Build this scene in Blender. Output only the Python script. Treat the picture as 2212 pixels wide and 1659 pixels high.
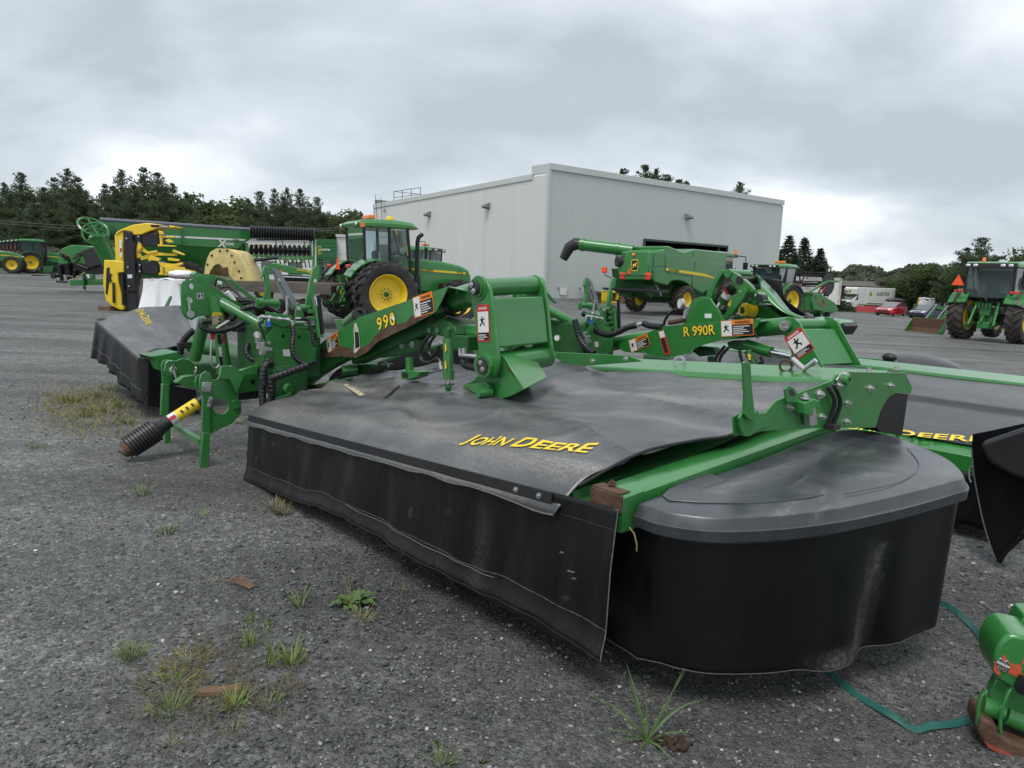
import bpy, bmesh, math, random
from mathutils import Vector, Matrix, noise
R_ = math.radians
random.seed(7)
for o in list(bpy.data.objects): bpy.data.objects.remove(o)
SC = bpy.context.scene
COL = SC.collection

# ------------------------------------------------------------------ camera
PW, PH, PF = 2212.0, 1659.0, 1534.0          # photograph grid used for reading positions, focal length in it
CAM_H, PITCH, ROLL = 1.7, math.atan(0.1535), R_(2.0)
fw = Vector((0, math.cos(PITCH), -math.sin(PITCH)))
r0 = Vector((1, 0, 0)); u0 = r0.cross(fw)
RT = math.cos(ROLL)*r0 + math.sin(ROLL)*u0
UP = -math.sin(ROLL)*r0 + math.cos(ROLL)*u0
CP = Vector((0, 0, CAM_H))
cd = bpy.data.cameras.new('camera'); cam = bpy.data.objects.new('camera', cd); COL.objects.link(cam)
cd.sensor_width = 36; cd.lens = 36*PF/PW; cd.clip_start = 0.05; cd.clip_end = 3000
m3 = Matrix((RT, UP, -fw)).transposed()
cam.matrix_world = Matrix.Translation(CP) @ m3.to_4x4()
SC.camera = cam

# ------------------------------------------------------------------ sky, sun, exposure
SUN_EL, SUN_AZ = 62, 205          # overcast: high, soft, from behind the camera's left shoulder
wd = bpy.data.worlds.new('World'); SC.world = wd; wd.use_nodes = True
nt = wd.node_tree; nt.nodes.clear()
def N(t, **k):
    n = nt.nodes.new(t)
    for a, b in k.items():
        if a == 'inp':
            for i, v in b.items(): n.inputs[i].default_value = v
        else: setattr(n, a, b)
    return n
def LK(a, ao, b, bi): nt.links.new(a.outputs[ao], b.inputs[bi])
out = N('ShaderNodeOutputWorld')
sky = N('ShaderNodeTexSky', sky_type='NISHITA', sun_disc=False, sun_elevation=R_(SUN_EL), sun_rotation=R_(SUN_AZ))
bg1 = N('ShaderNodeBackground', inp={1: 0.10}); LK(sky, 0, bg1, 0)
tc = N('ShaderNodeTexCoord')
sep = N('ShaderNodeSeparateXYZ'); LK(tc, 'Generated', sep, 0)
den = N('ShaderNodeMath', operation='ADD', inp={1: 0.42}); LK(sep, 2, den, 0)
mx = N('ShaderNodeMath', operation='MAXIMUM', inp={1: 0.30}); LK(den, 0, mx, 0)
dx = N('ShaderNodeMath', operation='DIVIDE'); LK(sep, 0, dx, 0); LK(mx, 0, dx, 1)
dy = N('ShaderNodeMath', operation='DIVIDE'); LK(sep, 1, dy, 0); LK(mx, 0, dy, 1)
cmb = N('ShaderNodeCombineXYZ'); LK(dx, 0, cmb, 0); LK(dy, 0, cmb, 1)
mp = N('ShaderNodeMapping', inp={1: (15.2, 1.7, 0.0), 2: (0, 0, 0.5), 3: (0.8, 1.0, 1)}); LK(cmb, 0, mp, 0)
n1 = N('ShaderNodeTexNoise', inp={'Scale': 1.15, 'Detail': 6.0, 'Roughness': 0.5, 'Distortion': 0.3}); LK(mp, 0, n1, 0)
n2 = N('ShaderNodeTexNoise', inp={'Scale': 3.4, 'Detail': 6.0, 'Roughness': 0.5, 'Distortion': 0.3}); LK(mp, 0, n2, 0)
ad = N('ShaderNodeMix', data_type='FLOAT', inp={0: 0.3}); LK(n1, 0, ad, 2); LK(n2, 0, ad, 3)
rp = N('ShaderNodeValToRGB'); LK(ad, 0, rp, 0)
rp.color_ramp.elements[0].position = 0.40; rp.color_ramp.elements[0].color = (0.415, 0.465, 0.510, 1)
rp.color_ramp.elements[1].position = 0.62; rp.color_ramp.elements[1].color = (0.93, 0.97, 1.0, 1)
e = rp.color_ramp.elements.new(0.50); e.color = (0.575, 0.625, 0.670, 1)
bg2 = N('ShaderNodeBackground', inp={1: 1.0}); LK(rp, 0, bg2, 0)
ms = N('ShaderNodeMixShader', inp={0: 0.93}); LK(bg1, 0, ms, 1); LK(bg2, 0, ms, 2); LK(ms, 0, out, 0)
sl = bpy.data.lights.new('sun', 'SUN'); sl.energy = 1.5; sl.angle = R_(25); sl.color = (1.0, 0.97, 0.92)
so = bpy.data.objects.new('sun', sl); COL.objects.link(so)
az = R_(SUN_AZ); el = R_(SUN_EL)
sd = Vector((math.sin(az)*math.cos(el), math.cos(az)*math.cos(el), math.sin(el)))
so.rotation_euler = sd.to_track_quat('Z', 'Y').to_euler(); so.location = (0, -20, 40)
SC.view_settings.view_transform = 'Standard'; SC.view_settings.look = 'None'
SC.view_settings.exposure = 0.40; SC.view_settings.gamma = 1.0
SC.render.resolution_x, SC.render.resolution_y = 1024, 768
SC.cycles.max_bounces = 6

# ------------------------------------------------------------------ reading positions off the photograph
def ray(p): return fw*PF + RT*(p[0]-PW/2) - UP*(p[1]-PH/2)
def gpt(p, z=0.0):
    d = ray(p); return CP + d*((z-CP.z)/d.z)
def dpt(p, Y):
    d = ray(p); return CP + d*(Y/d.y)
def zoom(ox, oy, w, ow):                      # enlargement of the photograph -> photograph grid
    k = w/ow
    return lambda x, y: ((ox+x*k)*PW/4096.0, (oy+y*k)*PW/4096.0)
ZA = zoom(500, 1050, 800, 2212); ZB = zoom(1200, 1050, 1100, 2212); ZC = zoom(350, 1150, 900, 1866)
ZD = zoom(1050, 1050, 1200, 2212); ZE = zoom(2150, 1050, 1300, 2212); ZF = zoom(2700, 1350, 1396, 2212)
ZG = zoom(2750, 1000, 700, 2212); ZH = zoom(2100, 900, 900, 2212); ZI = zoom(2900, 900, 1196, 2212)
ZJ = zoom(0, 600, 800, 1896); ZK = zoom(350, 850, 1000, 2212); ZL = zoom(2300, 1600, 1796, 2212)
ZM = zoom(1450, 640, 800, 2212); ZN = zoom(2150, 640, 1050, 2212); ZO = zoom(1200, 840, 700, 2212)
ZP = zoom(3096, 1000, 500, 2212); ZQ = zoom(3596, 900, 500, 1595); ZR = zoom(0, 900, 500, 2212)
ZS = zoom(900, 860, 550, 2074); ZT = zoom(3200, 2300, 896, 1925); ZU = zoom(0, 2200, 2000, 2212)
def ZZ(x, y): return (x, y)
class Frame:
    """a thing's own axes: ground point, heading of its x axis; backprojects picture points onto its planes"""
    def __init__(s, o, ang):
        s.o = Vector((o[0], o[1], o[2] if len(o) > 2 else 0.0)); s.ang = ang
        s.ex = Vector((math.cos(ang), math.sin(ang), 0)); s.ey = Vector((-math.sin(ang), math.cos(ang), 0))
    def loc(s, P): r = P-s.o; return Vector((r.dot(s.ex), r.dot(s.ey), r.z))
    def wld(s, p): return s.o + s.ex*p[0] + s.ey*p[1] + Vector((0, 0, p[2]))
    def _pl(s, p, p0, n):
        d = ray(p); return s.loc(CP + d*((p0-CP).dot(n)/d.dot(n)))
    def x(s, p, x): return s._pl(p, s.o+s.ex*x, s.ex)
    def y(s, p, y): return s._pl(p, s.o+s.ey*y, s.ey)
    def z(s, p, z): return s._pl(p, s.o+Vector((0, 0, z)), Vector((0, 0, 1)))
    def pl(s, p, a, b):                       # vertical plane through local (x,y) points a, b
        t = s.ex*(b[0]-a[0]) + s.ey*(b[1]-a[1]); n = Vector((-t.y, t.x, 0)).normalized()
        return s._pl(p, s.o+s.ex*a[0]+s.ey*a[1], n)

# ------------------------------------------------------------------ materials
MATS = {}
def mat(name, col, rough=0.5, metal=0.0, var=0.15, vscale=6.0, bump=0.0, bscale=60.0, dirt=None, dscale=3.0, damt=0.5,
        coat=0.0, trans=0.0, wear=None, emit=None, stretch=None, col2=None, rvar=0.15, spec=0.5):
    if name in MATS: return MATS[name]
    m = bpy.data.materials.new(name); m.use_nodes = True; t = m.node_tree; ns = t.nodes; b = ns['Principled BSDF']
    L = t.links.new
    b.inputs['Metallic'].default_value = metal; b.inputs['Coat Weight'].default_value = coat
    b.inputs['Coat Roughness'].default_value = 0.15
    b.inputs['Specular IOR Level'].default_value = spec
    if trans: b.inputs['Transmission Weight'].default_value = trans
    tcn = ns.new('ShaderNodeTexCoord'); mpn = ns.new('ShaderNodeMapping'); L(tcn.outputs['Object'], mpn.inputs[0])
    if stretch: mpn.inputs['Scale'].default_value = stretch
    nz = ns.new('ShaderNodeTexNoise'); nz.inputs['Scale'].default_value = vscale; nz.inputs['Detail'].default_value = 6
    nz.inputs['Roughness'].default_value = 0.6; L(mpn.outputs[0], nz.inputs['Vector'])
    mixn = ns.new('ShaderNodeMix'); mixn.data_type = 'RGBA'
    c = Vector(col[:3]); c2 = Vector(col2[:3]) if col2 else c*(1+var)
    mixn.inputs[6].default_value = (*(c*(1-var)), 1); mixn.inputs[7].default_value = (*c2, 1)
    rmp = ns.new('ShaderNodeMapRange'); rmp.inputs[1].default_value = 0.3; rmp.inputs[2].default_value = 0.7
    L(nz.outputs[0], rmp.inputs[0]); L(rmp.outputs[0], mixn.inputs[0])
    last = mixn.outputs[2]
    if dirt:
        n3 = ns.new('ShaderNodeTexNoise'); n3.inputs['Scale'].default_value = dscale; n3.inputs['Detail'].default_value = 9
        n3.inputs['Roughness'].default_value = 0.7; L(mpn.outputs[0], n3.inputs['Vector'])
        r3 = ns.new('ShaderNodeMapRange'); r3.inputs[1].default_value = 0.48; r3.inputs[2].default_value = 0.72; r3.inputs[4].default_value = damt
        L(n3.outputs[0], r3.inputs[0])
        mx3 = ns.new('ShaderNodeMix'); mx3.data_type = 'RGBA'; mx3.inputs[7].default_value = (*dirt, 1)
        L(r3.outputs[0], mx3.inputs[0]); L(last, mx3.inputs[6]); last = mx3.outputs[2]
    if wear:                                  # dust and scuffs with a shape of their own, stored on the mesh
        aw = ns.new('ShaderNodeAttribute'); aw.attribute_name = 'wear'
        nw = ns.new('ShaderNodeTexNoise'); nw.inputs['Scale'].default_value = 55; nw.inputs['Detail'].default_value = 6; L(tcn.outputs['Object'], nw.inputs['Vector'])
        rw_ = ns.new('ShaderNodeMapRange'); rw_.inputs[1].default_value = 0.35; rw_.inputs[2].default_value = 0.65; rw_.inputs[3].default_value = 0.25; L(nw.outputs[0], rw_.inputs[0])
        mw_ = ns.new('ShaderNodeMath'); mw_.operation = 'MULTIPLY'; L(aw.outputs['Fac'], mw_.inputs[0]); L(rw_.outputs[0], mw_.inputs[1])
        mx4 = ns.new('ShaderNodeMix'); mx4.data_type = 'RGBA'; mx4.inputs[7].default_value = (*wear, 1)
        L(mw_.outputs[0], mx4.inputs[0]); L(last, mx4.inputs[6]); last = mx4.outputs[2]
    L(last, b.inputs['Base Color'])
    rr = ns.new('ShaderNodeMapRange'); rr.inputs[3].default_value = max(0.02, rough-rvar); rr.inputs[4].default_value = min(1, rough+rvar)
    L(nz.outputs[0], rr.inputs[0]); L(rr.outputs[0], b.inputs['Roughness'])
    if bump:
        nb = ns.new('ShaderNodeTexNoise'); nb.inputs['Scale'].default_value = bscale; nb.inputs['Detail'].default_value = 4
        L(mpn.outputs[0], nb.inputs['Vector'])
        bp = ns.new('ShaderNodeBump'); bp.inputs['Strength'].default_value = bump; bp.inputs['Distance'].default_value = 0.02
        L(nb.outputs[0], bp.inputs['Height']); L(bp.outputs[0], b.inputs['Normal'])
    if emit:
        b.inputs['Emission Color'].default_value = (*emit[:3], 1); b.inputs['Emission Strength'].default_value = emit[3]
    MATS[name] = m; return m
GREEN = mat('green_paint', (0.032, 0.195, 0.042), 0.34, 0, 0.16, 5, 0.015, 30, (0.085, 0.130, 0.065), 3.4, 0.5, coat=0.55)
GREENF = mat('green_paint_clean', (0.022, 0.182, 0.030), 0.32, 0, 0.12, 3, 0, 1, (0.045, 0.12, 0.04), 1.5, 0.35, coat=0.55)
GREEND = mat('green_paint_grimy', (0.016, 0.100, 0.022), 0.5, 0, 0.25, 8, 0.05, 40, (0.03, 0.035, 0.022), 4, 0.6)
YELLOW = mat('yellow_paint', (0.86, 0.60, 0.020), 0.38, 0, 0.08, 3, 0, 30, (0.35, 0.24, 0.05), 3, 0.3, coat=0.3)
YELP = mat('yellow_print', (0.82, 0.60, 0.03), 0.5, 0, 0.08, 20)
YELWORN = mat('worn_yellow_print', (0.62, 0.47, 0.04), 0.6, 0, 0.2, 25, 0, 1, (0.10, 0.09, 0.05), 30, 0.5)
CREAM = mat('cream_paint', (0.68, 0.55, 0.22), 0.55, 0, 0.1, 2, 0.05, 20, (0.20, 0.14, 0.06), 2.2, 0.7)
BLACK = mat('black_paint', (0.012, 0.012, 0.014), 0.4, 0, 0.3, 5)
BLKP = mat('black_plastic', (0.020, 0.020, 0.022), 0.45, 0, 0.2, 6, 0.03, 80)
CANVAS = mat('dusty_rubber_canvas', (0.060, 0.061, 0.066), 0.38, 0, 0.35, 1.6, 0.04, 14, (0.20, 0.195, 0.180), 2.2, 0.62, stretch=(1, 1.8, 1), wear=(0.27, 0.255, 0.225), spec=0.8)
CURTAIN = mat('black_rubber_curtain', (0.0045, 0.0047, 0.0055), 0.46, 0, 0.4, 4, 0.05, 9, (0.022, 0.0215, 0.020), 5.0, 0.40, stretch=(2.2, 1, 0.45), wear=(0.060, 0.058, 0.054), spec=0.28)
SIDEC = mat('black_round_curtain', (0.0035, 0.004, 0.0052), 0.34, 0, 0.4, 3, 0.05, 6, (0.013, 0.013, 0.013), 7.0, 0.30, stretch=(1.5, 1, 0.5), wear=(0.30, 0.29, 0.27), spec=0.38)
COVER = mat('scuffed_black_cover', (0.034, 0.037, 0.043), 0.30, 0, 0.3, 2.5, 0.012, 90, (0.062, 0.065, 0.072), 14.0, 0.45, stretch=(0.5, 2.2, 0.5), wear=(0.24, 0.245, 0.255), spec=0.8)
HOSE = mat('black_hose', (0.012, 0.012, 0.014), 0.42, 0, 0.3, 10, 0.05, 50)
TYRE = mat('tyre_rubber', (0.028, 0.027, 0.026), 0.75, 0, 0.25, 5, 0.1, 25, (0.095, 0.085, 0.075), 3, 0.6)
TYRED = mat('dusty_tyre_rubber', (0.050, 0.044, 0.038), 0.8, 0, 0.3, 5, 0.1, 25, (0.12, 0.10, 0.08), 3, 0.6)
STEEL = mat('zinc_steel', (0.55, 0.55, 0.55), 0.35, 0.85, 0.15, 15)
CHROME = mat('chrome_rod', (0.8, 0.8, 0.82), 0.12, 1.0, 0.05, 5, rvar=0.05)
GALV = mat('galvanised_sheet', (0.24, 0.26, 0.27), 0.45, 0.35, 0.18, 5)
RUST = mat('rusty_steel', (0.085, 0.042, 0.024), 0.8, 0, 0.5, 12, 0.25, 60, (0.16, 0.12, 0.09), 7, 0.5)
PALE = mat('frayed_fabric_edge', (0.12, 0.118, 0.11), 0.9, 0, 0.5, 60)
WHITE = mat('white_paint', (0.72, 0.72, 0.71), 0.4, 0, 0.05, 3)
WHITEP = mat('white_print', (0.74, 0.74, 0.72), 0.5, 0, 0.06, 30)
BLKD = mat('black_print', (0.012, 0.012, 0.014), 0.5, 0, 0.1, 30)
ORANGE = mat('orange_print', (0.82, 0.24, 0.02), 0.5, 0, 0.08, 20)
REDP = mat('red_print', (0.55, 0.025, 0.03), 0.5, 0, 0.08, 20)
SMV = mat('fluorescent_orange', (0.95, 0.10, 0.02), 0.5, 0, 0.05, 10)
AMBER = mat('amber_lens', (0.85, 0.22, 0.01), 0.2, 0, 0.1, 20, coat=0.5)
REDL = mat('red_lens', (0.6, 0.02, 0.02), 0.2, 0, 0.1, 20, coat=0.5)
LAMP = mat('clear_lamp', (0.75, 0.76, 0.76), 0.15, 0.3, 0.1, 20)
GLASS = mat('tinted_glass', (0.05, 0.075, 0.075), 0.06, 0, 0.2, 2, spec=0.9, coat=0.6, rvar=0.03)
GLASSC = mat('clear_glass', (0.46, 0.58, 0.58), 0.03, 0, 0.05, 2, trans=0.9, rvar=0.02)
GLASSD = mat('smoked_glass', (0.20, 0.27, 0.27), 0.04, 0, 0.1, 2, trans=0.75, rvar=0.02)
WOODG = mat('weathered_timber', (0.115, 0.095, 0.078), 0.85, 0, 0.4, 9, 0.25, 30, (0.05, 0.045, 0.04), 5, 0.5, stretch=(0.3, 3, 3))
WOODB = mat('brown_wood', (0.19, 0.115, 0.068), 0.8, 0, 0.45, 12, 0.4, 40, (0.07, 0.045, 0.03), 10, 0.8, stretch=(0.4, 5, 5))
WRAP = mat('white_plastic_wrap', (0.80, 0.80, 0.82), 0.3, 0, 0.06, 4, 0.3, 5, coat=0.2)
BLUE = mat('blue_cap', (0.02, 0.12, 0.55), 0.35, 0, 0.1, 10)
STRAP = mat('green_strap', (0.018, 0.115, 0.095), 0.45, 0, 0.2, 10, 0, 1, (0.06, 0.10, 0.09), 20, 0.4)
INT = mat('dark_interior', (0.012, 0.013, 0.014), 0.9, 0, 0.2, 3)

# ------------------------------------------------------------------ mesh building
def V3(*a): return Vector(a)
class MB:
    def __init__(s): s.v = []; s.f = []
    def poly(s, pts):
        i = len(s.v); s.v += [tuple(p) for p in pts]; s.f.append(tuple(range(i, i+len(pts)))); return s
    def box(s, c, d, rot=None):
        c = Vector(c); h = [x/2 for x in d]; i = len(s.v)
        for sx in (-1, 1):
            for sy in (-1, 1):
                for sz in (-1, 1):
                    p = Vector((sx*h[0], sy*h[1], sz*h[2]))
                    if rot: p = rot @ p
                    s.v.append(tuple(c+p))
        for f in ((0, 1, 3, 2), (4, 6, 7, 5), (0, 4, 5, 1), (2, 3, 7, 6), (0, 2, 6, 4), (1, 5, 7, 3)): s.f.append(tuple(i+k for k in f))
        return s
    def bar(s, a, b, w, h, up=(0, 0, 1)):
        a = Vector(a); b = Vector(b); x = (b-a); L = x.length; x = x.normalized(); u = Vector(up)
        y = u.cross(x)
        if y.length < 1e-4: y = Vector((0, 1, 0)).cross(x)
        y.normalize(); z = x.cross(y)
        return s.box((a+b)/2, (L, w, h), Matrix((x, y, z)).transposed())
    def prism(s, pts, ex):
        ex = Vector(ex); pts = [Vector(p) for p in pts]; n = len(pts); i = len(s.v)
        s.v += [tuple(p) for p in pts] + [tuple(p+ex) for p in pts]
        nm = Vector((0, 0, 0))
        for k in range(n):
            a = pts[k]; b = pts[(k+1) % n]; nm += a.cross(b)
        flip = nm.dot(ex) > 0
        r = tuple(range(i, i+n)); q = tuple(range(i+n, i+2*n))
        s.f.append(r[::-1] if flip else r); s.f.append(q if flip else q[::-1])
        for k in range(n):
            a, b = i+k, i+(k+1) % n
            s.f.append((a, b, b+n, a+n) if flip else (b, a, a+n, b+n))
        return s
    def tube(s, pts, r, seg=10, cap=True):
        pts = [Vector(p) for p in pts]; n = len(pts)
        rs = r if isinstance(r, (list, tuple)) else [r]*n
        i0 = len(s.v); prev = None
        for k in range(n):
            t = (pts[min(k+1, n-1)]-pts[max(k-1, 0)])
            t = t.normalized() if t.length > 1e-9 else Vector((0, 0, 1))
            if prev is None:
                a = t.cross(Vector((0, 0, 1)))
                if a.length < 1e-3: a = t.cross(Vector((1, 0, 0)))
            else:
                a = prev - t*prev.dot(t)
                if a.length < 1e-4: a = t.cross(Vector((0, 0, 1)))
            a.normalize(); prev = a; b = t.cross(a)
            for j in range(seg):
                w = 2*math.pi*j/seg; s.v.append(tuple(pts[k]+(a*math.cos(w)+b*math.sin(w))*rs[k]))
        for k in range(n-1):
            for j in range(seg):
                a = i0+k*seg+j; b = i0+k*seg+(j+1) % seg
                s.f.append((a, b, b+seg, a+seg))
        if cap:
            s.f.append(tuple(i0+j for j in range(seg))[::-1]); s.f.append(tuple(i0+(n-1)*seg+j for j in range(seg)))
        return s
    def cyl(s, a, b, r, seg=16, r2=None): return s.tube([a, b], [r, r if r2 is None else r2], seg)
    def lathe(s, prof, c, axis, seg=32, closed=False):
        ax = Vector(axis).normalized(); a = ax.cross(Vector((0, 0, 1)))
        if a.length < 1e-3: a = ax.cross(Vector((1, 0, 0)))
        a.normalize(); b = ax.cross(a); c = Vector(c); i0 = len(s.v); n = len(prof)
        for (r, h) in prof:
            for j in range(seg):
                w = 2*math.pi*j/seg; s.v.append(tuple(c+ax*h+(a*math.cos(w)+b*math.sin(w))*r))
        for k in range(n if closed else n-1):
            k2 = (k+1) % n
            for j in range(seg):
                p = i0+k*seg+j; q = i0+k*seg+(j+1) % seg; p2 = i0+k2*seg+j; q2 = i0+k2*seg+(j+1) % seg
                s.f.append((p, q, q2, p2))
        if not closed:
            if prof[0][0] > 1e-6: s.f.append(tuple(i0+j for j in range(seg))[::-1])
            if prof[-1][0] > 1e-6: s.f.append(tuple(i0+(n-1)*seg+j for j in range(seg)))
        return s
    def grid(s, fn, nu, nv):
        i0 = len(s.v)
        for a in range(nu+1):
            for b in range(nv+1): s.v.append(tuple(fn(a/nu, b/nv)))
        for a in range(nu):
            for b in range(nv):
                p = i0+a*(nv+1)+b; s.f.append((p, p+nv+1, p+nv+2, p+1))
        return s
    def ball(s, c, r, seg=12, rings=8):
        c = Vector(c); r = Vector(r) if not isinstance(r, (int, float)) else Vector((r, r, r))
        return s.grid(lambda a, b: (c.x+r.x*math.cos(2*math.pi*a)*math.sin(math.pi*b), c.y+r.y*math.sin(2*math.pi*a)*math.sin(math.pi*b), c.z-r.z*math.cos(math.pi*b)), seg, rings)
    def loft(s, rings, cap=True, closed=True):
        n = len(rings[0]); i0 = len(s.v)
        for r in rings: s.v += [tuple(p) for p in r]
        for k in range(len(rings)-1):
            for j in range(n if closed else n-1):
                a = i0+k*n+j; b = i0+k*n+(j+1) % n
                s.f.append((a, b, b+n, a+n))
        if cap:
            s.f.append(tuple(i0+j for j in range(n))[::-1]); s.f.append(tuple(i0+(len(rings)-1)*n+j for j in range(n)))
        return s
    def mesh(s, name, smooth=35):
        me = bpy.data.meshes.new(name); me.from_pydata(s.v, [], s.f); me.validate()
        bm = bmesh.new(); bm.from_mesh(me); bmesh.ops.remove_doubles(bm, verts=bm.verts, dist=1e-5)
        bmesh.ops.recalc_face_normals(bm, faces=bm.faces); bm.to_mesh(me); bm.free()
        if smooth:
            me.polygons.foreach_set('use_smooth', [True]*len(me.polygons)); me.set_sharp_from_angle(angle=R_(smooth))
        return me
    def build(s, name, m, parent=None, smooth=35, bevel=0, solid=0, label=None, loc=None):
        me = s.mesh(name, smooth); me.materials.append(m)
        o = bpy.data.objects.new(name, me); COL.objects.link(o)
        if parent: o.parent = parent
        if loc is not None: o.location = loc
        if solid:
            q = o.modifiers.new('thick', 'SOLIDIFY'); q.thickness = solid; q.offset = 0
        if bevel:
            q = o.modifiers.new('bevel', 'BEVEL'); q.width = bevel; q.segments = 2; q.limit_method = 'ANGLE'; q.angle_limit = R_(40)
        if label: o['label'] = label
        return o
def paint_wear(o, fn):
    me = o.data; a = me.attributes.new('wear', 'FLOAT', 'POINT'); a.data.foreach_set('value', [max(0.0, min(1.0, fn(v.co))) for v in me.vertices])
def thing(name, label, cat, fr=None, group=None, loc=None, ang=0):
    o = bpy.data.objects.new(name, None); COL.objects.link(o)
    o.location = fr.o if fr else (loc or (0, 0, 0)); o.rotation_euler = (0, 0, fr.ang if fr else ang)
    o['label'] = label; o['category'] = cat; o.empty_display_size = 0.3
    if group: o['group'] = group
    return o
def tag(o, label, cat, group=None):
    o['label'] = label; o['category'] = cat
    if group: o['group'] = group
    return o
def struct(o): o['kind'] = 'structure'; return o
def stuff(o, label=None, cat=None):
    o['kind'] = 'stuff'
    if label: o['label'] = label
    if cat: o['category'] = cat
    return o
def dup(root, loc, ang, label=None, group=None, parent=None):
    c = root.copy(); COL.objects.link(c); c.parent = parent
    if parent is None: c.location = loc; c.rotation_euler = (0, 0, ang)
    if label: c['label'] = label
    if group: c['group'] = group
    for ch in root.children: dup(ch, None, None, None, None, c)
    return c
def smooth_path(pts, n=8):
    pts = [Vector(p) for p in pts]; o = []
    for i in range(len(pts)-1):
        p0 = pts[max(i-1, 0)]; p1 = pts[i]; p2 = pts[i+1]; p3 = pts[min(i+2, len(pts)-1)]
        for k in range(n):
            t = k/n
            o.append(0.5*((2*p1)+(p2-p0)*t+(2*p0-5*p1+4*p2-p3)*t*t+(3*p1-p0-3*p2+p3)*t**3))
    o.append(pts[-1]); return o
def ribbed(pts, r, n=8, pitch=0.03, depth=0.12, seg=10):       # spiral-wrapped hose
    P = smooth_path(pts, n); L = [0]
    for a, b in zip(P, P[1:]): L.append(L[-1]+(b-a).length)
    tot = L[-1]; m = max(4, int(tot/pitch)); q = []; rr = []
    def at(d):
        for i in range(len(P)-1):
            if d <= L[i+1]: return P[i].lerp(P[i+1], (d-L[i])/max(1e-6, L[i+1]-L[i]))
        return P[-1]
    for k in range(m):
        d = tot*k/m
        for f, e in ((0, 1-depth), (0.15, 1), (0.85, 1), (0.98, 1-depth)):
            q.append(at(d+f*tot/m)); rr.append(r*e)
    return MB().tube(q, rr, seg)
def circ(c, r, n=20, a0=0, a1=360, k=1.0):
    return [(c[0]+r*math.cos(R_(a0+(a1-a0)*i/n)), c[1]+k*r*math.sin(R_(a0+(a1-a0)*i/n))) for i in range(n+(1 if a1-a0 < 360 else 0))]
def plate2d(name, loops, org, ax, ay, thick, m, parent, bevel=0):
    """flat plate with holes: loops of 2D points, first the outline; org/ax/ay place it, thickness along ax x ay"""
    cu = bpy.data.curves.new(name, 'CURVE'); cu.dimensions = '2D'; cu.fill_mode = 'BOTH'; cu.extrude = thick/2
    for lp in loops:
        sp = cu.splines.new('POLY'); sp.points.add(len(lp)-1); sp.use_cyclic_u = True
        for p, q in zip(sp.points, lp): p.co = (q[0], q[1], 0, 1)
    o = bpy.data.objects.new(name, cu); COL.objects.link(o)
    me = bpy.data.meshes.new_from_object(o.evaluated_get(bpy.context.evaluated_depsgraph_get()))
    bpy.data.objects.remove(o); bpy.data.curves.remove(cu)
    ax = Vector(ax).normalized(); ay = Vector(ay); ay = (ay-ax*ay.dot(ax)).normalized(); az_ = ax.cross(ay)
    M = Matrix((ax, ay, az_)).transposed().to_4x4(); M.translation = Vector(org); me.transform(M)
    me.name = name; me.materials.clear(); me.materials.append(m)
    ob = bpy.data.objects.new(name, me); COL.objects.link(ob); ob.parent = parent
    if bevel:
        q = ob.modifiers.new('bevel', 'BEVEL'); q.width = bevel; q.segments = 2; q.limit_method = 'ANGLE'; q.angle_limit = R_(50)
    return ob
TXC = {}
def textmesh(s, size, bold=0.0, shear=0.0, extrude=0.001):
    cu = bpy.data.curves.new('lettering', 'FONT'); cu.body = s; cu.size = size; cu.offset = bold; cu.shear = shear; cu.extrude = extrude
    cu.align_x = 'CENTER'; cu.align_y = 'CENTER'; cu.resolution_u = 4
    o = bpy.data.objects.new('lettering', cu); COL.objects.link(o)
    me = bpy.data.meshes.new_from_object(o.evaluated_get(bpy.context.evaluated_depsgraph_get()))
    bpy.data.objects.remove(o); bpy.data.curves.remove(cu); return me
def text(s, org, ax, ay, width, m, parent, name='lettering', bold=0.0, shear=0.0, hscale=1.0, extrude=0.0008, fn=None, height=None):
    """lettering fitted to a width along ax, centred on org"""
    me = textmesh(s, 1.0, bold, shear, 0.0)
    xs = [v.co.x for v in me.vertices]; w = max(xs)-min(xs); cx = (max(xs)+min(xs))/2
    ys = [v.co.y for v in me.vertices]; cy = (max(ys)+min(ys))/2
    k = width/w; hscale = height/(k*(max(ys)-min(ys))) if height else hscale; ax = Vector(ax).normalized(); ay = Vector(ay); ay = (ay-ax*ay.dot(ax)).normalized(); nn = ax.cross(ay)
    for v in me.vertices:
        x = (v.co.x-cx)*k; y = (v.co.y-cy)*k*hscale
        v.co = fn(x, y) if fn else Vector(org)+ax*x+ay*y+nn*extrude
    me.materials.clear(); me.materials.append(m)
    o = bpy.data.objects.new(name, me); COL.objects.link(o); o.parent = parent
    return o
def brand(m, parent, W, H, fn, bold=.02, shear=.12):
    """the maker's name in small capitals with tall initials, laid out on fn(x, y) with its base line at y = 0"""
    for s, x0, x1, h in (('J', 0, .068, 1.0), ('OHN', .080, .375, .80), ('D', .420, .560, 1.0), ('EERE', .572, 1.0, .80)):
        cx = ((x0+x1)/2-.5)*W; text(s, (0, 0, 0), (1, 0, 0), (0, 1, 0), (x1-x0)*W, m, parent, bold=bold, shear=shear, height=h*H, fn=lambda x, y, cx=cx, h=h: fn(cx+x, h*H/2+y))
def bolt(mb, p, n, r=0.012, h=0.014):
    n = Vector(n).normalized(); p = Vector(p)
    mb.cyl(p, p+n*0.004, r*1.55, 12); mb.cyl(p, p+n*h, r, 6); mb.cyl(p, p+n*h*1.5, r*0.5, 8)
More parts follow.
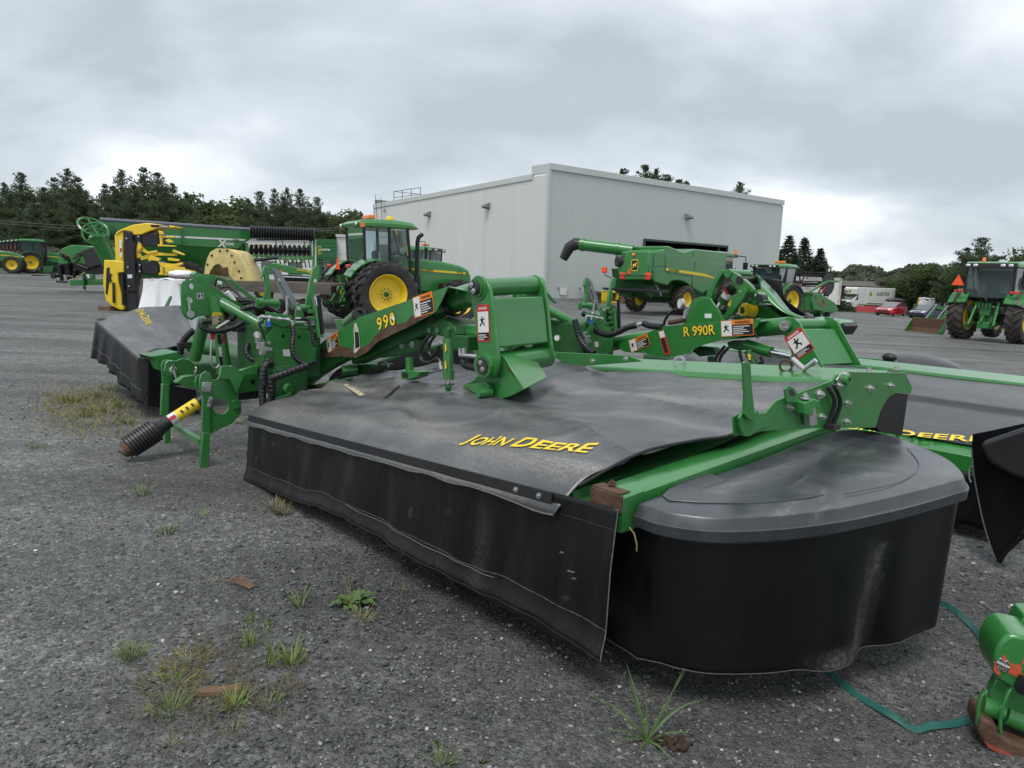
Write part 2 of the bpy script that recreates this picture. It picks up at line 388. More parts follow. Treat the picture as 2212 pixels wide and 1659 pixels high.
# ================================================================== ground
def sstep(a, b, x):
    t = max(0.0, min(1.0, (x-a)/(b-a))); return t*t*(3-2*t)
def gz(x, y):                       # the yard rises a little far left and falls away to the right
    r = max(0.0, x-8); r = r*r/(r+3) if r else 0
    return 0.38*sstep(15, 45, -x)*sstep(35, 62, y) - 0.033*min(r, 60)*max(0.0, min(1.3, y/40))
def make_ground_mat():
    m = bpy.data.materials.new('crushed_stone'); m.use_nodes = True; t = m.node_tree; ns = t.nodes; L = t.links.new
    b = ns['Principled BSDF']; tc_ = ns.new('ShaderNodeTexCoord'); co = tc_.outputs['Object']
    def noi(sc, d=5, r=0.55):
        n = ns.new('ShaderNodeTexNoise'); n.inputs['Scale'].default_value = sc; n.inputs['Detail'].default_value = d
        n.inputs['Roughness'].default_value = r; L(co, n.inputs['Vector']); return n.outputs[0]
    def noi2():                      # wheel tracks: noise drawn out along the lanes
        mpn = ns.new('ShaderNodeMapping'); mpn.inputs['Rotation'].default_value = (0, 0, R_(-32)); mpn.inputs['Scale'].default_value = (0.05, 0.75, 1); L(co, mpn.inputs[0])
        n = ns.new('ShaderNodeTexNoise'); n.inputs['Scale'].default_value = 1.6; n.inputs['Detail'].default_value = 6; L(mpn.outputs[0], n.inputs['Vector']); return n.outputs[0]
    def vor(sc):
        n = ns.new('ShaderNodeTexVoronoi'); n.inputs['Scale'].default_value = sc; n.inputs['Randomness'].default_value = 1.0; L(co, n.inputs['Vector']); return n
    def rng(s, a, b_, c=0, d=1):
        n = ns.new('ShaderNodeMapRange'); n.inputs[1].default_value = a; n.inputs[2].default_value = b_
        n.inputs[3].default_value = c; n.inputs[4].default_value = d; L(s, n.inputs[0]); return n.outputs[0]
    def mix(f, a, b_):
        n = ns.new('ShaderNodeMix'); n.data_type = 'RGBA'
        for i, s in ((0, f), (6, a), (7, b_)):
            if isinstance(s, tuple): n.inputs[i].default_value = (*s, 1)
            elif isinstance(s, float): n.inputs[i].default_value = s
            else: L(s, n.inputs[i])
        return n.outputs[2]
    def math_(op, a, b_):
        n = ns.new('ShaderNodeMath'); n.operation = op
        for i, s in ((0, a), (1, b_)):
            if isinstance(s, (int, float)): n.inputs[i].default_value = s
            else: L(s, n.inputs[i])
        return n.outputs[0]
    v1 = vor(95); v2 = vor(42); v3 = vor(200)
    s1 = ns.new('ShaderNodeSeparateColor'); L(v1.outputs['Color'], s1.inputs[0])
    s2 = ns.new('ShaderNodeSeparateColor'); L(v2.outputs['Color'], s2.inputs[0])
    c = mix(s1.outputs[0], (0.034, 0.0360, 0.0355), (0.205, 0.212, 0.210))
    big = rng(s2.outputs[1], 0.70, 0.72)
    c = mix(big, c, mix(s2.outputs[0], (0.045, 0.046, 0.045), (0.27, 0.272, 0.262)))
    fleck = rng(s1.outputs[1], 0.986, 0.988)
    c = mix(fleck, c, (0.34, 0.335, 0.32))
    fl2 = rng(s1.outputs[2], 0.985, 0.987)
    c = mix(fl2, c, (0.26, 0.17, 0.10))
    fines = rng(noi(1.3, 7, 0.62), 0.50, 0.72)
    c = mix(math_('MULTIPLY', fines, 0.72), c, mix(noi(90, 3), (0.036, 0.036, 0.033), (0.120, 0.119, 0.112)))
    soil = rng(noi(0.45, 6, 0.6), 0.50, 0.66)
    c = mix(math_('MULTIPLY', soil, 0.62), c, mix(noi(40, 4), (0.028, 0.024, 0.017), (0.080, 0.070, 0.051)))
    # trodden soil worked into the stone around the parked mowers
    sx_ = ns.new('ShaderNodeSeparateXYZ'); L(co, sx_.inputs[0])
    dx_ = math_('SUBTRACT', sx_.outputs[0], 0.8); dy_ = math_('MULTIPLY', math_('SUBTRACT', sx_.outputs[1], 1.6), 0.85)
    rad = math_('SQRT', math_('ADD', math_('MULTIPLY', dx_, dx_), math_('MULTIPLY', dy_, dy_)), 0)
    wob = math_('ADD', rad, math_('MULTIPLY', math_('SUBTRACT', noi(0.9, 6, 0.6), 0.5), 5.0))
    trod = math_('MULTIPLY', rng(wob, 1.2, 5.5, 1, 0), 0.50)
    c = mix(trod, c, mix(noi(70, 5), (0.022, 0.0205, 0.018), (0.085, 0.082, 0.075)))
    grit = rng(noi(7.0, 9, 0.80), 0.36, 0.64, 0.66, 1.36)
    tone = math_('MULTIPLY', grit, math_('MULTIPLY', rng(noi(0.16, 5), 0.3, 0.7, 0.72, 1.28), rng(noi2(), 0.35, 0.65, 0.72, 1.28)))
    hs = ns.new('ShaderNodeMix'); hs.data_type = 'RGBA'; hs.blend_type = 'MULTIPLY'; hs.inputs[0].default_value = 1.0
    L(c, hs.inputs[6]); cc = ns.new('ShaderNodeCombineColor')
    for i in range(3): L(tone, cc.inputs[i])
    L(cc.outputs[0], hs.inputs[7]); L(hs.outputs[2], b.inputs['Base Color'])
    b.inputs['Roughness'].default_value = 0.72
    h = math_('SUBTRACT', 1.0, v1.outputs['Distance'])
    h2 = math_('MULTIPLY', math_('SUBTRACT', 1.0, v2.outputs['Distance']), big)
    hh = math_('ADD', math_('ADD', math_('MULTIPLY', h, math_('SUBTRACT', 1.0, math_('MULTIPLY', fines, 0.6))), math_('MULTIPLY', h2, 1.2)), math_('MULTIPLY', v3.outputs['Distance'], 0.25))
    bp = ns.new('ShaderNodeBump'); bp.inputs['Strength'].default_value = 0.85; bp.inputs['Distance'].default_value = 0.010
    L(hh, bp.inputs['Height']); L(bp.outputs[0], b.inputs['Normal'])
    return m
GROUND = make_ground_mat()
def graded(a, b, near, n):
    o = []; 
    for i in range(n+1):
        t = -1+2*i/n; o.append((abs(t)**2.6)*(b if t > 0 else -a)*(1 if t > 0 else 1)*(1 if t > 0 else 1) if t > 0 else -(abs(t)**2.6)*(-a))
    return o
xs = graded(-600, 600, 0, 110); ys = [ -30+ (i/110)**2.4*930 for i in range(111)]
g = MB(); 
for x in xs:
    for y in ys:
        d = math.hypot(x, y); a = 0.012 if d < 25 else 0.03
        g.v.append((x, y, gz(x, y)+a*noise.noise(Vector((x*0.7, y*0.7, 3)))*(1 if d > 0 else 0) - (0.0 if d < 200 else 0.2)))
ny = len(ys)
for i in range(len(xs)-1):
    for j in range(ny-1): p = i*ny+j; g.f.append((p, p+ny, p+ny+1, p+1))
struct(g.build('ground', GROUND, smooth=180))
# grass verge beyond the yard
VERGE = mat('verge_grass', (0.060, 0.085, 0.022), 0.9, 0, 0.4, 0.8, 0.5, 9, (0.11, 0.10, 0.045), 0.5, 0.8)
vg = MB()
def vstrip(pts):
    for (a, b) in zip(pts, pts[1:]):
        def f(s_, t_, a=a, b=b):
            x = a[0]+(b[0]-a[0])*s_+(a[2]+(b[2]-a[2])*s_)*t_**2; y = a[1]+(b[1]-a[1])*s_+(a[3]+(b[3]-a[3])*s_)*t_**2
            return (x, y, gz(x, y)+(.07 if t_ > 0 else -.1))
        vg.grid(f, 8, 14)
vstrip([(-120, 62, -60, 200), (-70, 66.5, -30, 200), (-40, 69, -20, 200), (-22, 88, -10, 200), (-5, 110, 0, 200)])
vstrip([(22, 105, 20, 200), (34, 86, 60, 220), (60, 78, 80, 240), (110, 72, 90, 240)])
o = vg.build('verge', VERGE, smooth=0); struct(o)

# ================================================================== trees
def foliage(name, c1, c2, dark=0.7):
    m = mat(name, c1, 0.85, 0, 0.35, 0.55, col2=c2); t = m.node_tree; b = t.nodes['Principled BSDF']
    tr_ = t.nodes.new('ShaderNodeBsdfTranslucent'); t.links.new(b.inputs['Base Color'].links[0].from_socket, tr_.inputs[0])
    mx_ = t.nodes.new('ShaderNodeMixShader'); mx_.inputs[0].default_value = .48; o_ = t.nodes['Material Output']
    t.links.new(b.outputs[0], mx_.inputs[1]); t.links.new(tr_.outputs[0], mx_.inputs[2]); t.links.new(mx_.outputs[0], o_.inputs[0])
    return m
PINE_M = foliage('pine_needles', (0.070, 0.108, 0.056), (0.140, 0.185, 0.095))
SPRUCE_M = foliage('spruce_needles', (0.042, 0.064, 0.042), (0.080, 0.108, 0.062))
LEAF_M = foliage('broad_leaves', (0.070, 0.110, 0.040), (0.130, 0.170, 0.065))
LEAFY_M = foliage('yellowing_leaves', (0.14, 0.15, 0.03), (0.26, 0.24, 0.05))
WOODS_M = foliage('distant_leaves', (0.115, 0.145, 0.098), (0.175, 0.205, 0.135))  # paler than near foliage: distance haze is put into the leaf colour
BARK = mat('bark', (0.055, 0.045, 0.036), 0.9, 0, 0.4, 6, 0.4, 14)
BIRCH = mat('birch_bark', (0.45, 0.44, 0.40), 0.8, 0, 0.5, 3, 0.1, 10)
def spray(mb, p, d, n, L, w, rnd, up=0.25, js=1.0):
    for _ in range(n):
        q = (d + Vector((rnd.gauss(0, .75), rnd.gauss(0, .75), rnd.gauss(up, .5)))).normalized()
        s = q.cross(Vector((rnd.gauss(0, 1), rnd.gauss(0, 1), rnd.gauss(0, 1)))).normalized()
        l = L*rnd.uniform(.6, 1.3); o = p + Vector((rnd.gauss(0, .17), rnd.gauss(0, .17), rnd.gauss(0, .15)))*js
        mb.poly([o - s*w*.25, o + q*l*.55 - s*w*.5, o + q*l, o + q*l*.55 + s*w*.5])
def conifer(h, r, seed, kind):
    rnd = random.Random(seed); tr = MB(); cr = MB()
    lean = Vector((rnd.uniform(-.02, .02), rnd.uniform(-.02, .02), 1))
    tr.tube([lean*(h*t) for t in (0, .2, .5, .8, .98)], [h*.017, h*.014, h*.01, h*.005, .02], 7)
    z = h*(.10 if kind == 'spruce' else .16)
    while z < h*.99:
        t = z/h
        if kind == 'spruce': prof = (1-t)**1.15*1.15+.015
        else: prof = min(1, (t/.28)**.8)*(max(0, 1-t)**.88)*1.2+.02
        nb = rnd.randint(5, 7) if kind == 'spruce' else rnd.randint(2, 3)
        a0 = rnd.uniform(0, 6.28)
        for k in range(nb):
            a = a0+6.283*k/nb+rnd.uniform(-.3, .3); Lb = r*prof*(rnd.uniform(.62, 1.15) if kind == 'spruce' else rnd.uniform(.45, 1.35)*(1+.25*math.sin(z*1.9+seed)))
            rise = -.18 if kind == 'spruce' else rnd.uniform(-.1, .5)+.35*t
            d = Vector((math.cos(a), math.sin(a), rise)).normalized(); o = lean*z
            tr.tube([o, o+d*Lb*.6, o+d*Lb], [h*.0035, h*.002, .008], 4, False)
            m = max(2, int(Lb/.36)); js = .35+.65*min(1, prof*1.8)
            for i in range(m):
                f = (i+1)/m
                if kind != 'spruce' and f < .3: continue
                p = o+d*Lb*f+Vector((0, 0, (-.25*f*f*Lb*.4 if kind == 'spruce' else .12*f*f*Lb)))
                wdt = .45*Lb*(1-f*.55)
                for sd_ in (-1, 0, 1):
                    pp = p+Vector((-d.y, d.x, 0))*sd_*wdt*rnd.uniform(.35, .85)
                    spray(cr, pp, d*.8+Vector((-d.y, d.x, 0))*sd_*.6, (15 if sd_ else 11) if js > .8 else 7, .34*js, .115, rnd, .35 if kind != 'spruce' else -.05, js)
        z += h*rnd.uniform(.022, .038) if kind == 'spruce' else h*rnd.uniform(.009, .024)
    spray(cr, lean*h*.97, Vector((0, 0, 1)), 12, .40, .08, rnd, 2.2, .3)
    return tr.mesh('trunk'), cr.mesh('crown', 0)
def broadleaf(h, r, seed, dens=90):
    rnd = random.Random(seed); tr = MB(); cr = MB()
    tr.tube([(0, 0, 0), (.05, 0, h*.3), (0, .1, h*.75)], [h*.02, h*.015, .03], 7)
    for k in range(34):
        while True:
            p = Vector((rnd.uniform(-1, 1), rnd.uniform(-1, 1), rnd.uniform(-1, 1)))
            if .25 < p.length < 1: break
        c = Vector((p.x*r, p.y*r, h*.60+p.z*h*.38))
        b = r*rnd.uniform(.22, .42)
        tr.tube([(0, 0, h*rnd.uniform(.2, .5)), tuple(c*.6+Vector((0, 0, h*.2))), tuple(c)], [h*.006, h*.004, .01], 4, False)
        for _ in range(dens):
            q = Vector((rnd.gauss(0, 1), rnd.gauss(0, 1), rnd.gauss(.25, 1))).normalized()
            o = c+q*b*rnd.uniform(.55, 1.12)
            n = (q+Vector((rnd.gauss(0, .6), rnd.gauss(0, .6), rnd.gauss(0, .6)))).normalized(); s = n.orthogonal().normalized(); u = n.cross(s); L = rnd.uniform(.13, .26)
            cr.poly([o-s*L, o+u*L*.7, o+s*L, o-u*L*.7])
    return tr.mesh('trunk'), cr.mesh('crown', 0)
PROTO = {}
for i in range(4): PROTO['pine%d' % i] = (conifer(14, 3.9, 20+i, 'pine'), PINE_M)
for i in range(3): PROTO['spruce%d' % i] = (conifer(9, 2.6, 40+i, 'spruce'), SPRUCE_M)
for i in range(3): PROTO['leaf%d' % i] = (broadleaf(8, 2.7, 60+i), LEAF_M)
PROTO['yellow'] = (broadleaf(4.5, 2.2, 70), LEAFY_M)
def tree(kind, px, py_top, dist, label, grp=None, wide=1.0, name=None, base=None, group=None):
    (tm, cm), mt = PROTO[kind]; top = dpt((px, py_top), dist); p = Vector((top.x, top.y, gz(top.x, top.y)))
    H = {'p': 14, 's': 9, 'l': 8.0, 'y': 4.5}[kind[0]]
    s = (top.z-p.z)/H
    r = thing(name or {'p': 'pine_tree', 's': 'spruce_tree', 'l': 'broadleaf_tree', 'y': 'broadleaf_tree'}[kind[0]], label, 'tree', loc=p, ang=random.uniform(0, 6.28), group=grp)
    r.scale = (s*wide, s*wide, s)
    for nm, me, m_ in (('trunk', tm, BARK), ('crown', cm, mt)):
        o = bpy.data.objects.new(nm, me); COL.objects.link(o); o.parent = r
        if not me.materials: me.materials.append(m_)
    return r
LP = 'tall dark pine in the wood behind the grain cart and parked tractors'
for px, py, d, k in [(10, 395, 104, 0), (48, 372, 112, 1), (100, 405, 98, 2), (140, 362, 106, 3), (172, 385, 99, 0), (205, 440, 92, 1), (240, 402, 110, 2), (268, 366, 104, 3), (305, 362, 101, 0), (340, 372, 108, 2),
                     (375, 395, 103, 1), (400, 415, 112, 3), (-40, 380, 100, 2), (-85, 390, 98, 1), (70, 425, 92, 3), (150, 450, 90, 2), (328, 440, 92, 1), (22, 420, 96, 1), (120, 385, 116, 0), (190, 412, 112, 3), (222, 398, 118, 0), (285, 400, 95, 2), (355, 405, 95, 0), (250, 452, 92, 3), (40, 455, 88, 0), (110, 470, 88, 1), (390, 455, 96, 2)]:
    tree('pine%d' % k, px, py, d, LP, 'pines behind the grain cart', 1.15)
CPN = 'dark pine of the smaller clump behind the black packer roller'
for px, py, d, k in [(560, 412, 112, 1), (592, 408, 108, 0), (622, 405, 110, 3), (652, 408, 106, 2), (685, 425, 112, 1), (540, 432, 116, 2), (607, 425, 104, 2), (668, 440, 102, 0), (575, 445, 102, 3), (640, 450, 100, 1)]:
    tree('pine%d' % k, px, py, d, CPN, 'pines behind the packer roller', 0.9)
BL = 'loose green leafy tree between the two pine clumps'
for px, py, d, k in [(430, 430, 135, 0), (462, 436, 130, 1), (498, 432, 132, 2), (525, 438, 128, 0)]:
    tree('leaf%d' % k, px, py, d, BL, 'leafy trees between the pine clumps', 1.3)
tree('leaf1', 478, 470, 105, 'low yellowish bush in front of the gap between pine clumps', None, 1.2)
BR = 'pale green leafy tree beside the grey warehouse end'
for px, py, d, k in [(712, 470, 118, 2), (738, 462, 112, 0), (757, 470, 116, 1)]:
    tree('leaf%d' % k, px, py, d, BR, 'leafy trees at the warehouse end', 1.2)
tree('spruce1', 772, 468, 120, 'small pointed conifer top beside the tractor roof', None, 1.0)
BB = 'pine crown rising above the warehouse roof'
for px, py, k in [(1350, 366, 0), (1392, 357, 2), (1413, 364, 3), (1440, 376, 1), (1462, 388, 2), (1483, 392, 0)]:
    tree('pine%d' % k, px, py, 95, BB, 'pines above the warehouse roof', 1.05)
tree('pine3', 1605, 393, 95, 'single pine crown above the low end of the warehouse roof', None, 1.1)
SR = 'dark pointed spruce beside the low end of the warehouse'
for px, py, d, k in [(1680, 540, 80, 0), (1704, 510, 84, 1), (1742, 514, 86, 2), (1776, 536, 84, 0), (1722, 550, 78, 2)]:
    tree('spruce%d' % k, px, py, d, SR, 'spruces beside the warehouse', 1.75)
WD = 'green leafy tree of the row behind the slate roof and loader tractor'
for px, py, d, k in [(1990, 575, 95, 0), (2020, 563, 90, 1), (2045, 570, 92, 2), (1955, 588, 100, 1)]:
    tree('leaf%d' % k, px, py, d, WD, 'leafy trees behind the loader tractor', 1.1)
tree('pine1', 2122, 512, 78, 'big round-topped pine behind the loader tractor', None, 1.35)
tree('pine2', 2095, 535, 80, 'broad pine leaning on the big round-topped pine', None, 1.3)
tree('pine0', 2150, 552, 82, 'ragged pine with outstretched limbs behind the tractor cab', None, 1.2)
tree('leaf0', 2200, 545, 75, 'leafy tree behind the right side of the tractor cab', None, 1.3)
tree('leaf2', 1985, 603, 96, 'slim leafy tree growing before the slate roof', None, 0.8)
tree('leaf1', 1998, 612, 92, 'short leafy tree with pale stem before the slate roof', None, 0.7)
tree('yellow', 1906, 603, 118, 'small yellow-green tree above the timber pile', None, 0.9)
# far woods: one mass
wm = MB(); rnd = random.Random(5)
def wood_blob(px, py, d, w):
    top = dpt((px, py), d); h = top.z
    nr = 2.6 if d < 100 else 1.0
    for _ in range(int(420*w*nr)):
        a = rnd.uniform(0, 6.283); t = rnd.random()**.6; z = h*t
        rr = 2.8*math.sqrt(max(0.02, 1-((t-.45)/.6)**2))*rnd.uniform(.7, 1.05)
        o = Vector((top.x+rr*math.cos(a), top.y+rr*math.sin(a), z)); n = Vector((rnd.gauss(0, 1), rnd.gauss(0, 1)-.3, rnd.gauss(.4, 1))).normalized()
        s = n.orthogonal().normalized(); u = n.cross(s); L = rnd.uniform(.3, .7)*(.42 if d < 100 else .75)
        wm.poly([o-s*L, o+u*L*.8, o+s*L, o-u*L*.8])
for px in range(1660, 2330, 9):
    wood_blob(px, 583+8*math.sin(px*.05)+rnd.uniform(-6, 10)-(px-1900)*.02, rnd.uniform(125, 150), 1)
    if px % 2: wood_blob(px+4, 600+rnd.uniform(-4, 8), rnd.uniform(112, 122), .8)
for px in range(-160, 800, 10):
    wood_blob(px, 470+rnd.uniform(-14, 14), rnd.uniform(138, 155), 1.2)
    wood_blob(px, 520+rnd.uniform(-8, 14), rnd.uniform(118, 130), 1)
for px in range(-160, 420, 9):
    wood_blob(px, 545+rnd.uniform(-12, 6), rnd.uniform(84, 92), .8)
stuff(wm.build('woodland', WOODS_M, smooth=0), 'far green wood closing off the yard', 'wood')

# ================================================================== big warehouse
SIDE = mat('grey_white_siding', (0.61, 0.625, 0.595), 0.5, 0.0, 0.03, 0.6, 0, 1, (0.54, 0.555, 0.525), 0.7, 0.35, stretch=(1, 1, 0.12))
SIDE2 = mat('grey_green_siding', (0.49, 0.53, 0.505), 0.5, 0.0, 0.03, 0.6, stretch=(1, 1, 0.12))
TRIM = mat('pale_trim', (0.52, 0.545, 0.53), 0.45, 0, 0.04, 1)
WF = Frame((1.95, 47.75), math.atan2(16.2, 21.2))
bl = thing('warehouse', 'large pale grey metal warehouse with a dark open doorway', 'building', WF)
WR, WLn, HR, HL = 26.6, 25.2, 8.9, 8.35
HE = 7.64                                                   # the long wall's eave falls gently to its far end
def eave(y): return HL+(HE-HL)*y/WLn
dl = WF.y(ZN(893, 670), 0); dr = WF.y(ZN(1597, 742), 0)
d0, d1, dh = dl.x, dr.x, (dl.z+dr.z)/2
def ribs(mb, x0, x1, z0, z1, y=0.0, pitch=0.30):
    pts = []; x = x0
    while x < x1-1e-6:
        for f, dep in ((0, 0), (.62, 0), (.70, -.004), (.92, -.004)):
            xx = min(x1, x+f*pitch); pts.append((xx, y+dep))
        x += pitch
    pts.append((x1, y))
    for a, b in zip(pts, pts[1:]):
        if b[0]-a[0] > 1e-5: mb.poly([(a[0], a[1], z0), (b[0], b[1], z0), (b[0], b[1], z1), (a[0], a[1], z1)])
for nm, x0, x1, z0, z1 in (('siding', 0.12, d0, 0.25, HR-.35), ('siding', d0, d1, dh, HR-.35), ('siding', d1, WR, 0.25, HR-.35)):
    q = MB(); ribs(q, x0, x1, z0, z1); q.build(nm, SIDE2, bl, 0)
PNL = 3.6; k = 0
while k*PNL < WLn:                                          # smooth panels of the long wall, thin joints between
    a, b = k*PNL, min(WLn, (k+1)*PNL)
    MB().prism([(-.08, a+.006, .1), (-.08, b-.006, .1), (-.08, b-.006, eave(b)-.1), (-.08, a+.006, eave(a)-.1)], (.16, 0, 0)).build('wall_panel', SIDE, bl, 0); k += 1
MB().box((WR-.08, WLn/2, HE/2-.1), (.14, WLn-.1, HE-.4)).box((WR/2, WLn-.05, HE/2-.1), (WR-.2, .1, HE-.4)).build('rear_wall', SIDE, bl, 0)
MB().poly([(.1, .1, HL-.25), (WR-.1, .1, HL-.25), (WR-.1, WLn-.1, HE-.25), (.1, WLn-.1, HE-.25)]).build('roof_deck', GALV, bl, 0)
MB().box((.02, 0.02, HR/2-.1), (.20, .20, HR-.3)).build('corner_post', TRIM, bl, 0)
MB().box((WR/2+.05, -.03, HR-.14), (WR+.25, .16, .42)).box((.0, .9, HR-.25), (.18, 1.7, .6)).build('parapet_trim', TRIM, bl, 0, .02)
MB().bar((-.06, 1.6, eave(1.6)-.08), (-.06, WLn+.1, eave(WLn)-.08), .20, .38).build('eave_fascia', TRIM, bl, 0, .02)
MB().box((WR+.02, .02, HR/2-.2), (.16, .16, HR-.5)).build('corner_flashing', TRIM, bl, 0)
MB().box((-.05, WLn-.1, HE/2), (.2, .25, HE)).build('end_flashing', TRIM, bl, 0)
MB().box((2.2, WLn-.1, HE+.28), (4.4, .15, .5)).build('end_parapet', GALV, bl, 0)
fnd = mat('concrete', (0.28, 0.28, 0.27), 0.85, 0, 0.2, 3)
for c_, d_ in (((d0/2+.1, -.02, -.4), (d0, .12, 1.32)), (((d1+WR)/2, -.02, -.4), (WR-d1, .12, 1.32)), ((-.03, WLn/2, .05), (.12, WLn, .42))):
    MB().box(c_, d_).build('foundation', fnd, bl, 0)
DARKG = mat('dark_green_trim', (0.02, 0.05, 0.035), 0.5)
q = MB().box((d0+.06, -.02, dh/2), (.14, .2, dh)).box((d1-.06, -.02, dh/2), (.14, .2, dh)).box(((d0+d1)/2, -.02, dh+.05), (d1-d0, .22, .16)); q.build('door_frame', DARKG, bl, 0)
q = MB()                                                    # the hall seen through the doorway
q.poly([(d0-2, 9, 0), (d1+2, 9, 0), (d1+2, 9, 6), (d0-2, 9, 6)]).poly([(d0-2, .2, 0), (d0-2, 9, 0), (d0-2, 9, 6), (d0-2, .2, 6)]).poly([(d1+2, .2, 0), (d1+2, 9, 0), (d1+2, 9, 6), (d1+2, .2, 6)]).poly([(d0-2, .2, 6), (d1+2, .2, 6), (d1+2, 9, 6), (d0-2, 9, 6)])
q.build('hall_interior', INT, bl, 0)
MB().box((d1-.5, .4, dh-.3), (.08, .08, .6)).build('door_track', GALV, bl, 0)
def wall_lamp(pz, onx):
    p = WF.x(pz, -.1) if onx else WF.y(pz, -.1)
    ax = Vector((-1, 0, 0)) if onx else Vector((0, -1, 0)); t = Vector((0, 1, 0)) if onx else Vector((1, 0, 0))
    w = MB(); pr = [p-ax*.02+Vector((0, 0, .28)), p+ax*.45+Vector((0, 0, .05)), p+ax*.45-Vector((0, 0, .08)), p-ax*.02-Vector((0, 0, .12))]
    w.prism([v-t*.22 for v in pr], t*.44); o = w.build('wall_lamp', GALV, bl, 0)
    MB().prism([v-t*.18+Vector((0, 0, -.015)) for v in [p+ax*.05-Vector((0, 0, .115)), p+ax*.42-Vector((0, 0, .08)), p+ax*.42-Vector((0, 0, .12)), p+ax*.05-Vector((0, 0, .15))]], t*.36).build('lens', BLKP, o, 0)
wall_lamp(ZM(740, 605), True); wall_lamp(ZM(1390, 515), True); wall_lamp(ZN(1262, 483), False)
h0 = WF.y(ZN(192, 1082), -.05); h1 = WF.y(ZN(242, 1138), -.05)
o = MB().box(((h0.x+h1.x)/2, -.06, (h0.z+h1.z)/2), (h1.x-h0.x, .06, h0.z-h1.z)).build('wall_hatch', WHITE, bl, 0, .01)
MB().box(((h0.x+h1.x)/2+.35, -.1, (h0.z+h1.z)/2), (.04, .04, .12)).build('latch', STEEL, o, 0)
for zx in (178, 360):
    c = WF.y(ZN(zx, 1075), -.06); MB().ball(c, (.07, .1, .07), 8, 6).build('vent_stub', GALV, bl)
q = MB(); ra = WF.x(ZM(347, 348), .6); rb = WF.x(ZM(640, 390), .6)
y0, y1, zt = min(ra.y, rb.y), max(ra.y, rb.y), max(ra.z, rb.z)
for i in range(4):
    y = y0+(y1-y0)*i/3; q.cyl((.6, y, eave(y)-.3), (.6, y, zt), .035, 6)
for z in (zt, zt-.55): q.cyl((.6, y0, z), (.6, y1, z), .03, 6)
q.cyl((.6, y1, zt), (3.5, y1, zt), .03, 6).cyl((3.5, y1, HE-.3), (3.5, y1, zt), .035, 6)
q.build('roof_railing', GALV, bl)
c = WF.x(ZM(238, 480), -.25); c2 = WF.x(ZM(240, 560), -.25)
MB().cyl(c, c2, .025, 6).ball(c2, (.1, .1, .16), 8, 6).build('hanging_hook', GALV, bl)

# ================================================================== low dealership building behind
FF = Frame(tuple(dpt((705, 590), 84).xy), R_(8))
db = thing('dealership', 'low white shop with a green entrance block reading AGRITEX', 'building', FF)
GSIGN = mat('sign_green', (0.014, 0.125, 0.035), 0.5, 0, 0.08, 2)
def fr(z, pts, y): return [FF.y(z(*p), y) for p in pts]
a, b = fr(ZO, [(205, 395), (458, 372)], 0); gx0, gx1, gh = a.x, b.x, max(a.z, b.z)
dA, dB = fr(ZO, [(265, 625), (385, 625)], 0)
q = MB().box(((gx0+dA.x)/2, .6, gh/2), (dA.x-gx0, 1.2, gh)).box(((gx1+dB.x)/2, .6, gh/2), (gx1-dB.x, 1.2, gh)).box(((dA.x+dB.x)/2, .6, (gh+dA.z)/2), (dB.x-dA.x, 1.2, gh-dA.z))
po = q.build('entrance_block', GSIGN, db, 0)
for i in range(5):
    z_ = dA.z+.25+(gh-dA.z-.3)*i/5; MB().box(((gx0+gx1)/2, -.02, z_), (gx1-gx0-.05, .03, .035)).build('batten', GSIGN, po, 0)
MB().box(((dA.x+dB.x)/2, .5, dA.z+.05), (dB.x-dA.x+.9, 1.6, .12)).build('canopy', GSIGN, po, 0)
wn = MB().box(((dA.x+dB.x)/2, .7, dA.z/2), (dB.x-dA.x, .06, dA.z)).build('glazed_door', GLASS, db, 0)
q = MB()
for i in range(4): q.box((dA.x+(dB.x-dA.x)*i/3, .64, dA.z/2), (.06, .05, dA.z))
for i in range(4): q.box(((dA.x+dB.x)/2, .635, dA.z*(.2+.26*i)), (dB.x-dA.x, .05, .05))
q.build('muntin', WHITE, wn, 0)
s0 = FF.y(ZO(328, 503), -.03); sw = (FF.y(ZO(382, 503), -.03)-FF.y(ZO(272, 503), -.03)).x
text('AGRITEX', s0+Vector((0, -.03, 0)), (1, 0, 0), (0, 0, 1), sw, WHITEP, po, bold=.03, hscale=1.25)
e0 = FF.y(ZO(248, 507), -.04)
def leaping_emblem(parent, c, ax, ay, w, h, outer=YELP, inner=GSIGN, animal=YELP):
    """rounded badge with a leaping animal outline"""
    ax = Vector(ax).normalized(); ay = Vector(ay).normalized(); n = ax.cross(ay); c = Vector(c)
    def sh(pts, d, m_, nm):
        q = MB().poly([c+ax*(x*w/2)+ay*(y*h/2)+n*d for x, y in pts]); return q.build(nm, m_, parent, 0)
    rr = lambda s: [(s*math.copysign(abs(math.cos(t))**.45, math.cos(t)), s*math.copysign(abs(math.sin(t))**.45, math.sin(t))) for t in [6.283*i/28 for i in range(28)]]
    e_ = sh(rr(1.0), .002, outer, 'emblem')
    sh(rr(.86), .004, inner, 'emblem_field')
    sh([(-.62, -.1), (-.35, .22), (.05, .2), (.28, .42), (.2, .62), (.34, .5), (.62, .4), (.45, .2), (.38, -.05), (.62, -.3), (.3, -.2), (.0, -.05), (-.25, -.35), (-.5, -.62), (-.42, -.2)], .006, animal, 'emblem_figure')
leaping_emblem(po, e0, (1, 0, 0), (0, 0, 1), .38, .9)
wr_ = fr(ZO, [(415, 325), (700, 292)], .4); MB().box(((gx1+gx1+9)/2, 3.6, wr_[0].z/2), (9, 6, wr_[0].z)).build('wall', SIDE, db, 0)
MB().box((gx1+4.5, .55, wr_[0].z+.05), (9.2, .25, .3)).build('fascia', TRIM, db, 0)
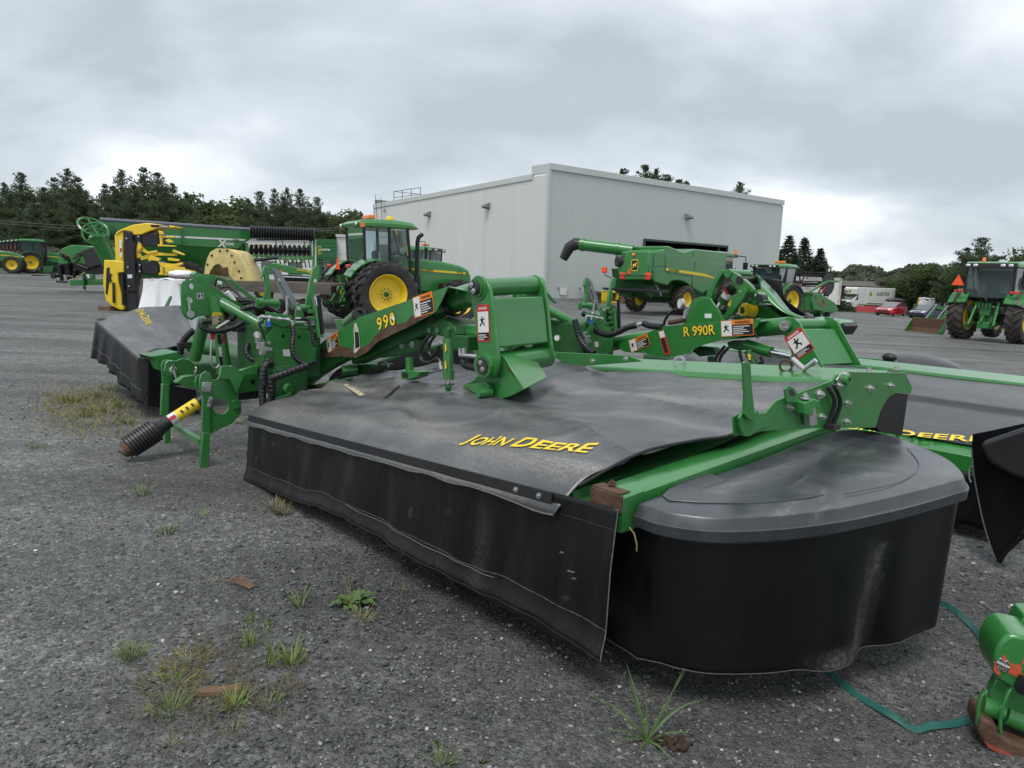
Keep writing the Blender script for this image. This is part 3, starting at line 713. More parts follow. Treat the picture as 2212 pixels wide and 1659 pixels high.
wl_ = FF.y(ZO(100, 392), .4); MB().box((gx0-4, 3.6, wl_.z/2), (8, 6, wl_.z)).build('wall', WHITE, db, 0)
MB().box((gx0-4, .55, wl_.z+.05), (8.2, .25, .25)).build('fascia', TRIM, db, 0)
for i in range(2): MB().box((gx0-2.5-3*i, .57, 1.6), (1.6, .1, 1.5)).build('window', GLASS, db, 0)

# power lines across the wood
pw = thing('power_line', 'thin overhead wires strung across the dark pines', 'wires', loc=dpt((200, 500), 78))
for ya, yb in ((594-324+324-122, 482), (476+2, 487), (528-3, 540), (551, 563), (560-15+2, 553)):
    P0 = dpt((-60, ya), 76); P1 = dpt((900, yb), 84); b0 = pw.location
    pts = [P0.lerp(P1, t)-Vector((0, 0, 1.0*4*t*(1-t)))-b0 for t in [i/24 for i in range(25)]]
    MB().tube(pts, .022, 4).build('wire', mat('wire', (0.10, 0.10, 0.10), 0.5), pw)
# ================================================================== wheels
WHC = {}
def wheel_mesh(R, w, rim, n=20, lugh=0.06, dish=0.06, style='ag'):
    key = (R, w, rim, n, style)
    if key in WHC: return WHC[key]
    t = MB(); Rr = R-lugh
    t.lathe([(rim*.97, -w*.36), (rim*1.04, -w*.44), ((Rr+rim)/2, -w*.52), (Rr*.95, -w*.50), (Rr*.99, -w*.40), (Rr, 0), (Rr*.99, w*.40), (Rr*.95, w*.50), ((Rr+rim)/2, w*.52), (rim*1.04, w*.44), (rim*.97, w*.36)], (0, 0, 0), (0, 1, 0), 40, True)
    if style == 'ag':
        for i in range(n):
            for sd_ in (-1, 1):
                a = 2*math.pi*(i+(.5 if sd_ > 0 else 0))/n; da = .52*2*math.pi/n*1.25
                pa = []
                for f, rr in ((0.0, R), (.55, R*.997), (1.0, R*.975), (1.06, R*.90)):
                    ang = a+da*f; y = sd_*w*.5*f
                    hw = .030*R/.95*(1+.25*f)
                    er = Vector((math.cos(ang), 0, math.sin(ang))); et = Vector((-math.sin(ang), 0, math.cos(ang)))
                    base = Rr*.97 if f < 1.05 else Rr*.86
                    pa.append([er*base-et*hw*1.4+Vector((0, y, 0)), er*rr-et*hw+Vector((0, y, 0)), er*rr+et*hw+Vector((0, y, 0)), er*base+et*hw*1.4+Vector((0, y, 0))])
                t.loft(pa)
    r = MB()
    for sd_ in (1,):
        r.lathe([(rim, -w*.42), (rim*1.03, -w*.40), (rim*.97, -w*.34), (rim*.93, -w*.1), (rim*.9, w*.16), (rim*.97, w*.36), (rim*1.03, w*.41), (rim*.99, w*.43), (rim*.93, w*.36), (rim*.88, w*.20), (rim*.80, w*.15-dish), (rim*.42, w*.12-dish), (rim*.40, w*.16-dish), (rim*.30, w*.16-dish), (.001, w*.16-dish)], (0, 0, 0), (0, 1, 0), 36)
    h = MB()
    for i in range(10):
        a = 6.283*i/10; c = Vector((math.cos(a)*rim*.28, w*.16-dish, math.sin(a)*rim*.28)); h.cyl(c, c+Vector((0, .03, 0)), rim*.035, 6)
    h.cyl((0, w*.12-dish, 0), (0, w*.16-dish+.07, 0), rim*.13, 12)
    WHC[key] = (r.mesh('rim'), t.mesh('tyre', 30), h.mesh('hub', 30)); return WHC[key]
def add_wheel(parent, c, R, w, rim, side, n=20, rm=YELLOW, tm=TYRE, style='ag', lean=0, hub=True, scale=1):
    r_, t_, h_ = wheel_mesh(R, w, rim, n, style=style)
    for me, m_ in ((r_, rm), (t_, tm), (h_, GREEND)):
        if not me.materials: me.materials.append(m_)
    o = bpy.data.objects.new('wheel', r_); COL.objects.link(o); o.parent = parent; o.location = c
    o.rotation_euler = (0, lean, 0 if side > 0 else math.pi)
    if o.data.materials[0] is not rm: o.material_slots[0].link = 'OBJECT'; o.material_slots[0].material = rm
    for me, nm, m_ in ((t_, 'tyre', tm), (h_, 'hub', GREEND)):
        if nm == 'hub' and not hub: continue
        k = bpy.data.objects.new(nm, me); COL.objects.link(k); k.parent = o
        if me.materials[0] is not m_: k.material_slots[0].link = 'OBJECT'; k.material_slots[0].material = m_
    return o
# ================================================================== tractors
def tractor(name, label, fr_, style='new', duals=False, loader=False, beacon=True, group=None, smv=True, tm=TYRE, detail=True, lettering=True, RR=.95, bar=False):
    T = thing(name, label, 'tractor', fr_, group)
    P = lambda q, nm, m_, par=None, bv=0, sm=35: q.build(nm, m_, par or T, sm, bv)
    RW = .52; FR = .72; wb = 2.75; tr = .98
    for s in (1, -1):
        add_wheel(T, (0, s*tr, RR), RR, RW, RR*.60, s, 20, tm=tm)
        if duals: add_wheel(T, (0, s*(tr+.72), RR), RR, RW, RR*.60, s, 20, tm=tm)
        add_wheel(T, (wb, s*.92, FR), FR, .42, FR*.55, s, 18, tm=tm)
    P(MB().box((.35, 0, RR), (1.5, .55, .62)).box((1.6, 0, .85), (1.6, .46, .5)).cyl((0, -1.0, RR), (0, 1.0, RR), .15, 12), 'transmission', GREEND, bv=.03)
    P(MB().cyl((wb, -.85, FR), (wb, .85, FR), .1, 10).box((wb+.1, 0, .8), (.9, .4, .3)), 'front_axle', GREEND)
    # bonnet
    h0, h1 = (2.02, 1.86) if style == 'old' else (1.88, 1.62)
    prof = [(1.0, 1.12), (1.0, h0), (1.6, h0+.01), (2.4, h0-.04), (3.05, h1+.02), (3.32, h1-.10), (3.42, h1-.28), (3.40, 1.05), (3.1, .95), (1.9, 1.0)]
    rings = []
    for y, k in ((-.43, .90), (-.36, 1.0), (.36, 1.0), (.43, .90)):
        rings.append([Vector((x, y, (z if z < 1.2 else 1.2+(z-1.2)*k+(0 if abs(y) < .4 else -.02)))) for x, z in prof])
    hd = P(MB().loft(rings), 'bonnet', GREENF, bv=.02)
    for s in (-1, 1):
        P(MB().prism([(1.05, s*.437, h0-.34), (3.22, s*.437, h1-.26), (3.22, s*.437, h1-.20), (1.05, s*.437, h0-.27)], (0, s*.012, 0)), 'stripe', YELP, hd)
        P(MB().prism([(2.25, s*.437, .98), (2.25, s*.437, 1.28), (2.55, s*.437, 1.30), (2.55, s*.437, .98)], (0, s*.012, 0)), 'side_screen', BLKP, hd)
        P(MB().prism([(2.75, s*.437, 1.0), (2.75, s*.437, 1.27), (3.15, s*.437, 1.27), (3.15, s*.437, 1.0)], (0, s*.012, 0)), 'side_screen', BLKP, hd)
        P(MB().box((3.36, s*.28, 1.40), (.1, .22, .14)), 'headlight', LAMP, hd, .02)
        if lettering:
            text('JOHN DEERE', (1.75, s*.452, h0-.335), (-s, 0, 0), (0, 0, 1), .62, BLKD, hd, bold=.02)
            text('7710' if style == 'old' else '6R', (3.0, s*.452, h1-.225), (-s, 0, 0), (0, 0, 1), .22 if style == 'old' else .1, BLKD, hd, bold=.02)
    P(MB().box((3.42, 0, 1.18), (.06, .55, .34)), 'grille', BLKP, hd, .01)
    P(MB().box((1.7, 0, 1.02), (1.3, .62, .3)), 'engine', GREEND, bv=.02)
    # cab
    x0, x1, zb, zt = (-.55, 1.02, 1.15, 2.78) if style == 'new' else (-.45, .92, 1.2, 2.92)
    yb, yt = .62, .80
    def cp(x, s, z): t = (z-zb)/(zt-zb); return Vector((x, s*(yb+(yt-yb)*min(1, t*2)), z))
    fl = P(MB().box((.2, 0, 1.18), (1.55, 1.3, .28)), 'cab_floor', BLKP, bv=.03)
    pil = [(x0-.05, x0-.12), (.28, .22), (x1+.08, x1-.12)]
    for s in (-1, 1):
        for (xb, xt) in pil:
            P(MB().tube([cp(xb, s, zb), cp((xb+xt)/2, s, zb+.8), cp(xt, s, zt)], .045, 6), 'pillar', BLKP)
        for (b0, t0), (b1, t1) in zip(pil, pil[1:]):
            zz = zb+.42 if b0 < 0 else zb+.02
            P(MB().poly([cp(b0+.05, s, zz), cp(b1-.05, s, zz), cp(t1-.05, s, zt-.04), cp(t0+.05, s, zt-.04)]), 'side_window', GLASSC if style == 'old' else GLASSD, sm=0)
    P(MB().poly([cp(x0-.05, 1, zb+.5), cp(x0-.05, -1, zb+.5), cp(x0-.12, -1, zt-.05), cp(x0-.12, 1, zt-.05)]), 'rear_window', GLASSC if style == 'old' else GLASSD, sm=0)
    P(MB().poly([cp(x1+.08, 1, zb+.35), cp(x1+.08, -1, zb+.35), cp(x1-.12, -1, zt-.05), cp(x1-.12, 1, zt-.05)]), 'windscreen', GLASSC if style == 'old' else GLASSD, sm=0)
    rf = [(x0-.28, zt-.02), (x0-.30, zt+.10), (x0-.1, zt+.20), (.3, zt+.24), (x1+.0, zt+.20), (x1+.2, zt+.08), (x1+.18, zt-.02)]
    rings = [[Vector((x*k2+(1-k2)*.2, y, zt+(z-zt)*k)) for x, z in rf] for y, k, k2 in ((-.92, .45, .93), (-.80, .95, 1), (.80, .95, 1), (.92, .45, .93))]
    roof = P(MB().loft(rings), 'cab_roof', GREENF, bv=.015)
    if style == 'new': P(MB().box((x0-.25, 0, zt+.05), (.14, 1.76, .16)).box((x1+.14, 0, zt+.05), (.16, 1.76, .16)), 'light_bar', BLKP, roof)
    for xx in (x0-.30, x1+.2):
        for y in ((-.7, -.45, .45, .7) if style == 'new' else (-.72, .72)):
            P(MB().ball((xx-(.03 if xx < 0 else -.03), y, zt+.05), (.03, .09, .055), 10, 6), 'work_light', LAMP, roof)
    if style == 'old':
        for s in (-1, 1): P(MB().box((x0-.2, s*.9, zt+.02), (.12, .06, .12)), 'marker_light', AMBER, roof)
    P(MB().box((.2, 0, zb+.35), (.5, .5, .14)).box((-.02, 0, zb+.72), (.14, .48, .65)), 'seat', BLKP, bv=.04)
    P(MB().lathe([(.17, 0), (.20, .01), (.17, .03)], (.72, 0, zb+.82), (-.5, 0, .85), 16, True).cyl((.78, 0, zb+.3), (.72, 0, zb+.82), .03, 6), 'steering_wheel', BLKP)
    if beacon:
        if bar: P(MB().box((-.1, .1, zt+.32), (.22, .62, .13)), 'beacon', AMBER, roof, .03)
        else: P(MB().cyl((x0+.1, .35, zt+.2), (x0+.1, .35, zt+.36), .07, 12, .055), 'beacon', AMBER, roof)
    if style == 'old':
        P(MB().lathe([(.13, 0), (.13, .08), (.10, .13), (.001, .14)], (.55, 0, zt+.25), (0, 0, 1), 16), 'receiver_dome', YELLOW, roof)
        for dx_, dy_ in ((.1, -.1), (.5, .5)): P(MB().cyl((dx_, dy_, zt+.2), (dx_-.06, dy_, zt+1.0), .008, 5), 'aerial', BLACK, roof)
    # exhaust on the right front corner post
    P(MB().tube([(1.22, -.60, 1.0), (1.22, -.60, 1.5)], .11, 12).tube([(1.22, -.60, 1.5), (1.22, -.60, 2.55), (1.25, -.60, 2.68), (1.38, -.60, 2.80)], [.065, .065, .065, .07], 12), 'exhaust', BLACK)
    for s in (-1, 1):
        # fender arch
        pr = [(RR*1.10*math.cos(R_(a)), RR+RR*1.10*math.sin(R_(a))) for a in range(20, 151, 13)]
        q = MB()
        for (xa, za), (xb, zb_) in zip(pr, pr[1:]):
            q.loft([[Vector((xa, s*.62, za)), Vector((xb, s*.62, zb_)), Vector((xb*.97, s*.62, zb_-.04)), Vector((xa*.97, s*.62, za-.04))], [Vector((xa, s*1.24, za-.05)), Vector((xb, s*1.24, zb_-.05)), Vector((xb*.97, s*1.24, zb_-.09)), Vector((xa*.97, s*1.24, za-.09))]])
        f_ = P(q, 'fender', GREENF if style == 'old' else GREENF, sm=60)
        if style == 'new':
            q = MB()
            for (xa, za), (xb, zb_) in zip(pr[2:], pr[3:]):
                q.loft([[Vector((xa*1.01, s*.95, za+.01)), Vector((xb*1.01, s*.95, zb_+.01)), Vector((xb*.97, s*.95, zb_-.04)), Vector((xa*.97, s*.95, za-.04))], [Vector((xa, s*1.3, za-.14)), Vector((xb, s*1.3, zb_-.14)), Vector((xb*.95, s*1.3, zb_-.2)), Vector((xa*.95, s*1.3, za-.2))]])
            P(q, 'fender_extension', BLKP, f_, sm=60)
        P(MB().box((-.86, s*.92, 1.86 if style == 'new' else 1.72), (.08, .30, .10)), 'tail_light', REDL, f_, .02)
        P(MB().tube([(1.1, s*.8, 2.55), (1.25, s*1.1, 2.55), (1.25, s*1.12, 2.1)], .015, 5).box((1.27, s*1.14, 2.2), (.03, .17, .34)), 'mirror', BLKP)
        P(MB().box((1.05, s*.82, .55), (.42, .1, .04)).box((1.05, s*.8, .85), (.42, .1, .04)).box((1.05, s*.78, 1.12), (.42, .1, .04)).box((.84, s*.8, .85), (.04, .1, .66)).box((1.26, s*.8, .85), (.04, .1, .66)), 'step', GREEND)
        # rear linkage
        P(MB().bar((-.3, s*.35, .70), (-1.15, s*.42, .58), .08, .10), 'lower_link', GREEND)
        P(MB().cyl((-.95, s*.42, .62), (-.55, s*.36, 1.40), .045, 8).cyl((-.75, s*.39, 1.0), (-.65, s*.37, 1.22), .06, 8), 'lift_rod', GREENF)
        P(MB().bar((-.2, s*.3, 1.45), (-.62, s*.38, 1.42), .09, .12), 'lift_arm', GREEND)
    P(MB().box((-.35, 0, 1.0), (.4, .5, .7)).box((-.62, 0, 1.15), (.25, .36, .35)).box((-.6, 0, .62), (.3, .42, .25)), 'rear_housing', GREENF, bv=.03)
    q = MB()
    for i in range(4): q.box((-.78, -.18+.12*i, 1.35), (.12, .08, .2))
    P(q, 'hydraulic_valves', GREEND)
    P(MB().bar((-.55, 0, 1.3), (-.8, .05, .75), .07, .07), 'top_link', GREENF)
    if smv:
        sx, sy, sz_ = (-.95, .95, 2.08) if style == 'new' else (-.75, .45, 1.62)
        P(MB().prism([(sx, sy-.22, sz_), (sx, sy+.22, sz_), (sx, sy, sz_+.40)], (.01, 0, 0)), 'slow_vehicle_triangle', SMV)
        P(MB().cyl((sx+.04, sy, 1.7), (sx+.04, sy, sz_+.1), .015, 5), 'sign_post', BLACK)
    if loader:
        for s in (-1, 1):
            P(MB().bar((.9, s*.62, 1.65), (2.0, s*.68, 1.72), .1, .16).bar((2.0, s*.68, 1.75), (4.1, s*.68, .55), .1, .16), 'loader_arm', GREENF)
            P(MB().cyl((1.3, s*.68, .9), (2.6, s*.68, 1.25), .05, 8), 'loader_ram', GREEND)
            P(MB().box((1.2, s*.55, 1.2), (.22, .1, .9)), 'loader_mount', GREEND)
            P(MB().bar((2.6, s*.68, 1.55), (4.1, s*.68, .95), .05, .08), 'levelling_rod', GALV)
        pr = [(4.15, 1.02), (4.15, .35), (4.3, .22), (5.0, .20), (5.02, .24), (4.36, .30), (4.24, .42), (4.22, 1.02)]
        b_ = P(MB().prism([(x, -1.15, z) for x, z in pr], (0, 2.3, 0)), 'bucket', RUST)
        for s in (-1.15, 1.13): P(MB().prism([(4.17, s, 1.0), (4.17, s, .3), (4.32, s, .21), (4.98, s, .21)], (0, .02, 0)), 'bucket_side', GREENF, b_)
        P(MB().box((4.12, 0, .95), (.1, 2.32, .16)), 'bucket_back', GREENF, b_)
    return T
tr_o = dpt((790, 690), 23.2)
TF = Frame((tr_o.x, tr_o.y), math.atan2(.52, .855))
T77 = tractor('tractor', 'older green tractor with dual yellow rear wheels beside the warehouse', TF, 'old', True, bar=True)
T77.scale = (1.05, 1.05, 1.04)
for c in T77.children:
    if c.name.split('.')[0] not in ('wheel', 'front_axle', 'transmission', 'lower_link', 'lift_rod', 'lift_arm', 'rear_housing', 'hydraulic_valves', 'top_link', 'slow_vehicle_triangle', 'sign_post', 'fender', 'bonnet', 'engine'): c.location.x += .22
# tractor roof seen just behind it
t2 = dpt((915, 650), 38); tractor('tractor', 'green tractor whose roof shows above the older tractor bonnet', Frame((t2.x, t2.y, gz(t2.x, t2.y)), R_(165)), 'new', smv=False, bar=True, lettering=False)
rt = dpt((2076, 700), 27.8)+Vector((.70, -.68, 0)); rz = gz(rt.x, rt.y)
tractor('tractor', 'green tractor with dusty tyres seen from behind on open gravel', Frame((rt.x, rt.y, rz), math.atan2(.60, .80)), 'new', tm=TYRED)
t3 = dpt((1672, 650), 41); tractor('tractor', 'green tractor parked between the combine and the reel header', Frame((t3.x, t3.y, gz(t3.x, t3.y)), R_(215)), 'new', smv=False, bar=True)
# the row at the far left
b0 = dpt((66, 590), 64); first = None
rowdir = Vector((-.665, .75, 0)).normalized()
for i in range(6):
    p = b0+rowdir*(2.75*i)
    lab = ['green tractor closest to the baler, first of the far tractor row', 'green tractor second from the baler in the far row', 'green tractor third from the baler in the far row', 'green tractor fourth from the baler in the far row', 'green tractor fifth from the baler in the far row', 'green tractor at the far end of the row beside the verge'][i]
    if i == 0: first = tractor('tractor', lab, Frame((p.x, p.y, gz(p.x, p.y)), R_(38)), 'new', smv=True, beacon=False, group='tractors in the far row', lettering=False)
    else: dup(first, (p.x, p.y, gz(p.x, p.y)), R_(38), lab)
p = dpt((-52, 588), 60); dup(first, (p.x, p.y, gz(p.x, p.y)), R_(24), 'green tractor standing apart in front of the far tractor row')

# ================================================================== combine
ca = gpt(ZZ(1375, 673)); cb = gpt(ZZ(1470, 680)); mid = (ca+cb)/2
ax_ = (cb-ca).normalized(); CF = Frame((mid.x, mid.y), math.atan2(ax_.x, -ax_.y))
cm = thing('combine_harvester', 'green combine harvester with its unloading auger swung out', 'combine', CF)
YS = -1.62
xr = CF.y(ZH(1250, 400), YS).x
def cs(pts, y=YS): return [CF.y(ZH(*p), y) for p in pts]
def cr_(pts): return [CF.x(ZH(*p), xr) for p in pts]
yL = CF.x(ZH(945, 450), xr).y
side = cs([(1250, 262), (1375, 250), (1375, 210), (1420, 208), (1560, 268), (1670, 236), (1982, 268), (1975, 440), (1900, 500), (1850, 570), (1800, 640), (1740, 672), (1690, 655), (1640, 620), (1600, 580), (1560, 560), (1500, 545), (1440, 555), (1400, 600), (1340, 580), (1270, 562), (1245, 530)])
MB().prism(side, (0, yL-YS, 0)).build('body', GREENF, cm, 30, .06)
rear = cr_([(935, 335), (1000, 325), (1005, 300), (1050, 250), (1250, 258), (1245, 530), (1235, 545), (985, 545), (948, 530), (940, 440)])
MB().prism(rear, (-.25, 0, 0)).build('rear_hood', GREENF, cm, 30, .08)
def cpanel(nm, pts, m_, d=.03, bv=.02): return MB().prism(cs(pts, YS-.001), (0, -d, 0)).build(nm, m_, cm, 30, bv)
cpanel('side_panel', [(1380, 300), (1650, 300), (1665, 250), (1660, 470), (1640, 505), (1400, 470), (1375, 455)], GREENF)
cpanel('side_panel', [(1672, 360), (1965, 385), (1970, 440), (1890, 520), (1800, 635), (1740, 668), (1645, 615), (1640, 520), (1660, 470)], GREENF)
cpanel('side_panel', [(1262, 275), (1365, 265), (1368, 400), (1262, 410)], GREENF)
cpanel('side_panel', [(1255, 430), (1370, 425), (1372, 460), (1400, 480), (1635, 515), (1630, 600), (1560, 550), (1500, 538), (1430, 548), (1395, 590), (1270, 555)], GREENF)
o = cpanel('stripe', [(1380, 425), (1650, 462), (1760, 480), (1860, 518), (1850, 525), (1750, 505), (1650, 488), (1380, 448)], YELP, .05, 0)
a_, b_ = CF.y(ZH(1400, 445), YS), CF.y(ZH(1505, 458), YS)
text('JOHN DEERE', (a_+b_)/2+Vector((0, -.06, 0)), (1, 0, (b_.z-a_.z)/(b_.x-a_.x)), (0, 0, 1), abs(b_.x-a_.x), BLKD, o, bold=.02)
ec = CF.x(ZH(1078, 395), xr-.27)
leaping_emblem(cm, ec, (0, -1, 0), (0, 0, 1), .42, .55, YELP, BLKD, YELP)
t_ = [CF.x(ZH(*p), xr-.27) for p in ((1005, 478), (1045, 478), (1025, 425))]
MB().prism(t_, (-.01, 0, 0)).build('slow_vehicle_triangle', SMV, cm, 0)
for p in ((962, 480), (1210, 482)): c = CF.x(ZH(*p), xr-.25); MB().box(c, (.06, .30, .12)).build('reflector', SMV, cm, 0)
for p in ((958, 512), (1206, 518)): c = CF.x(ZH(*p), xr-.25); MB().box(c, (.08, .28, .2)).build('tail_light', REDL, cm, 0, .02)
c = CF.x(ZH(955, 360), xr-.1); MB().cyl(c, c+Vector((-.25, .15, 0)), .26, 16).build('air_duct', BLKP, cm)
c = CF.x(ZH(1068, 293), xr-.27); MB().ball(c, .09, 10, 6).build('beacon', AMBER, cm)
MB().box((xr-.26, (YS+yL)/2, CF.x(ZH(1000, 490), xr).z), (.08, abs(yL-YS)*.95, .04)).build('rear_seam', GREEND, cm)
# unloading auger
a_ = CF.x(ZH(540, 190), xr-.3); b_ = CF.x(ZH(1060, 255), xr+.9)
au = MB().cyl(a_, b_, .30, 18).build('auger_tube', GREENF, cm)
for t in (.06, .72): c = a_.lerp(b_, t); d = (b_-a_).normalized(); MB().cyl(c-d*.05, c+d*.05, .335, 18).build('flange', GREENF, au)
d = (a_-b_).normalized()
MB().tube([a_, a_+d*.22+Vector((0, 0, .0)), a_+d*.55+Vector((0, 0, -.22)), a_+d*.85+Vector((0, 0, -.85))], [.30, .31, .29, .21], 16).build('auger_spout', BLKP, cm)
# outrigger lamp
a_ = CF.x(ZH(955, 548), xr-.1); b_ = CF.x(ZH(900, 545), xr-.1); c_ = CF.x(ZH(785, 490), xr-.1); d_ = CF.x(ZH(780, 465), xr-.1)
MB().tube([a_, b_, c_, d_], .025, 6).build('lamp_arm', BLACK, cm); MB().box(CF.x(ZH(780, 442), xr-.1), (.1, .32, .28)).build('outrigger_light', SMV, cm, 0, .03)
# undercarriage
cw = .95
for s in (1, -1): add_wheel(cm, (0, s*1.45, .74), .74, .52, .40, s, 18, tm=TYRED)
for s in (1, -1): add_wheel(cm, (4.3, s*1.45, .95), .95, .70, .55, s, 20, tm=TYRED)
MB().cyl((0, -1.3, .74), (0, 1.3, .74), .13, 10).box((0, 0, .95), (.4, .9, .3)).build('rear_axle', GREEND, cm)
MB().box((1.8, 0, 1.25), (4.4, 1.9, .9)).build('chassis', GREEND, cm, 0, .05)
MB().cyl((4.1, -1.6, 1.0), (4.1, 1.6, 1.0), .2, 10).build('front_axle', GREEND, cm)
zt_ = CF.x(ZH(1100, 640), xr).z
MB().box((xr+.2, (YS+yL)/2+.1, zt_), (1.3, 2.9, .12)).box((xr-.35, (YS+yL)/2, zt_+.02), (.4, 3.2, .05)).build('straw_spreader_deck', BLKP, cm)
MB().prism([Vector((xr+.2, -.9, zt_+1.0)), Vector((xr+1.6, -.9, zt_+1.0)), Vector((xr+1.2, -.9, zt_-.4)), Vector((xr+.5, -.9, zt_-.1))], (0, 1.8, 0)).build('chopper_housing', GREEND, cm)
MB().bar((xr+.4, -1.3, zt_+.75), (xr+1.3, -1.35, zt_-.25), .06, .08).build('strut', GALV, cm)
MB().cyl((xr+.6, .2, zt_-.1), (xr+.6, .2, zt_-.35), .4, 16).build('spreader_disc', GREEND, cm)
# grain tank rails, cab
top = side[5].z
MB().box((side[4].x-.1, .2, top-.12), (1.2, 2.0, .25)).build('engine_deck', GREEND, cm)
xf = side[6].x
cabx = xf+.9
MB().poly([(xf+.1, YS+.35, 1.9), (xf+1.7, YS+.45, 1.9), (xf+1.5, YS+.45, side[6].z-.1), (xf+.1, YS+.35, side[6].z-.1)]).build('cab_side_window', GLASS, cm, 0)
MB().box((xf+.8, 0, 2.6), (1.5, 2.2, 1.5)).build('cab', GLASS, cm, 0, .1)
MB().box((xf+.95, 0, side[6].z-.12), (2.1, 2.5, .2)).build('cab_roof', GREENF, cm, 0, .05)
for s in (-1, 1): MB().tube([(xf+1.6, s*1.2, side[6].z-.1), (xf+2.4, s*1.5, side[6].z-.15), (xf+2.4, s*1.5, side[6].z-.4)], .03, 6).box((xf+2.4, s*1.5, side[6].z-.75), (.08, .25, .6)).build('mirror', BLKP, cm)
MB().cyl((xf+1.6, -1.3, side[6].z-.05), (xf+1.6, -1.3, side[6].z+.2), .08, 10).build('beacon', AMBER, cm)
MB().tube([(xf+.3, YS-.1, 1.0), (xf+.3, YS-.1, 2.4), (xf+.9, YS-.1, 2.5), (xf+.9, YS-.1, 1.0)], .025, 6).build('ladder_rail', BLACK, cm)
# ================================================================== reel header on its trailer
h0_ = gpt(ZP(1000, 1180), gz(17, 38)); HF = Frame((h0_.x, h0_.y, gz(h0_.x, h0_.y)), math.atan2(.80, -.60))   # x runs along the header, away left
hdm = thing('reel_header', 'green grain header with black pickup reel on a transport trailer', 'header', HF)
ep = [HF.x(ZP(*p), 0) for p in ((690, 785), (760, 758), (830, 772), (950, 850), (1080, 930), (1138, 1040), (1125, 1088), (1000, 1112), (900, 1095), (800, 1078), (690, 1052), (675, 900))]
MB().prism(ep, (.12, 0, 0)).build('end_panel', GREENF, hdm, 0, .03)
LH = 8.5; ys = [p.y for p in ep]; yb_ = ep[0].y; zs = [p.z for p in ep]
MB().prism([(0.12, yb_, zs[0]), (.12, yb_, zs[10]), (.12, yb_+(.9 if yb_ < ep[5].y else -.9), min(zs)+.02), (.12, yb_+(.85 if yb_ < ep[5].y else -.85), min(zs)+.1), (.12, yb_+(.1 if yb_ < ep[5].y else -.1), zs[10]+.15), (.12, yb_+(.06 if yb_ < ep[5].y else -.06), zs[0])], (LH, 0, 0)).build('trough', GREENF, hdm, 0)
for i in range(5): MB().box((.6+i*1.7, yb_-(.06 if yb_ < ep[5].y else -.06), (zs[0]+zs[10])/2), (.12, .1, zs[0]-zs[10])).build('back_rib', GREENF, hdm)
MB().box((LH/2, yb_, zs[0]+.05), (LH, .14, .12)).build('top_beam', GREENF, hdm)
MB().box((LH*.93/2+.3, yb_-(.05 if yb_ < ep[5].y else -.05), zs[0]+.06), (.35, .06, .1)).build('reflector', SMV, hdm)
tri = [HF.x(ZP(*p), -.01) for p in ((845, 875), (875, 875), (895, 965), (880, 978), (800, 965), (785, 945))]
q = MB()
tc0 = sum(tri, Vector())/len(tri)
for a_, b_ in zip(tri, tri[1:]+tri[:1]): q.bar(a_, b_, .02, .05, (1, 0, 0))
q.build('triangle_outline', REDL, hdm)
leaping_emblem(hdm, HF.x(ZP(738, 838), -.012), (0, -1, 0) if HF.ey.x < 0 else (0, 1, 0), (0, 0, 1), .17, .17, BLKD, BLKD, YELP)
rc = HF.x(ZP(955, 610), .3); rr_ = .75
dk = MB().cyl(rc+Vector((-.05, 0, 0)), rc+Vector((.02, 0, 0)), rr_*.92, 24).build('reel_end_disc', BLACK, hdm)
for k in range(6):
    a = 6.283*k/6+.2; c = rc+Vector((0, math.cos(a)*rr_, math.sin(a)*rr_))
    bt = MB().cyl(c, c+Vector((LH-.6, 0, 0)), .045, 6).build('reel_bat', BLACK, hdm)
    q = MB()
    for j in range(46): q.bar(c+Vector((.1+j*.17, 0, 0)), c+Vector((.1+j*.17, -.05, -.24)), .02, .02)
    o = q.build('tines', BLACK, bt); o['kind'] = 'stuff'
for j in range(5):
    q = MB()
    for k in range(3):
        a = 6.283*k/6+.2; v = Vector((0, math.cos(a)*rr_, math.sin(a)*rr_)); q.bar(rc+Vector((1.6*j+.3, 0, 0))-v, rc+Vector((1.6*j+.3, 0, 0))+v, .07, .07)
    q.build('reel_spider', BLACK, hdm)
MB().cyl(rc, rc+Vector((LH-.6, 0, 0)), .09, 8).build('reel_tube', BLACK, hdm)
a_ = HF.x(ZP(600, 760), 0.1); b_ = HF.x(ZP(950, 545), 0.1); c_ = HF.x(ZP(1125, 560), .1)
MB().bar(a_, b_, .1, .12).bar(b_, c_, .1, .12).build('reel_arm', GREENF, hdm)
for p in ((825, 650), (848, 738)): c = HF.x(ZP(*p), .02); MB().box(c, (.04, .14, .1)).build('marker', SMV, hdm)
a_ = HF.x(ZP(905, 660), .02); b_ = HF.x(ZP(845, 735), .02); MB().bar(a_, b_, .03, .06).build('red_band', REDL, hdm)
a_ = HF.x(ZP(1035, 690), 0.2)
for xx in (.3, 6.2):
    for yy in (ep[7].y-.05, ep[7].y+(-1.0 if yb_ < ep[5].y else 1.0)): add_wheel(hdm, (xx, yy, .30), .30, .2, .17, 1, style='car', rm=GREEND)
MB().box((3.2, (ep[7].y+yb_)/2, .42), (6.8, .14, .14)).box((.3, (ep[7].y+yb_)/2, .34), (.14, 1.2, .1)).box((6.2, (ep[7].y+yb_)/2, .34), (.14, 1.2, .1)).build('trailer_frame', GREEND, hdm)
for xx in (1.0, 5.4): MB().box((xx, (ep[7].y+yb_)/2, .62), (.12, .5, .4)).build('cradle', GREEND, hdm)
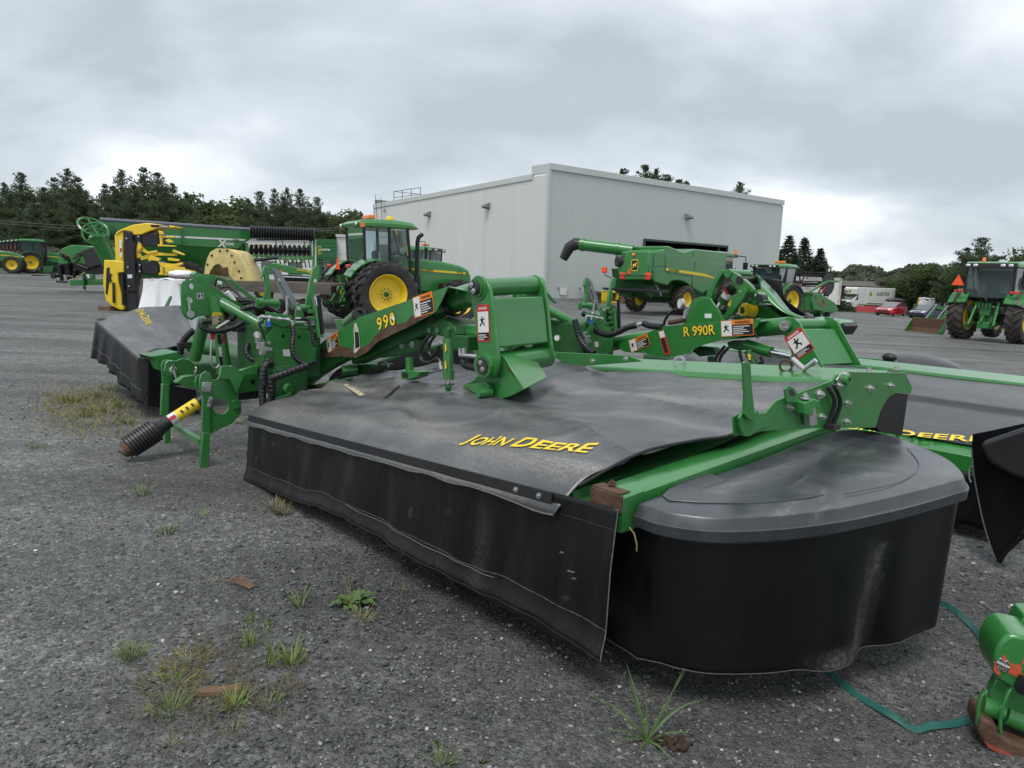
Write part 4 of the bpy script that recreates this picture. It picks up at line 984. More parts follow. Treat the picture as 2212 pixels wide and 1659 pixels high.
# ================================================================== right background: trailer, van, cars, sheds
p0 = dpt(ZP(870, 1000), 62); Q = Frame((p0.x, p0.y, gz(p0.x, p0.y)), R_(14))
bx0, bx1 = Q.y(ZP(565, 475), 0), Q.y(ZP(1205, 475), 0)
wt = thing('box_trailer', 'tall white box trailer with weathered edges behind the reel header', 'trailer', Q)
zt_ = bx0.z; w_ = bx1.x-bx0.x
MB().box(((bx0.x+bx1.x)/2, 1.2, zt_/2+.4), (w_, 2.4, zt_-.8)).build('box', WHITE, wt, 0, .03)
OLDW = mat('weathered_white_edge', (0.50, 0.47, 0.40), 0.7, 0, 0.3, 2)
for xx in (bx0.x+.1, bx1.x-.1, bx0.x+w_*.12): MB().box((xx, -.03, zt_/2+.4), (.22, .08, zt_-.8)).build('corner_post', OLDW, wt, 0)
MB().box(((bx0.x+bx1.x)/2, -.03, zt_-.1), (w_, .08, .22)).build('top_rail', OLDW, wt, 0)
for xx in (bx0.x+.6, bx1.x-.6): add_wheel(wt, (xx, .2, .45), .45, .25, .25, -1, style='car', rm=GREEND)
def gpx(px, py, d): 
    p = dpt((px, py), d); return Vector((p.x, p.y, gz(p.x, p.y)))
p = gpx(1838, 668, 96); VF = Frame((p.x, p.y, p.z), R_(196))     # faces left; x forward
van = thing('box_truck', 'white box truck with AGRITEX lettering parked by the trees', 'truck', VF)
MB().box((-3.6, 0, 2.0), (4.6, 2.3, 2.3)).build('cargo_box', WHITE, van, 0, .06)
MB().prism([(x, -1.12, z) for x, z in ((-1.3, .9), (-1.3, 3.15), (.2, 3.15), (.45, 2.95), (.45, 2.2), (-.1, 2.15), (-.1, .9))], (0, 2.24, 0)).build('cab_overhang', WHITE, van, 0, .08)
MB().prism([(x, -1.0, z) for x, z in ((-1.3, .5), (-1.3, 2.1), (.05, 2.1), (.75, 1.45), (1.95, 1.2), (2.1, 1.0), (2.1, .5))], (0, 2.0, 0)).build('cab', WHITE, van, 0, .08)
MB().prism([(x, -.9, z) for x, z in ((.1, 2.06), (.78, 1.47), (.80, 1.49), (.12, 2.08))], (0, 1.8, 0)).build('windscreen', GLASS, van, 0)
for s in (1, -1): MB().prism([(x, s*1.005, z) for x, z in ((-.75, 1.45), (-.75, 2.0), (.0, 2.0), (.35, 1.5))], (0, s*.01, 0)).build('side_window', GLASS, van, 0)
MB().box((2.1, 0, .9), (.06, 1.4, .28)).build('grille', BLKP, van, 0)
for s in (1, -1): MB().box((2.1, s*.82, .95), (.08, .26, .2)).build('headlight', LAMP, van, 0)
MB().box((2.12, 0, .55), (.16, 2.0, .2)).build('bumper', BLKP, van, 0)
for x in (1.25, -4.2):
    for s in (1, -1): add_wheel(van, (x, s*.95, .4), .4, .24, .22, s, style='car', rm=GALV)
text('AGRITEX', (-3.9, 1.16, 2.35), (-1, 0, 0), (0, 0, 1), 2.2, mat('dark_green_print', (.02, .10, .05), .5), van, bold=.02, shear=.2, hscale=1.3)
MB().box((-3.6, 1.155, 1.05), (4.4, .01, .12)).build('side_stripe', GSIGN, van, 0)
leaping_emblem(van, (-1.9, 1.16, 2.3), (-1, 0, 0), (0, 0, 1), .4, .5, YELP, GSIGN, YELP)
leaping_emblem(van, (.47, 0, 2.6), (0, 1, 0), (0, 0, 1), .4, .4, YELP, GSIGN, YELP)
def car(name, label, fr_, body, kind='sedan', cat='car'):
    c = thing(name, label, cat, fr_)
    bm_ = mat(body[0], body[1], .25, 0.2, .05, 3, coat=.8)
    prof = [(-2.15, .35), (-2.2, .75), (-2.1, .98), (-1.35 if kind == 'sedan' else -2.0, 1.02), (.95, .98), (1.75, .86), (2.12, .70), (2.15, .35), (1.9, .25), (-1.9, .25)]
    rings = [[Vector((x*kx, y, z if z < .9 else z-dz)) for x, z in prof] for y, kx, dz in ((-.88, .95, .05), (-.80, 1, 0), (.80, 1, 0), (.88, .95, .05))]
    MB().loft(rings).build('body', bm_, c, 40, .05)
    gh = [(-1.75, 1.0), (-1.05, 1.42), (.05, 1.47), (1.0, .99)] if kind == 'sedan' else [(-2.05, 1.0), (-1.75, 1.40), (-.2, 1.50), (1.05, .99)]
    MB().loft([[Vector((x, y*(1 if z < 1.1 else .82), z)) for x, z in gh] for y in (-.78, .78)]).build('cabin_glass', GLASS, c, 20)
    rfp = [(gh[1][0]-.05, gh[1][1]-.02), ((gh[1][0]+gh[2][0])/2, gh[2][1]+.03), (gh[2][0]+.05, gh[2][1]-.01)]
    MB().loft([[Vector((x, y, z-.02*abs(y))) for x, z in rfp]+[Vector((x, y, z-.06)) for x, z in rfp[::-1]] for y in (-.68, .68)]).build('roof', bm_, c, 40, .02)
    for s in (-1, 1):
        for a_, b_ in ((gh[0], gh[1]), (gh[2], gh[3]), ((-.35, 1.0), (-.4, 1.46))):
            MB().bar((a_[0], s*.78, a_[1]), (b_[0], s*.65, b_[1]-.01), .07, .05).build('pillar', bm_, c)
        MB().prism([(2.0, s*.45, .78), (2.13, s*.45, .66), (1.92, s*.86, .66), (1.6, s*.86, .82)], (0, 0, .06)).build('headlight', LAMP, c, 0)
        MB().box((.75, s*.98, 1.0), (.12, .2, .13)).build('mirror', bm_, c, 0, .03)
        for x in (1.35, -1.35): add_wheel(c, (x, s*.78, .32), .32, .21, .21, s, style='car', rm=GALV)
    MB().box((2.13, 0, .62), (.06, .95, .16)).build('grille', BLKP, c, 0, .02)
    MB().box((2.13, 0, .40), (.06, 1.3, .12)).build('lower_grille', BLKP, c, 0, .02)
    MB().box((2.175, 0, .66), (.02, .5, .04)).build('grille_bar', CHROME, c, 0)
    return c
p = gpx(1924, 680, 76); rc_ = car('parked_car', 'red hatchback parked by the white box truck', Frame(tuple(p), R_(222)), ('red_car_paint', (.45, .012, .02)), 'hatch')
p = gpx(1998, 684, 75); bc_ = car('parked_car', 'dark blue sedan parked beside the red hatchback', Frame(tuple(p), R_(218)), ('navy_car_paint', (.010, .022, .08)), 'sedan')
p = gpx(1783, 672, 88); car('parked_car', 'bright blue car half hidden behind the reel header', Frame(tuple(p), R_(230)), ('blue_car_paint', (.03, .10, .45)), 'hatch')
p = gpx(1932, 660, 84); kb = thing('dinghy', 'dark covered boat hull propped behind the red hatchback', 'boat', loc=p)
MB().ball((0, 0, 1.75), (1.15, .5, .26), 20, 8).build('hull', BLKP, kb)
for x in (-.6, .6): MB().box((x, 0, .77), (.1, .5, 1.55)).build('trestle', WOODG, kb)
p = gpx(1868, 672, 90); fb = thing('barrier', 'low red plastic barrier before the white box truck', 'barrier', loc=p, ang=R_(5))
REDB = mat('faded_red', (.48, .06, .07), .6, 0, .15, 4)
for i in range(3):
    MB().prism([(-1.2+.9*i, -.2, 0), (-1.2+.9*i, .2, 0), (-1.2+.9*i, .08, .8), (-1.2+.9*i, -.08, .8)], (.88, 0, 0)).build('barrier_panel', REDB, fb, 0, .02)
p = gpx(1798, 660, 105); sh = thing('shed', 'long rusty red shed behind the white trailer', 'shed', loc=p, ang=R_(3))
MB().box((0, 0, 1.7), (14, 4, 3.4)).build('wall', mat('rust_red_wall', (.11, .035, .03), .8, 0, .3, 2), sh, 0)
MB().prism([(-7.2, -2.3, 3.35), (-7.2, 2.3, 3.35), (-7.2, 0, 4.1)], (14.4, 0, 0)).build('roof', mat('shed_roof', (.10, .09, .08), .8, 0, .3, 2), sh, 0)
p = gpx(1925, 660, 104); lp_ = thing('timber_pile', 'stack of weathered boards piled high behind the truck', 'timber', loc=p)
rnd = random.Random(3)
for i in range(9):
    MB().box((rnd.uniform(-.5, .5)+(i*.15), rnd.uniform(-.3, .3), 2.2+i*.3), (rnd.uniform(6, 9)-i*.25, 1.5, .24)).build('board', WOODG if i % 3 else RUST, lp_, 0)
for x in (-2, 2): MB().box((x, 0, 1.05), (.6, 1.4, 2.1)).build('bearer', WOODG, lp_, 0)
SLATE = mat('slate_roof', (.055, .06, .085), .7, 0, .15, 1)
p = gpx(1952, 650, 128); hs_ = thing('house', 'low house with a big plain slate-blue roof', 'house', loc=p, ang=R_(-6))
rw = 6.0; et, ee = 3.3-p.z, .1-p.z
for s in (-1, 1): MB().prism([(-rw/2, s*3, ee), (rw/2+1.2, s*3, ee), (rw/2-.6, s*.1, et), (-rw/2, s*.1, et)], (0, s*.1, 0)).build('roof', SLATE, hs_, 0)
MB().box((.3, 0, ee/2), (rw, 5, ee)).build('wall', mat('house_wall', (.16, .15, .15), .8), hs_, 0)
p = gpx(2016, 655, 100); gb = thing('gable_house', 'dark gabled house with pale verge boards behind the loader bucket', 'house', loc=p, ang=R_(8))
ga, ge = 3.1-p.z, .2-p.z
MB().prism([(-1.7, 0, 0), (1.7, 0, 0), (1.7, 0, ge), (0, 0, ga), (-1.7, 0, ge)], (0, 6, 0)).build('wall', mat('dark_cladding', (.035, .038, .042), .8, 0, .2, 3), gb, 0)
for s in (-1, 1):
    MB().bar((s*1.9, -.15, ge-.25), (0, -.15, ga+.12), .12, .18).build('verge_board', OLDW, gb, 0)
    MB().prism([(s*1.95, 0, ge-.22), (0, 0, ga+.2), (0, 0, ga+.1), (s*1.95, 0, ge-.32)], (0, 6.2, 0)).build('roof', SLATE, gb, 0)
for x in (-.7, .7): MB().box((x, -.04, 1.7), (.6, .06, .8)).build('window', GLASS, gb, 0)
# detached loader beside the rear-view tractor
p = gpx(2030, 690, 32); lf = thing('front_loader', 'green loader arms with a rusty bucket standing on the gravel beside the tractor', 'loader', loc=p, ang=R_(205)); lf.scale = (.66, .66, .66)
pr = [(1.05, 1.0), (1.05, .30), (1.2, .06), (1.9, .0), (1.92, .05), (1.28, .12), (1.15, .36), (1.12, 1.0)]
b_ = MB().prism([(x, -1.2, z) for x, z in pr], (0, 2.4, 0)).build('bucket', RUST, lf, 0)
for s in (-1.2, 1.18): MB().prism([(1.07, s, .98), (1.07, s, .28), (1.22, s, .05), (1.88, s, .02)], (0, .02, 0)).build('bucket_side', GREENF, b_, 0)
MB().box((1.0, 0, .95), (.1, 2.42, .14)).build('bucket_back', GREENF, b_, 0)
for s in (-.5, .5):
    MB().bar((1.0, s, .5), (-.2, s, 1.75), .09, .15).bar((-.2, s, 1.75), (-1.2, s, 1.6), .09, .15).build('loader_arm', GREENF, lf)
    MB().cyl((.95, s*.8, .9), (-.1, s*.8, 1.95), .035, 8).build('levelling_rod', GALV, lf)
    MB().bar((-1.15, s, 0), (-1.15, s, 1.65), .09, .09).build('stand_leg', GREEND, lf)
# row of small green implements behind the cars
for i, (px, lab) in enumerate([(2012, 'small green and yellow mower deck behind the blue sedan'), (1985, 'green ride-on machine with yellow seat between the parked cars'), (2042, 'green implement frame behind the wrapped white bundle'), (2068, 'green implement frame beside the loader bucket')]):
    p = gpx(px, 660, 88); im = thing('ride_on_mower', lab, 'mower', loc=p, ang=R_(30+40*i))
    MB().box((0, 0, .9), (2.0, .9, .6)).box((.9, 0, 1.3), (.9, .8, .5)).build('body', GREENF, im, 0, .08)
    MB().box((-.5, 0, 1.6), (.6, .6, .16)).box((-.78, 0, 1.9), (.14, .6, .6)).build('seat', YELLOW if i == 1 else BLKP, im, 0, .05)
    for x in (-.8, .9):
        for s in (-1, 1): add_wheel(im, (x, s*.55, .42), .42, .3, .2, s, style='car', rm=YELLOW)
    MB().tube([(-.9, .4, 1.2), (-.9, .4, 2.2), (-.9, -.4, 2.2), (-.9, -.4, 1.2)], .04, 6).build('roll_bar', BLACK, im)
p = gpx(2000, 655, 82); wb_ = thing('wrapped_bundle', 'white plastic wrapped bundle on a stand behind the blue sedan', 'bundle', loc=p); wb_.scale = (.42, .5, .95)
q = MB().grid(lambda a, b: ((a-.5)*5.2*(1-.25*b)+.25*noise.noise(Vector((a*6, b*4, 1))), -.5+.12*noise.noise(Vector((a*7, b*5, 4))), 1.3+1.2*b*(.8+.4*noise.noise(Vector((a*5, 0, 2))))), 24, 8)
q.grid(lambda a, b: ((a-.5)*5.2*.8, -.5+b*1.2, 2.35+.2*noise.noise(Vector((a*5, b*3, 2)))), 16, 6).build('wrap', WRAP, wb_, 60)
MB().box((0, .1, .65), (4.6, 1.0, 1.3)).build('stand', WOODG, wb_, 0)
# crates against the warehouse
cF = WF
for i, (xa, xb, ya, yb2, m_, lab, nm) in enumerate([(450, 525, 1118, 1215, WOODG, 'weathered plywood crate leaning at the warehouse wall', 'crate'), (548, 720, 1130, 1232, YELLOW, 'worn yellow steel frame standing against the warehouse wall', 'steel_frame'), (715, 800, 1130, 1220, WOODB, 'brown wooden crate behind the combine rear wheel', 'crate')]):
    a_ = WF.y(ZN(xa, ya), -1.0-.3*i); b_ = WF.y(ZN(xb, yb2), -1.0-.3*i)
    W0 = WF.wld((a_.x, -1.0-.3*i, 0)); W0.z = gz(W0.x, W0.y)
    t = thing(nm, lab, 'frame' if i == 1 else 'crate', loc=W0, ang=WF.ang)
    w_ = b_.x-a_.x; h_ = a_.z-b_.z
    if i == 1:
        sk = .26; d_ = .25
        for c, s in (((w_/2, 0, h_-h_*.07), (w_, d_, h_*.14)), ((w_/2, 0, h_*.12), (w_, d_, h_*.24)), ((w_*.15, 0, h_/2), (w_*.3, d_, h_)), ((w_*.83, 0, h_/2), (w_*.34, d_, h_))): MB().box(c, s).build('frame_member', YELLOW, t, 0, .02)
        MB().prism([(w_*.32, -d_/2-.01, h_*.2), (w_*.85, -d_/2-.01, h_*.18), (w_*.88, -d_/2-.01, h_*.5), (w_*.68, -d_/2-.01, h_*.55), (w_*.68, -d_/2-.01, h_*.28), (w_*.3, -d_/2-.01, h_*.3)], (0, .005, 0)).build('scraped_patch', RUST, t, 0)
        MB().box((w_/2, .3, h_*.45), (w_*.9, .3, h_*.8)).build('plank_stack', WOODG, t, 0)
    else:
        MB().box((w_/2, .3, h_/2), (w_, .6, h_)).build('panel', m_, t, 0)
        for k in range(4): MB().box((w_*(.04+.3*k), -.02, h_/2), (.1, .06, h_)).build('batten', m_, t, 0)
        for z in (.1, h_-.1): MB().box((w_/2, -.05, z), (w_, .06, .12)).build('batten', m_, t, 0)
# ================================================================== left background machines
def trace(fr_, z, pts, y, dep, nm, m_, par, bv=0, lab=None):
    return MB().prism([fr_.y(z(*p), y) for p in pts], (0, dep, 0)).build(nm, m_, par, 30, bv, label=lab)
def ground_frame(p, ang, Y=None):
    q = gpt(p) if Y is None else dpt(p, Y); return Frame((q.x, q.y, gz(q.x, q.y)), ang)
# grain cart
gL, gR = dpt((222, 500), 32.5), dpt((556, 520), 36.5)
GC = Frame(((gL.x+gR.x)/2, (gL.y+gR.y)/2), math.atan2(gR.y-gL.y, gR.x-gL.x))
gc = thing('grain_cart', 'long green grain cart with a white stripe and folded auger', 'grain cart', GC)
ub = [GC.y(ZK(*p), 0) for p in ((135, 78), (1480, 163), (1505, 185), (1425, 245), (1335, 322), (900, 300), (150, 215))]
MB().prism(ub, (0, 2.4, 0)).build('tank', GREENF, gc, 0, .03)
zb0 = GC.y(ZK(700, 400), .8).z; lo = [ub[6], ub[5], ub[4]]
xa, xb = ub[6].x+.2, ub[4].x-.1
MB().loft([[Vector((xa, .02, ub[6].z+.1)), Vector((xb, .02, ub[4].z)), Vector((xb, 2.3, ub[4].z)), Vector((xa, 2.3, ub[6].z+.1))], [Vector((xa+1.5, 1.0, .9)), Vector((xb-2.2, 1.0, .9)), Vector((xb-2.2, 1.7, .9)), Vector((xa+1.5, 1.7, .9))]]).build('hopper', GREENF, gc, 0, .03)
MB().cyl(ub[0]+Vector((-.1, .05, .08)), ub[1]+Vector((0, .05, .06)), .09, 10).build('tarp_roll', mat('grey_tarp', (.16, .17, .2), .6), gc)
trace(GC, ZK, ((250, 178), (1405, 238), (1385, 250), (250, 198)), -.012, .01, 'white_stripe', WHITEP, gc)
for x in (830, 850, 150): 
    a_ = GC.y(ZK(x, 130), -.05); b_ = GC.y(ZK(x, 275), -.05); MB().bar(a_, b_, .05, .06, (0, 1, 0)).build('side_rib', GREENF, gc)
trace(GC, ZK, ((1460, 186), (1505, 188), (1495, 198), (1460, 196)), -.015, .01, 'amber_reflector', YELP, gc)
a_ = GC.y(ZK(1190, 275), -.02); text('X', a_, (1, 0, -.03), (0, 0, 1), .42, WHITEP, gc, bold=.03, shear=.1)
a_ = GC.y(ZK(1245, 278), -.02); text('TREME', a_, (1, 0, -.03), (0, 0, 1), .55, WHITEP, gc, bold=.02)
a_ = GC.y(ZK(1313, 246), -.02); text('2220', a_, (1, 0, -.03), (0, 0, 1), .3, BLKD, gc, bold=.03)
for s, y in ((0, .1), (1, 2.6)): add_wheel(gc, (GC.y(ZK(880, 470), y).x, y+.25, .92), .92, .7, .5, -1 if s == 0 else 1, 18)
MB().box((0, 1.6, .75), (6.5, .3, .3)).box((0.3, 1.6, .92), (.3, 2.2, .25)).build('chassis', GREEND, gc)
for x in (1365, 1410):
    a_ = GC.y(ZK(x, 270), .1); MB().bar(a_, (a_.x, .1, .45), .1, .12, (0, 1, 0)).build('ladder_rail', GREENF, gc)
q0 = GC.y(ZJ(915, 800), -.7); q1 = GC.y(ZJ(1045, 1060), -.5)
MB().cyl(q0, q1, .34, 18).build('auger_lower_tube', GREENF, gc)
MB().cyl(q1, q1+Vector((.6, 1.4, -.5)), .34, 14).build('auger_base', GREEND, gc)
for c, rr, n_ in ((ZJ(882, 728), .60, Vector((.25, -.62, .75))), (ZJ(905, 792), .50, Vector((-.1, -.9, .35)))):
    c = GC.y(c, -.75); n_ = n_.normalized()
    o = MB().lathe([(rr, -.04), (rr+.05, 0), (rr, .04), (rr-.05, 0)], c, n_, 24, True).build('auger_hinge_ring', GREENF, gc)
    t_ = n_.orthogonal().normalized(); u_ = n_.cross(t_); q = MB()
    for k in range(3):
        v = t_*math.cos(k*1.05)+u_*math.sin(k*1.05); q.bar(c-v*rr, c+v*rr, .04, .04)
    q.build('ring_spoke', GREENF, o)
c = GC.y(ZJ(882, 728), -.75); MB().cyl(c+Vector((.15, .35, -.2)), c+Vector((1.0, 1.2, -.15)), .34, 16).build('auger_upper_tube', GREEND, gc)
trace(GC, ZJ, ((975, 690), (1090, 800), (1085, 815), (985, 812)), -.1, .2, 'auger_bracket', GREENF, gc)

# disc and packer implement
sL = dpt((620, 600), 36); SF = Frame((sL.x, sL.y, 0), R_(10))
sd_ = thing('tillage_implement', 'green folded tillage tool with black packer rings and disc row', 'implement', SF)
r0_, r1_ = SF.y(ZS(400, 262), 0), SF.y(ZS(1345, 298), 0)
nR = 25
rb_ = MB().cyl(r0_, r1_, .12, 10).build('packer_axle', BLACK, sd_)
dirr = (r1_-r0_)
for i in range(nR):
    c = r0_+dirr*(i/(nR-1)); MB().lathe([(.20, -.05), (.32, -.03), (.345, 0), (.32, .03), (.20, .05)], c, dirr, 20, True).build('packer_ring', BLKP, sd_)
d0_, d1_ = SF.y(ZS(395, 540), .3), SF.y(ZS(1260, 550), .3)
for i in range(13):
    c = d0_.lerp(d1_, i/12)
    q = MB(); n = 20; t_ = [(.34 if k % 2 else .28) for k in range(n*2)]
    ax = Vector((.85, .5, 0)).normalized(); u_ = ax.orthogonal().normalized(); w_ = ax.cross(u_)
    q.prism([c+u_*t_[k]*math.cos(math.pi*k/n)+w_*t_[k]*math.sin(math.pi*k/n) for k in range(2*n)], ax*.02); q.cyl(c-ax*.05, c+ax*.12, .07, 8)
    o = q.build('disc', BLACK, sd_, 0)
    MB().tube([c, c+Vector((.02, .05, -.25)), c+Vector((.05, .1, -.42))], .035, 6).build('disc_arm', BLACK, sd_)
for za, zb_, w in (((270, 612), (1345, 640), .10), ((300, 655), (1345, 668), .08), ((480, 375), (1340, 365), .08), ((1345, 370), (1335, 850), .12), ((1290, 370), (1300, 660), .08), ((330, 420), (345, 700), .12), ((760, 380), (790, 500), .06), ((1190, 370), (1215, 500), .06), ((870, 380), (870, 480), .06)):
    MB().bar(SF.y(ZS(*za), .15), SF.y(ZS(*zb_), .15), w, w*1.2, (0, 1, 0)).build('frame_tube', GREENF, sd_)
for i in range(9):
    a_ = SF.y(ZS(760+62*i, 660), .5); MB().bar(a_, a_+Vector((.08, .1, -.45)), .05, .10, (0, 1, 0)).build('tine', GREEND if i % 2 else GREENF, sd_)
bm_ = trace(SF, ZS, ((645, 790), (690, 735), (745, 722), (1060, 790), (1400, 862), (1400, 915), (1000, 882), (740, 830), (660, 830)), -.6, .35, 'boom', GREENF, sd_, .02)
a_ = SF.y(ZS(1080, 828), -.615); b_ = SF.y(ZS(1345, 880), -.615)
text('JOHN DEERE', (a_+b_)/2+Vector((0, -.005, .02)), (b_-a_), (0, 0, 1), (b_-a_).length, YELP, bm_, bold=.025)
for z_ in ((400, 775, 90, 30), (440, 808, 32, 34), (1292, 888, 60, 22), (826, 850, 24, 40)):
    c = SF.y(ZS(z_[0]+20, z_[1]), -.65); MB().box(c, (z_[2]*.1432*36/1534, .05, z_[3]*.1432*36/1534)).build('reflector', SMV, sd_, 0)
trace(SF, ZS, ((378, 805), (395, 715), (405, 800)), -.6, .02, 'warning_pennant', SMV, sd_)
a_, b_ = SF.y(ZS(740, 905), -.3), SF.y(ZS(1330, 930), -.3)
MB().cyl(a_, b_, .03, 8).build('harrow_bar', BLACK, sd_); MB().cyl(a_+Vector((0, .2, -.18)), b_+Vector((0, .2, -.18)), .10, 10).build('rear_roller', BLACK, sd_)
for xx in (-.4, 3.0):
    add_wheel(sd_, (SF.y(ZS(700, 900), .2).x+xx, .4, .5), .5, .3, .28, -1, 16)
MB().box((SF.y(ZS(800, 900), .3).x, .3, .7), (6.5, .25, .25)).build('main_frame', GREEND, sd_)
trace(SF, ZS, ((300, 880), (360, 830), (480, 840), (460, 870), (360, 900), (330, 930)), -.5, .2, 'hitch', GREENF, sd_)
trace(SF, ZS, ((400, 445), (660, 438), (660, 462), (410, 470)), .9, .3, 'tank_top', CREAM, sd_)
for x in (890, 1140, 1000): trace(SF, ZS, ((x, 668), (x+45, 668), (x+45, 725), (x, 725)), .9, .1, 'tank_panel', CREAM, sd_)

# round baler / forage pick-up at the far left
BF = ground_frame(ZR(1500, 1200), R_(-4)); 
bl_ = thing('baler', 'green baler with black pickup gear beside the yellow corn head', 'baler', BF)
T_ = lambda pts, y, d, nm, m_, bv=0: trace(BF, ZR, pts, y, d, nm, m_, bl_, bv)
T_(((1005, 665), (1040, 560), (1080, 425), (1235, 355), (1290, 352), (1690, 375), (1760, 520), (1700, 700), (1200, 720), (1060, 690)), .5, 1.6, 'shell', GREENF, .04)
T_(((1420, 465), (1640, 395), (1790, 690), (1555, 760)), .0, .3, 'black_shield', BLKP, .01)
T_(((1660, 420), (1690, 400), (1830, 650), (1800, 680)), .1, .1, 'cream_edge', CREAM)
T_(((1000, 690), (1300, 660), (1830, 760), (1830, 850), (1300, 900), (1010, 860)), .2, .9, 'pickup_frame', BLACK, .02)
T_(((1225, 985), (1480, 965), (1830, 955), (1830, 1055), (1240, 1078)), -.1, .2, 'drawbar', GREENF, .01)
T_(((1500, 865), (1630, 870), (1640, 960), (1490, 965)), -.12, .25, 'hitch_block', GREENF, .01)
T_(((1520, 870), (1575, 875), (1590, 940), (1545, 945)), -.14, .01, 'decal', WHITEP)
T_(((670, 885), (900, 888), (905, 908), (665, 908)), .3, .15, 'tongue', GREENF); T_(((760, 735), (945, 735), (930, 830), (800, 860), (750, 820)), .3, .4, 'gearbox', GREEND, .02)
for (a, b, r, m_) in (((1130, 520), (1240, 600), 22, RUST), ((1290, 590), (1430, 520), 20, RUST), ((940, 905), (1050, 885), 40, BLKP), ((1180, 930), (1260, 915), 45, BLKP), ((1110, 530), (1190, 620), 34, BLKP), ((1060, 700), (1100, 1000), 32, BLACK), ((1330, 790), (1310, 950), 30, BLACK), ((1200, 680), (1230, 880), 45, BLACK), ((1000, 1000), (1200, 1010), 20, BLACK), ((600, 830), (700, 780), 25, BLACK), ((560, 890), (680, 890), 14, BLACK), ((1180, 560), (1240, 660), 30, BLACK), ((1320, 680), (1420, 590), 16, BLACK), ((1360, 700), (1560, 780), 26, BLACK)):
    a_ = BF.y(ZR(*a), .05); b_ = BF.y(ZR(*b), .15); MB().cyl(a_, b_, r*.122*36/1534, 12).build('pickup_roller' if m_ is not BLACK else 'linkage', m_, bl_)
for (c, r) in (((1410, 530), 42), ((1105, 530), 32), ((955, 905), 48)):
    a_ = BF.y(ZR(*c), .0); MB().cyl(a_, a_+Vector((0, -.1, 0)), r*.122*36/1534, 16).build('pulley', BLKP, bl_)
a_ = BF.y(ZR(1480, 900), -.2); b_ = BF.y(ZR(1495, 1135), -.2); MB().bar(a_, b_, .1, .1, (0, 1, 0)).build('jack', GREEND, bl_)
MB().bar(b_, BF.y(ZR(1505, 1230), -.2), .07, .07, (0, 1, 0)).build('jack_foot', GALV, bl_)
ch = [BF.y(ZR(*p), -.25) for p in ((1230, 975), (1330, 950), (1420, 900), (1500, 840))]
MB().tube([p+Vector((0, 0, .02*math.sin(i*2.4))) for i, p in enumerate(smooth_path(ch, 8))], .035, 6).build('chain', mat('tan_chain', (.35, .27, .15), .6), bl_)
MB().tube(smooth_path([BF.y(ZR(*p), -.22) for p in ((1480, 890), (1560, 970), (1700, 1020), (1830, 1025))]), .03, 6).build('hose', HOSE, bl_)
for s in (0, 1): add_wheel(bl_, (1.8, .5+1.2*s, .5), .5, .4, .28, -1 if s == 0 else 1, 16)

# yellow corn head standing folded on timber
CH = ground_frame(ZJ(1180, 1530), R_(4))
ch_ = thing('corn_head', 'yellow and black rotary corn head standing folded upright on timbers', 'corn head', CH)
T_ = lambda pts, y, d, nm, m_, bv=0.01: trace(CH, ZJ, pts, y, d, nm, m_, ch_, bv)
T_(((1168, 768), (1252, 778), (1256, 860), (1290, 890), (1275, 950), (1290, 1345), (1195, 1342)), 0, .5, 'main_beam', BLACK, .02)
T_(((1085, 805), (1110, 772), (1168, 748), (1172, 1060), (1090, 1045)), .05, .8, 'side_shell', YELLOW, .03)
T_(((1085, 805), (1140, 755), (1260, 708), (1380, 692), (1430, 695), (1662, 722), (1655, 738), (1500, 742), (1430, 765), (1340, 802), (1262, 806), (1250, 776), (1168, 764)), .0, .7, 'top_shell', YELLOW, .03)
T_(((1425, 705), (1600, 712), (1600, 740), (1430, 728)), -.015, .01, 'black_label', BLKD, 0)
a_ = CH.y(ZJ(1555, 724), -.03); text('KEMPER', a_, (1, 0, -.06), (0, 0, 1), .30, WHITEP, ch_, bold=.02)
T_(((985, 1042), (1090, 1045), (1172, 1058), (1175, 1160), (1115, 1165), (1125, 1260), (1145, 1340), (1180, 1488), (1175, 1515), (1140, 1518), (1060, 1480), (1000, 1430), (975, 1280)), .02, .7, 'lower_shell', YELLOW, .03)
T_(((1010, 1120), (1035, 1110), (1040, 1200), (1015, 1370), (1000, 1360)), .0, .02, 'black_bracket', BLACK, 0)
T_(((1062, 1255), (1080, 1255), (1085, 1450), (1065, 1450)), -.06, .06, 'black_ram', BLACK); T_(((1035, 1180), (1060, 1170), (1045, 1215), (1060, 1235), (1040, 1260), (1030, 1225)), -.01, .02, 'black_hook', BLACK, 0)
T_(((1120, 1170), (1165, 1165), (1190, 1340), (1145, 1340)), .1, .5, 'dark_recess', BLACK); T_(((1185, 1345), (1290, 1345), (1290, 1520), (1200, 1520)), .05, .5, 'foot_frame', BLKP)
a_, b_ = CH.y(ZJ(1160, 1180), -.05), CH.y(ZJ(1170, 1470), -.05); MB().cyl(a_, b_, .05, 10).build('lift_ram', BLACK, ch_); MB().cyl(CH.y(ZJ(1165, 1320), -.06), CH.y(ZJ(1172, 1480), -.06), .025, 8).build('ram_rod', CHROME, ch_)
for y0_, y1_ in ((780, 918), (1052, 1185)):
    T_(((1335, y0_+10), (1480, y0_), (1505, y0_+20), (1505, y1_-20), (1470, y1_), (1345, y1_-10)), .05, .7, 'drum', BLACK, .03)
    T_(((1262, y0_+20), (1335, y0_+12), (1340, y1_-12), (1265, y1_-10)), .12, .5, 'drum_plate', BLKP)
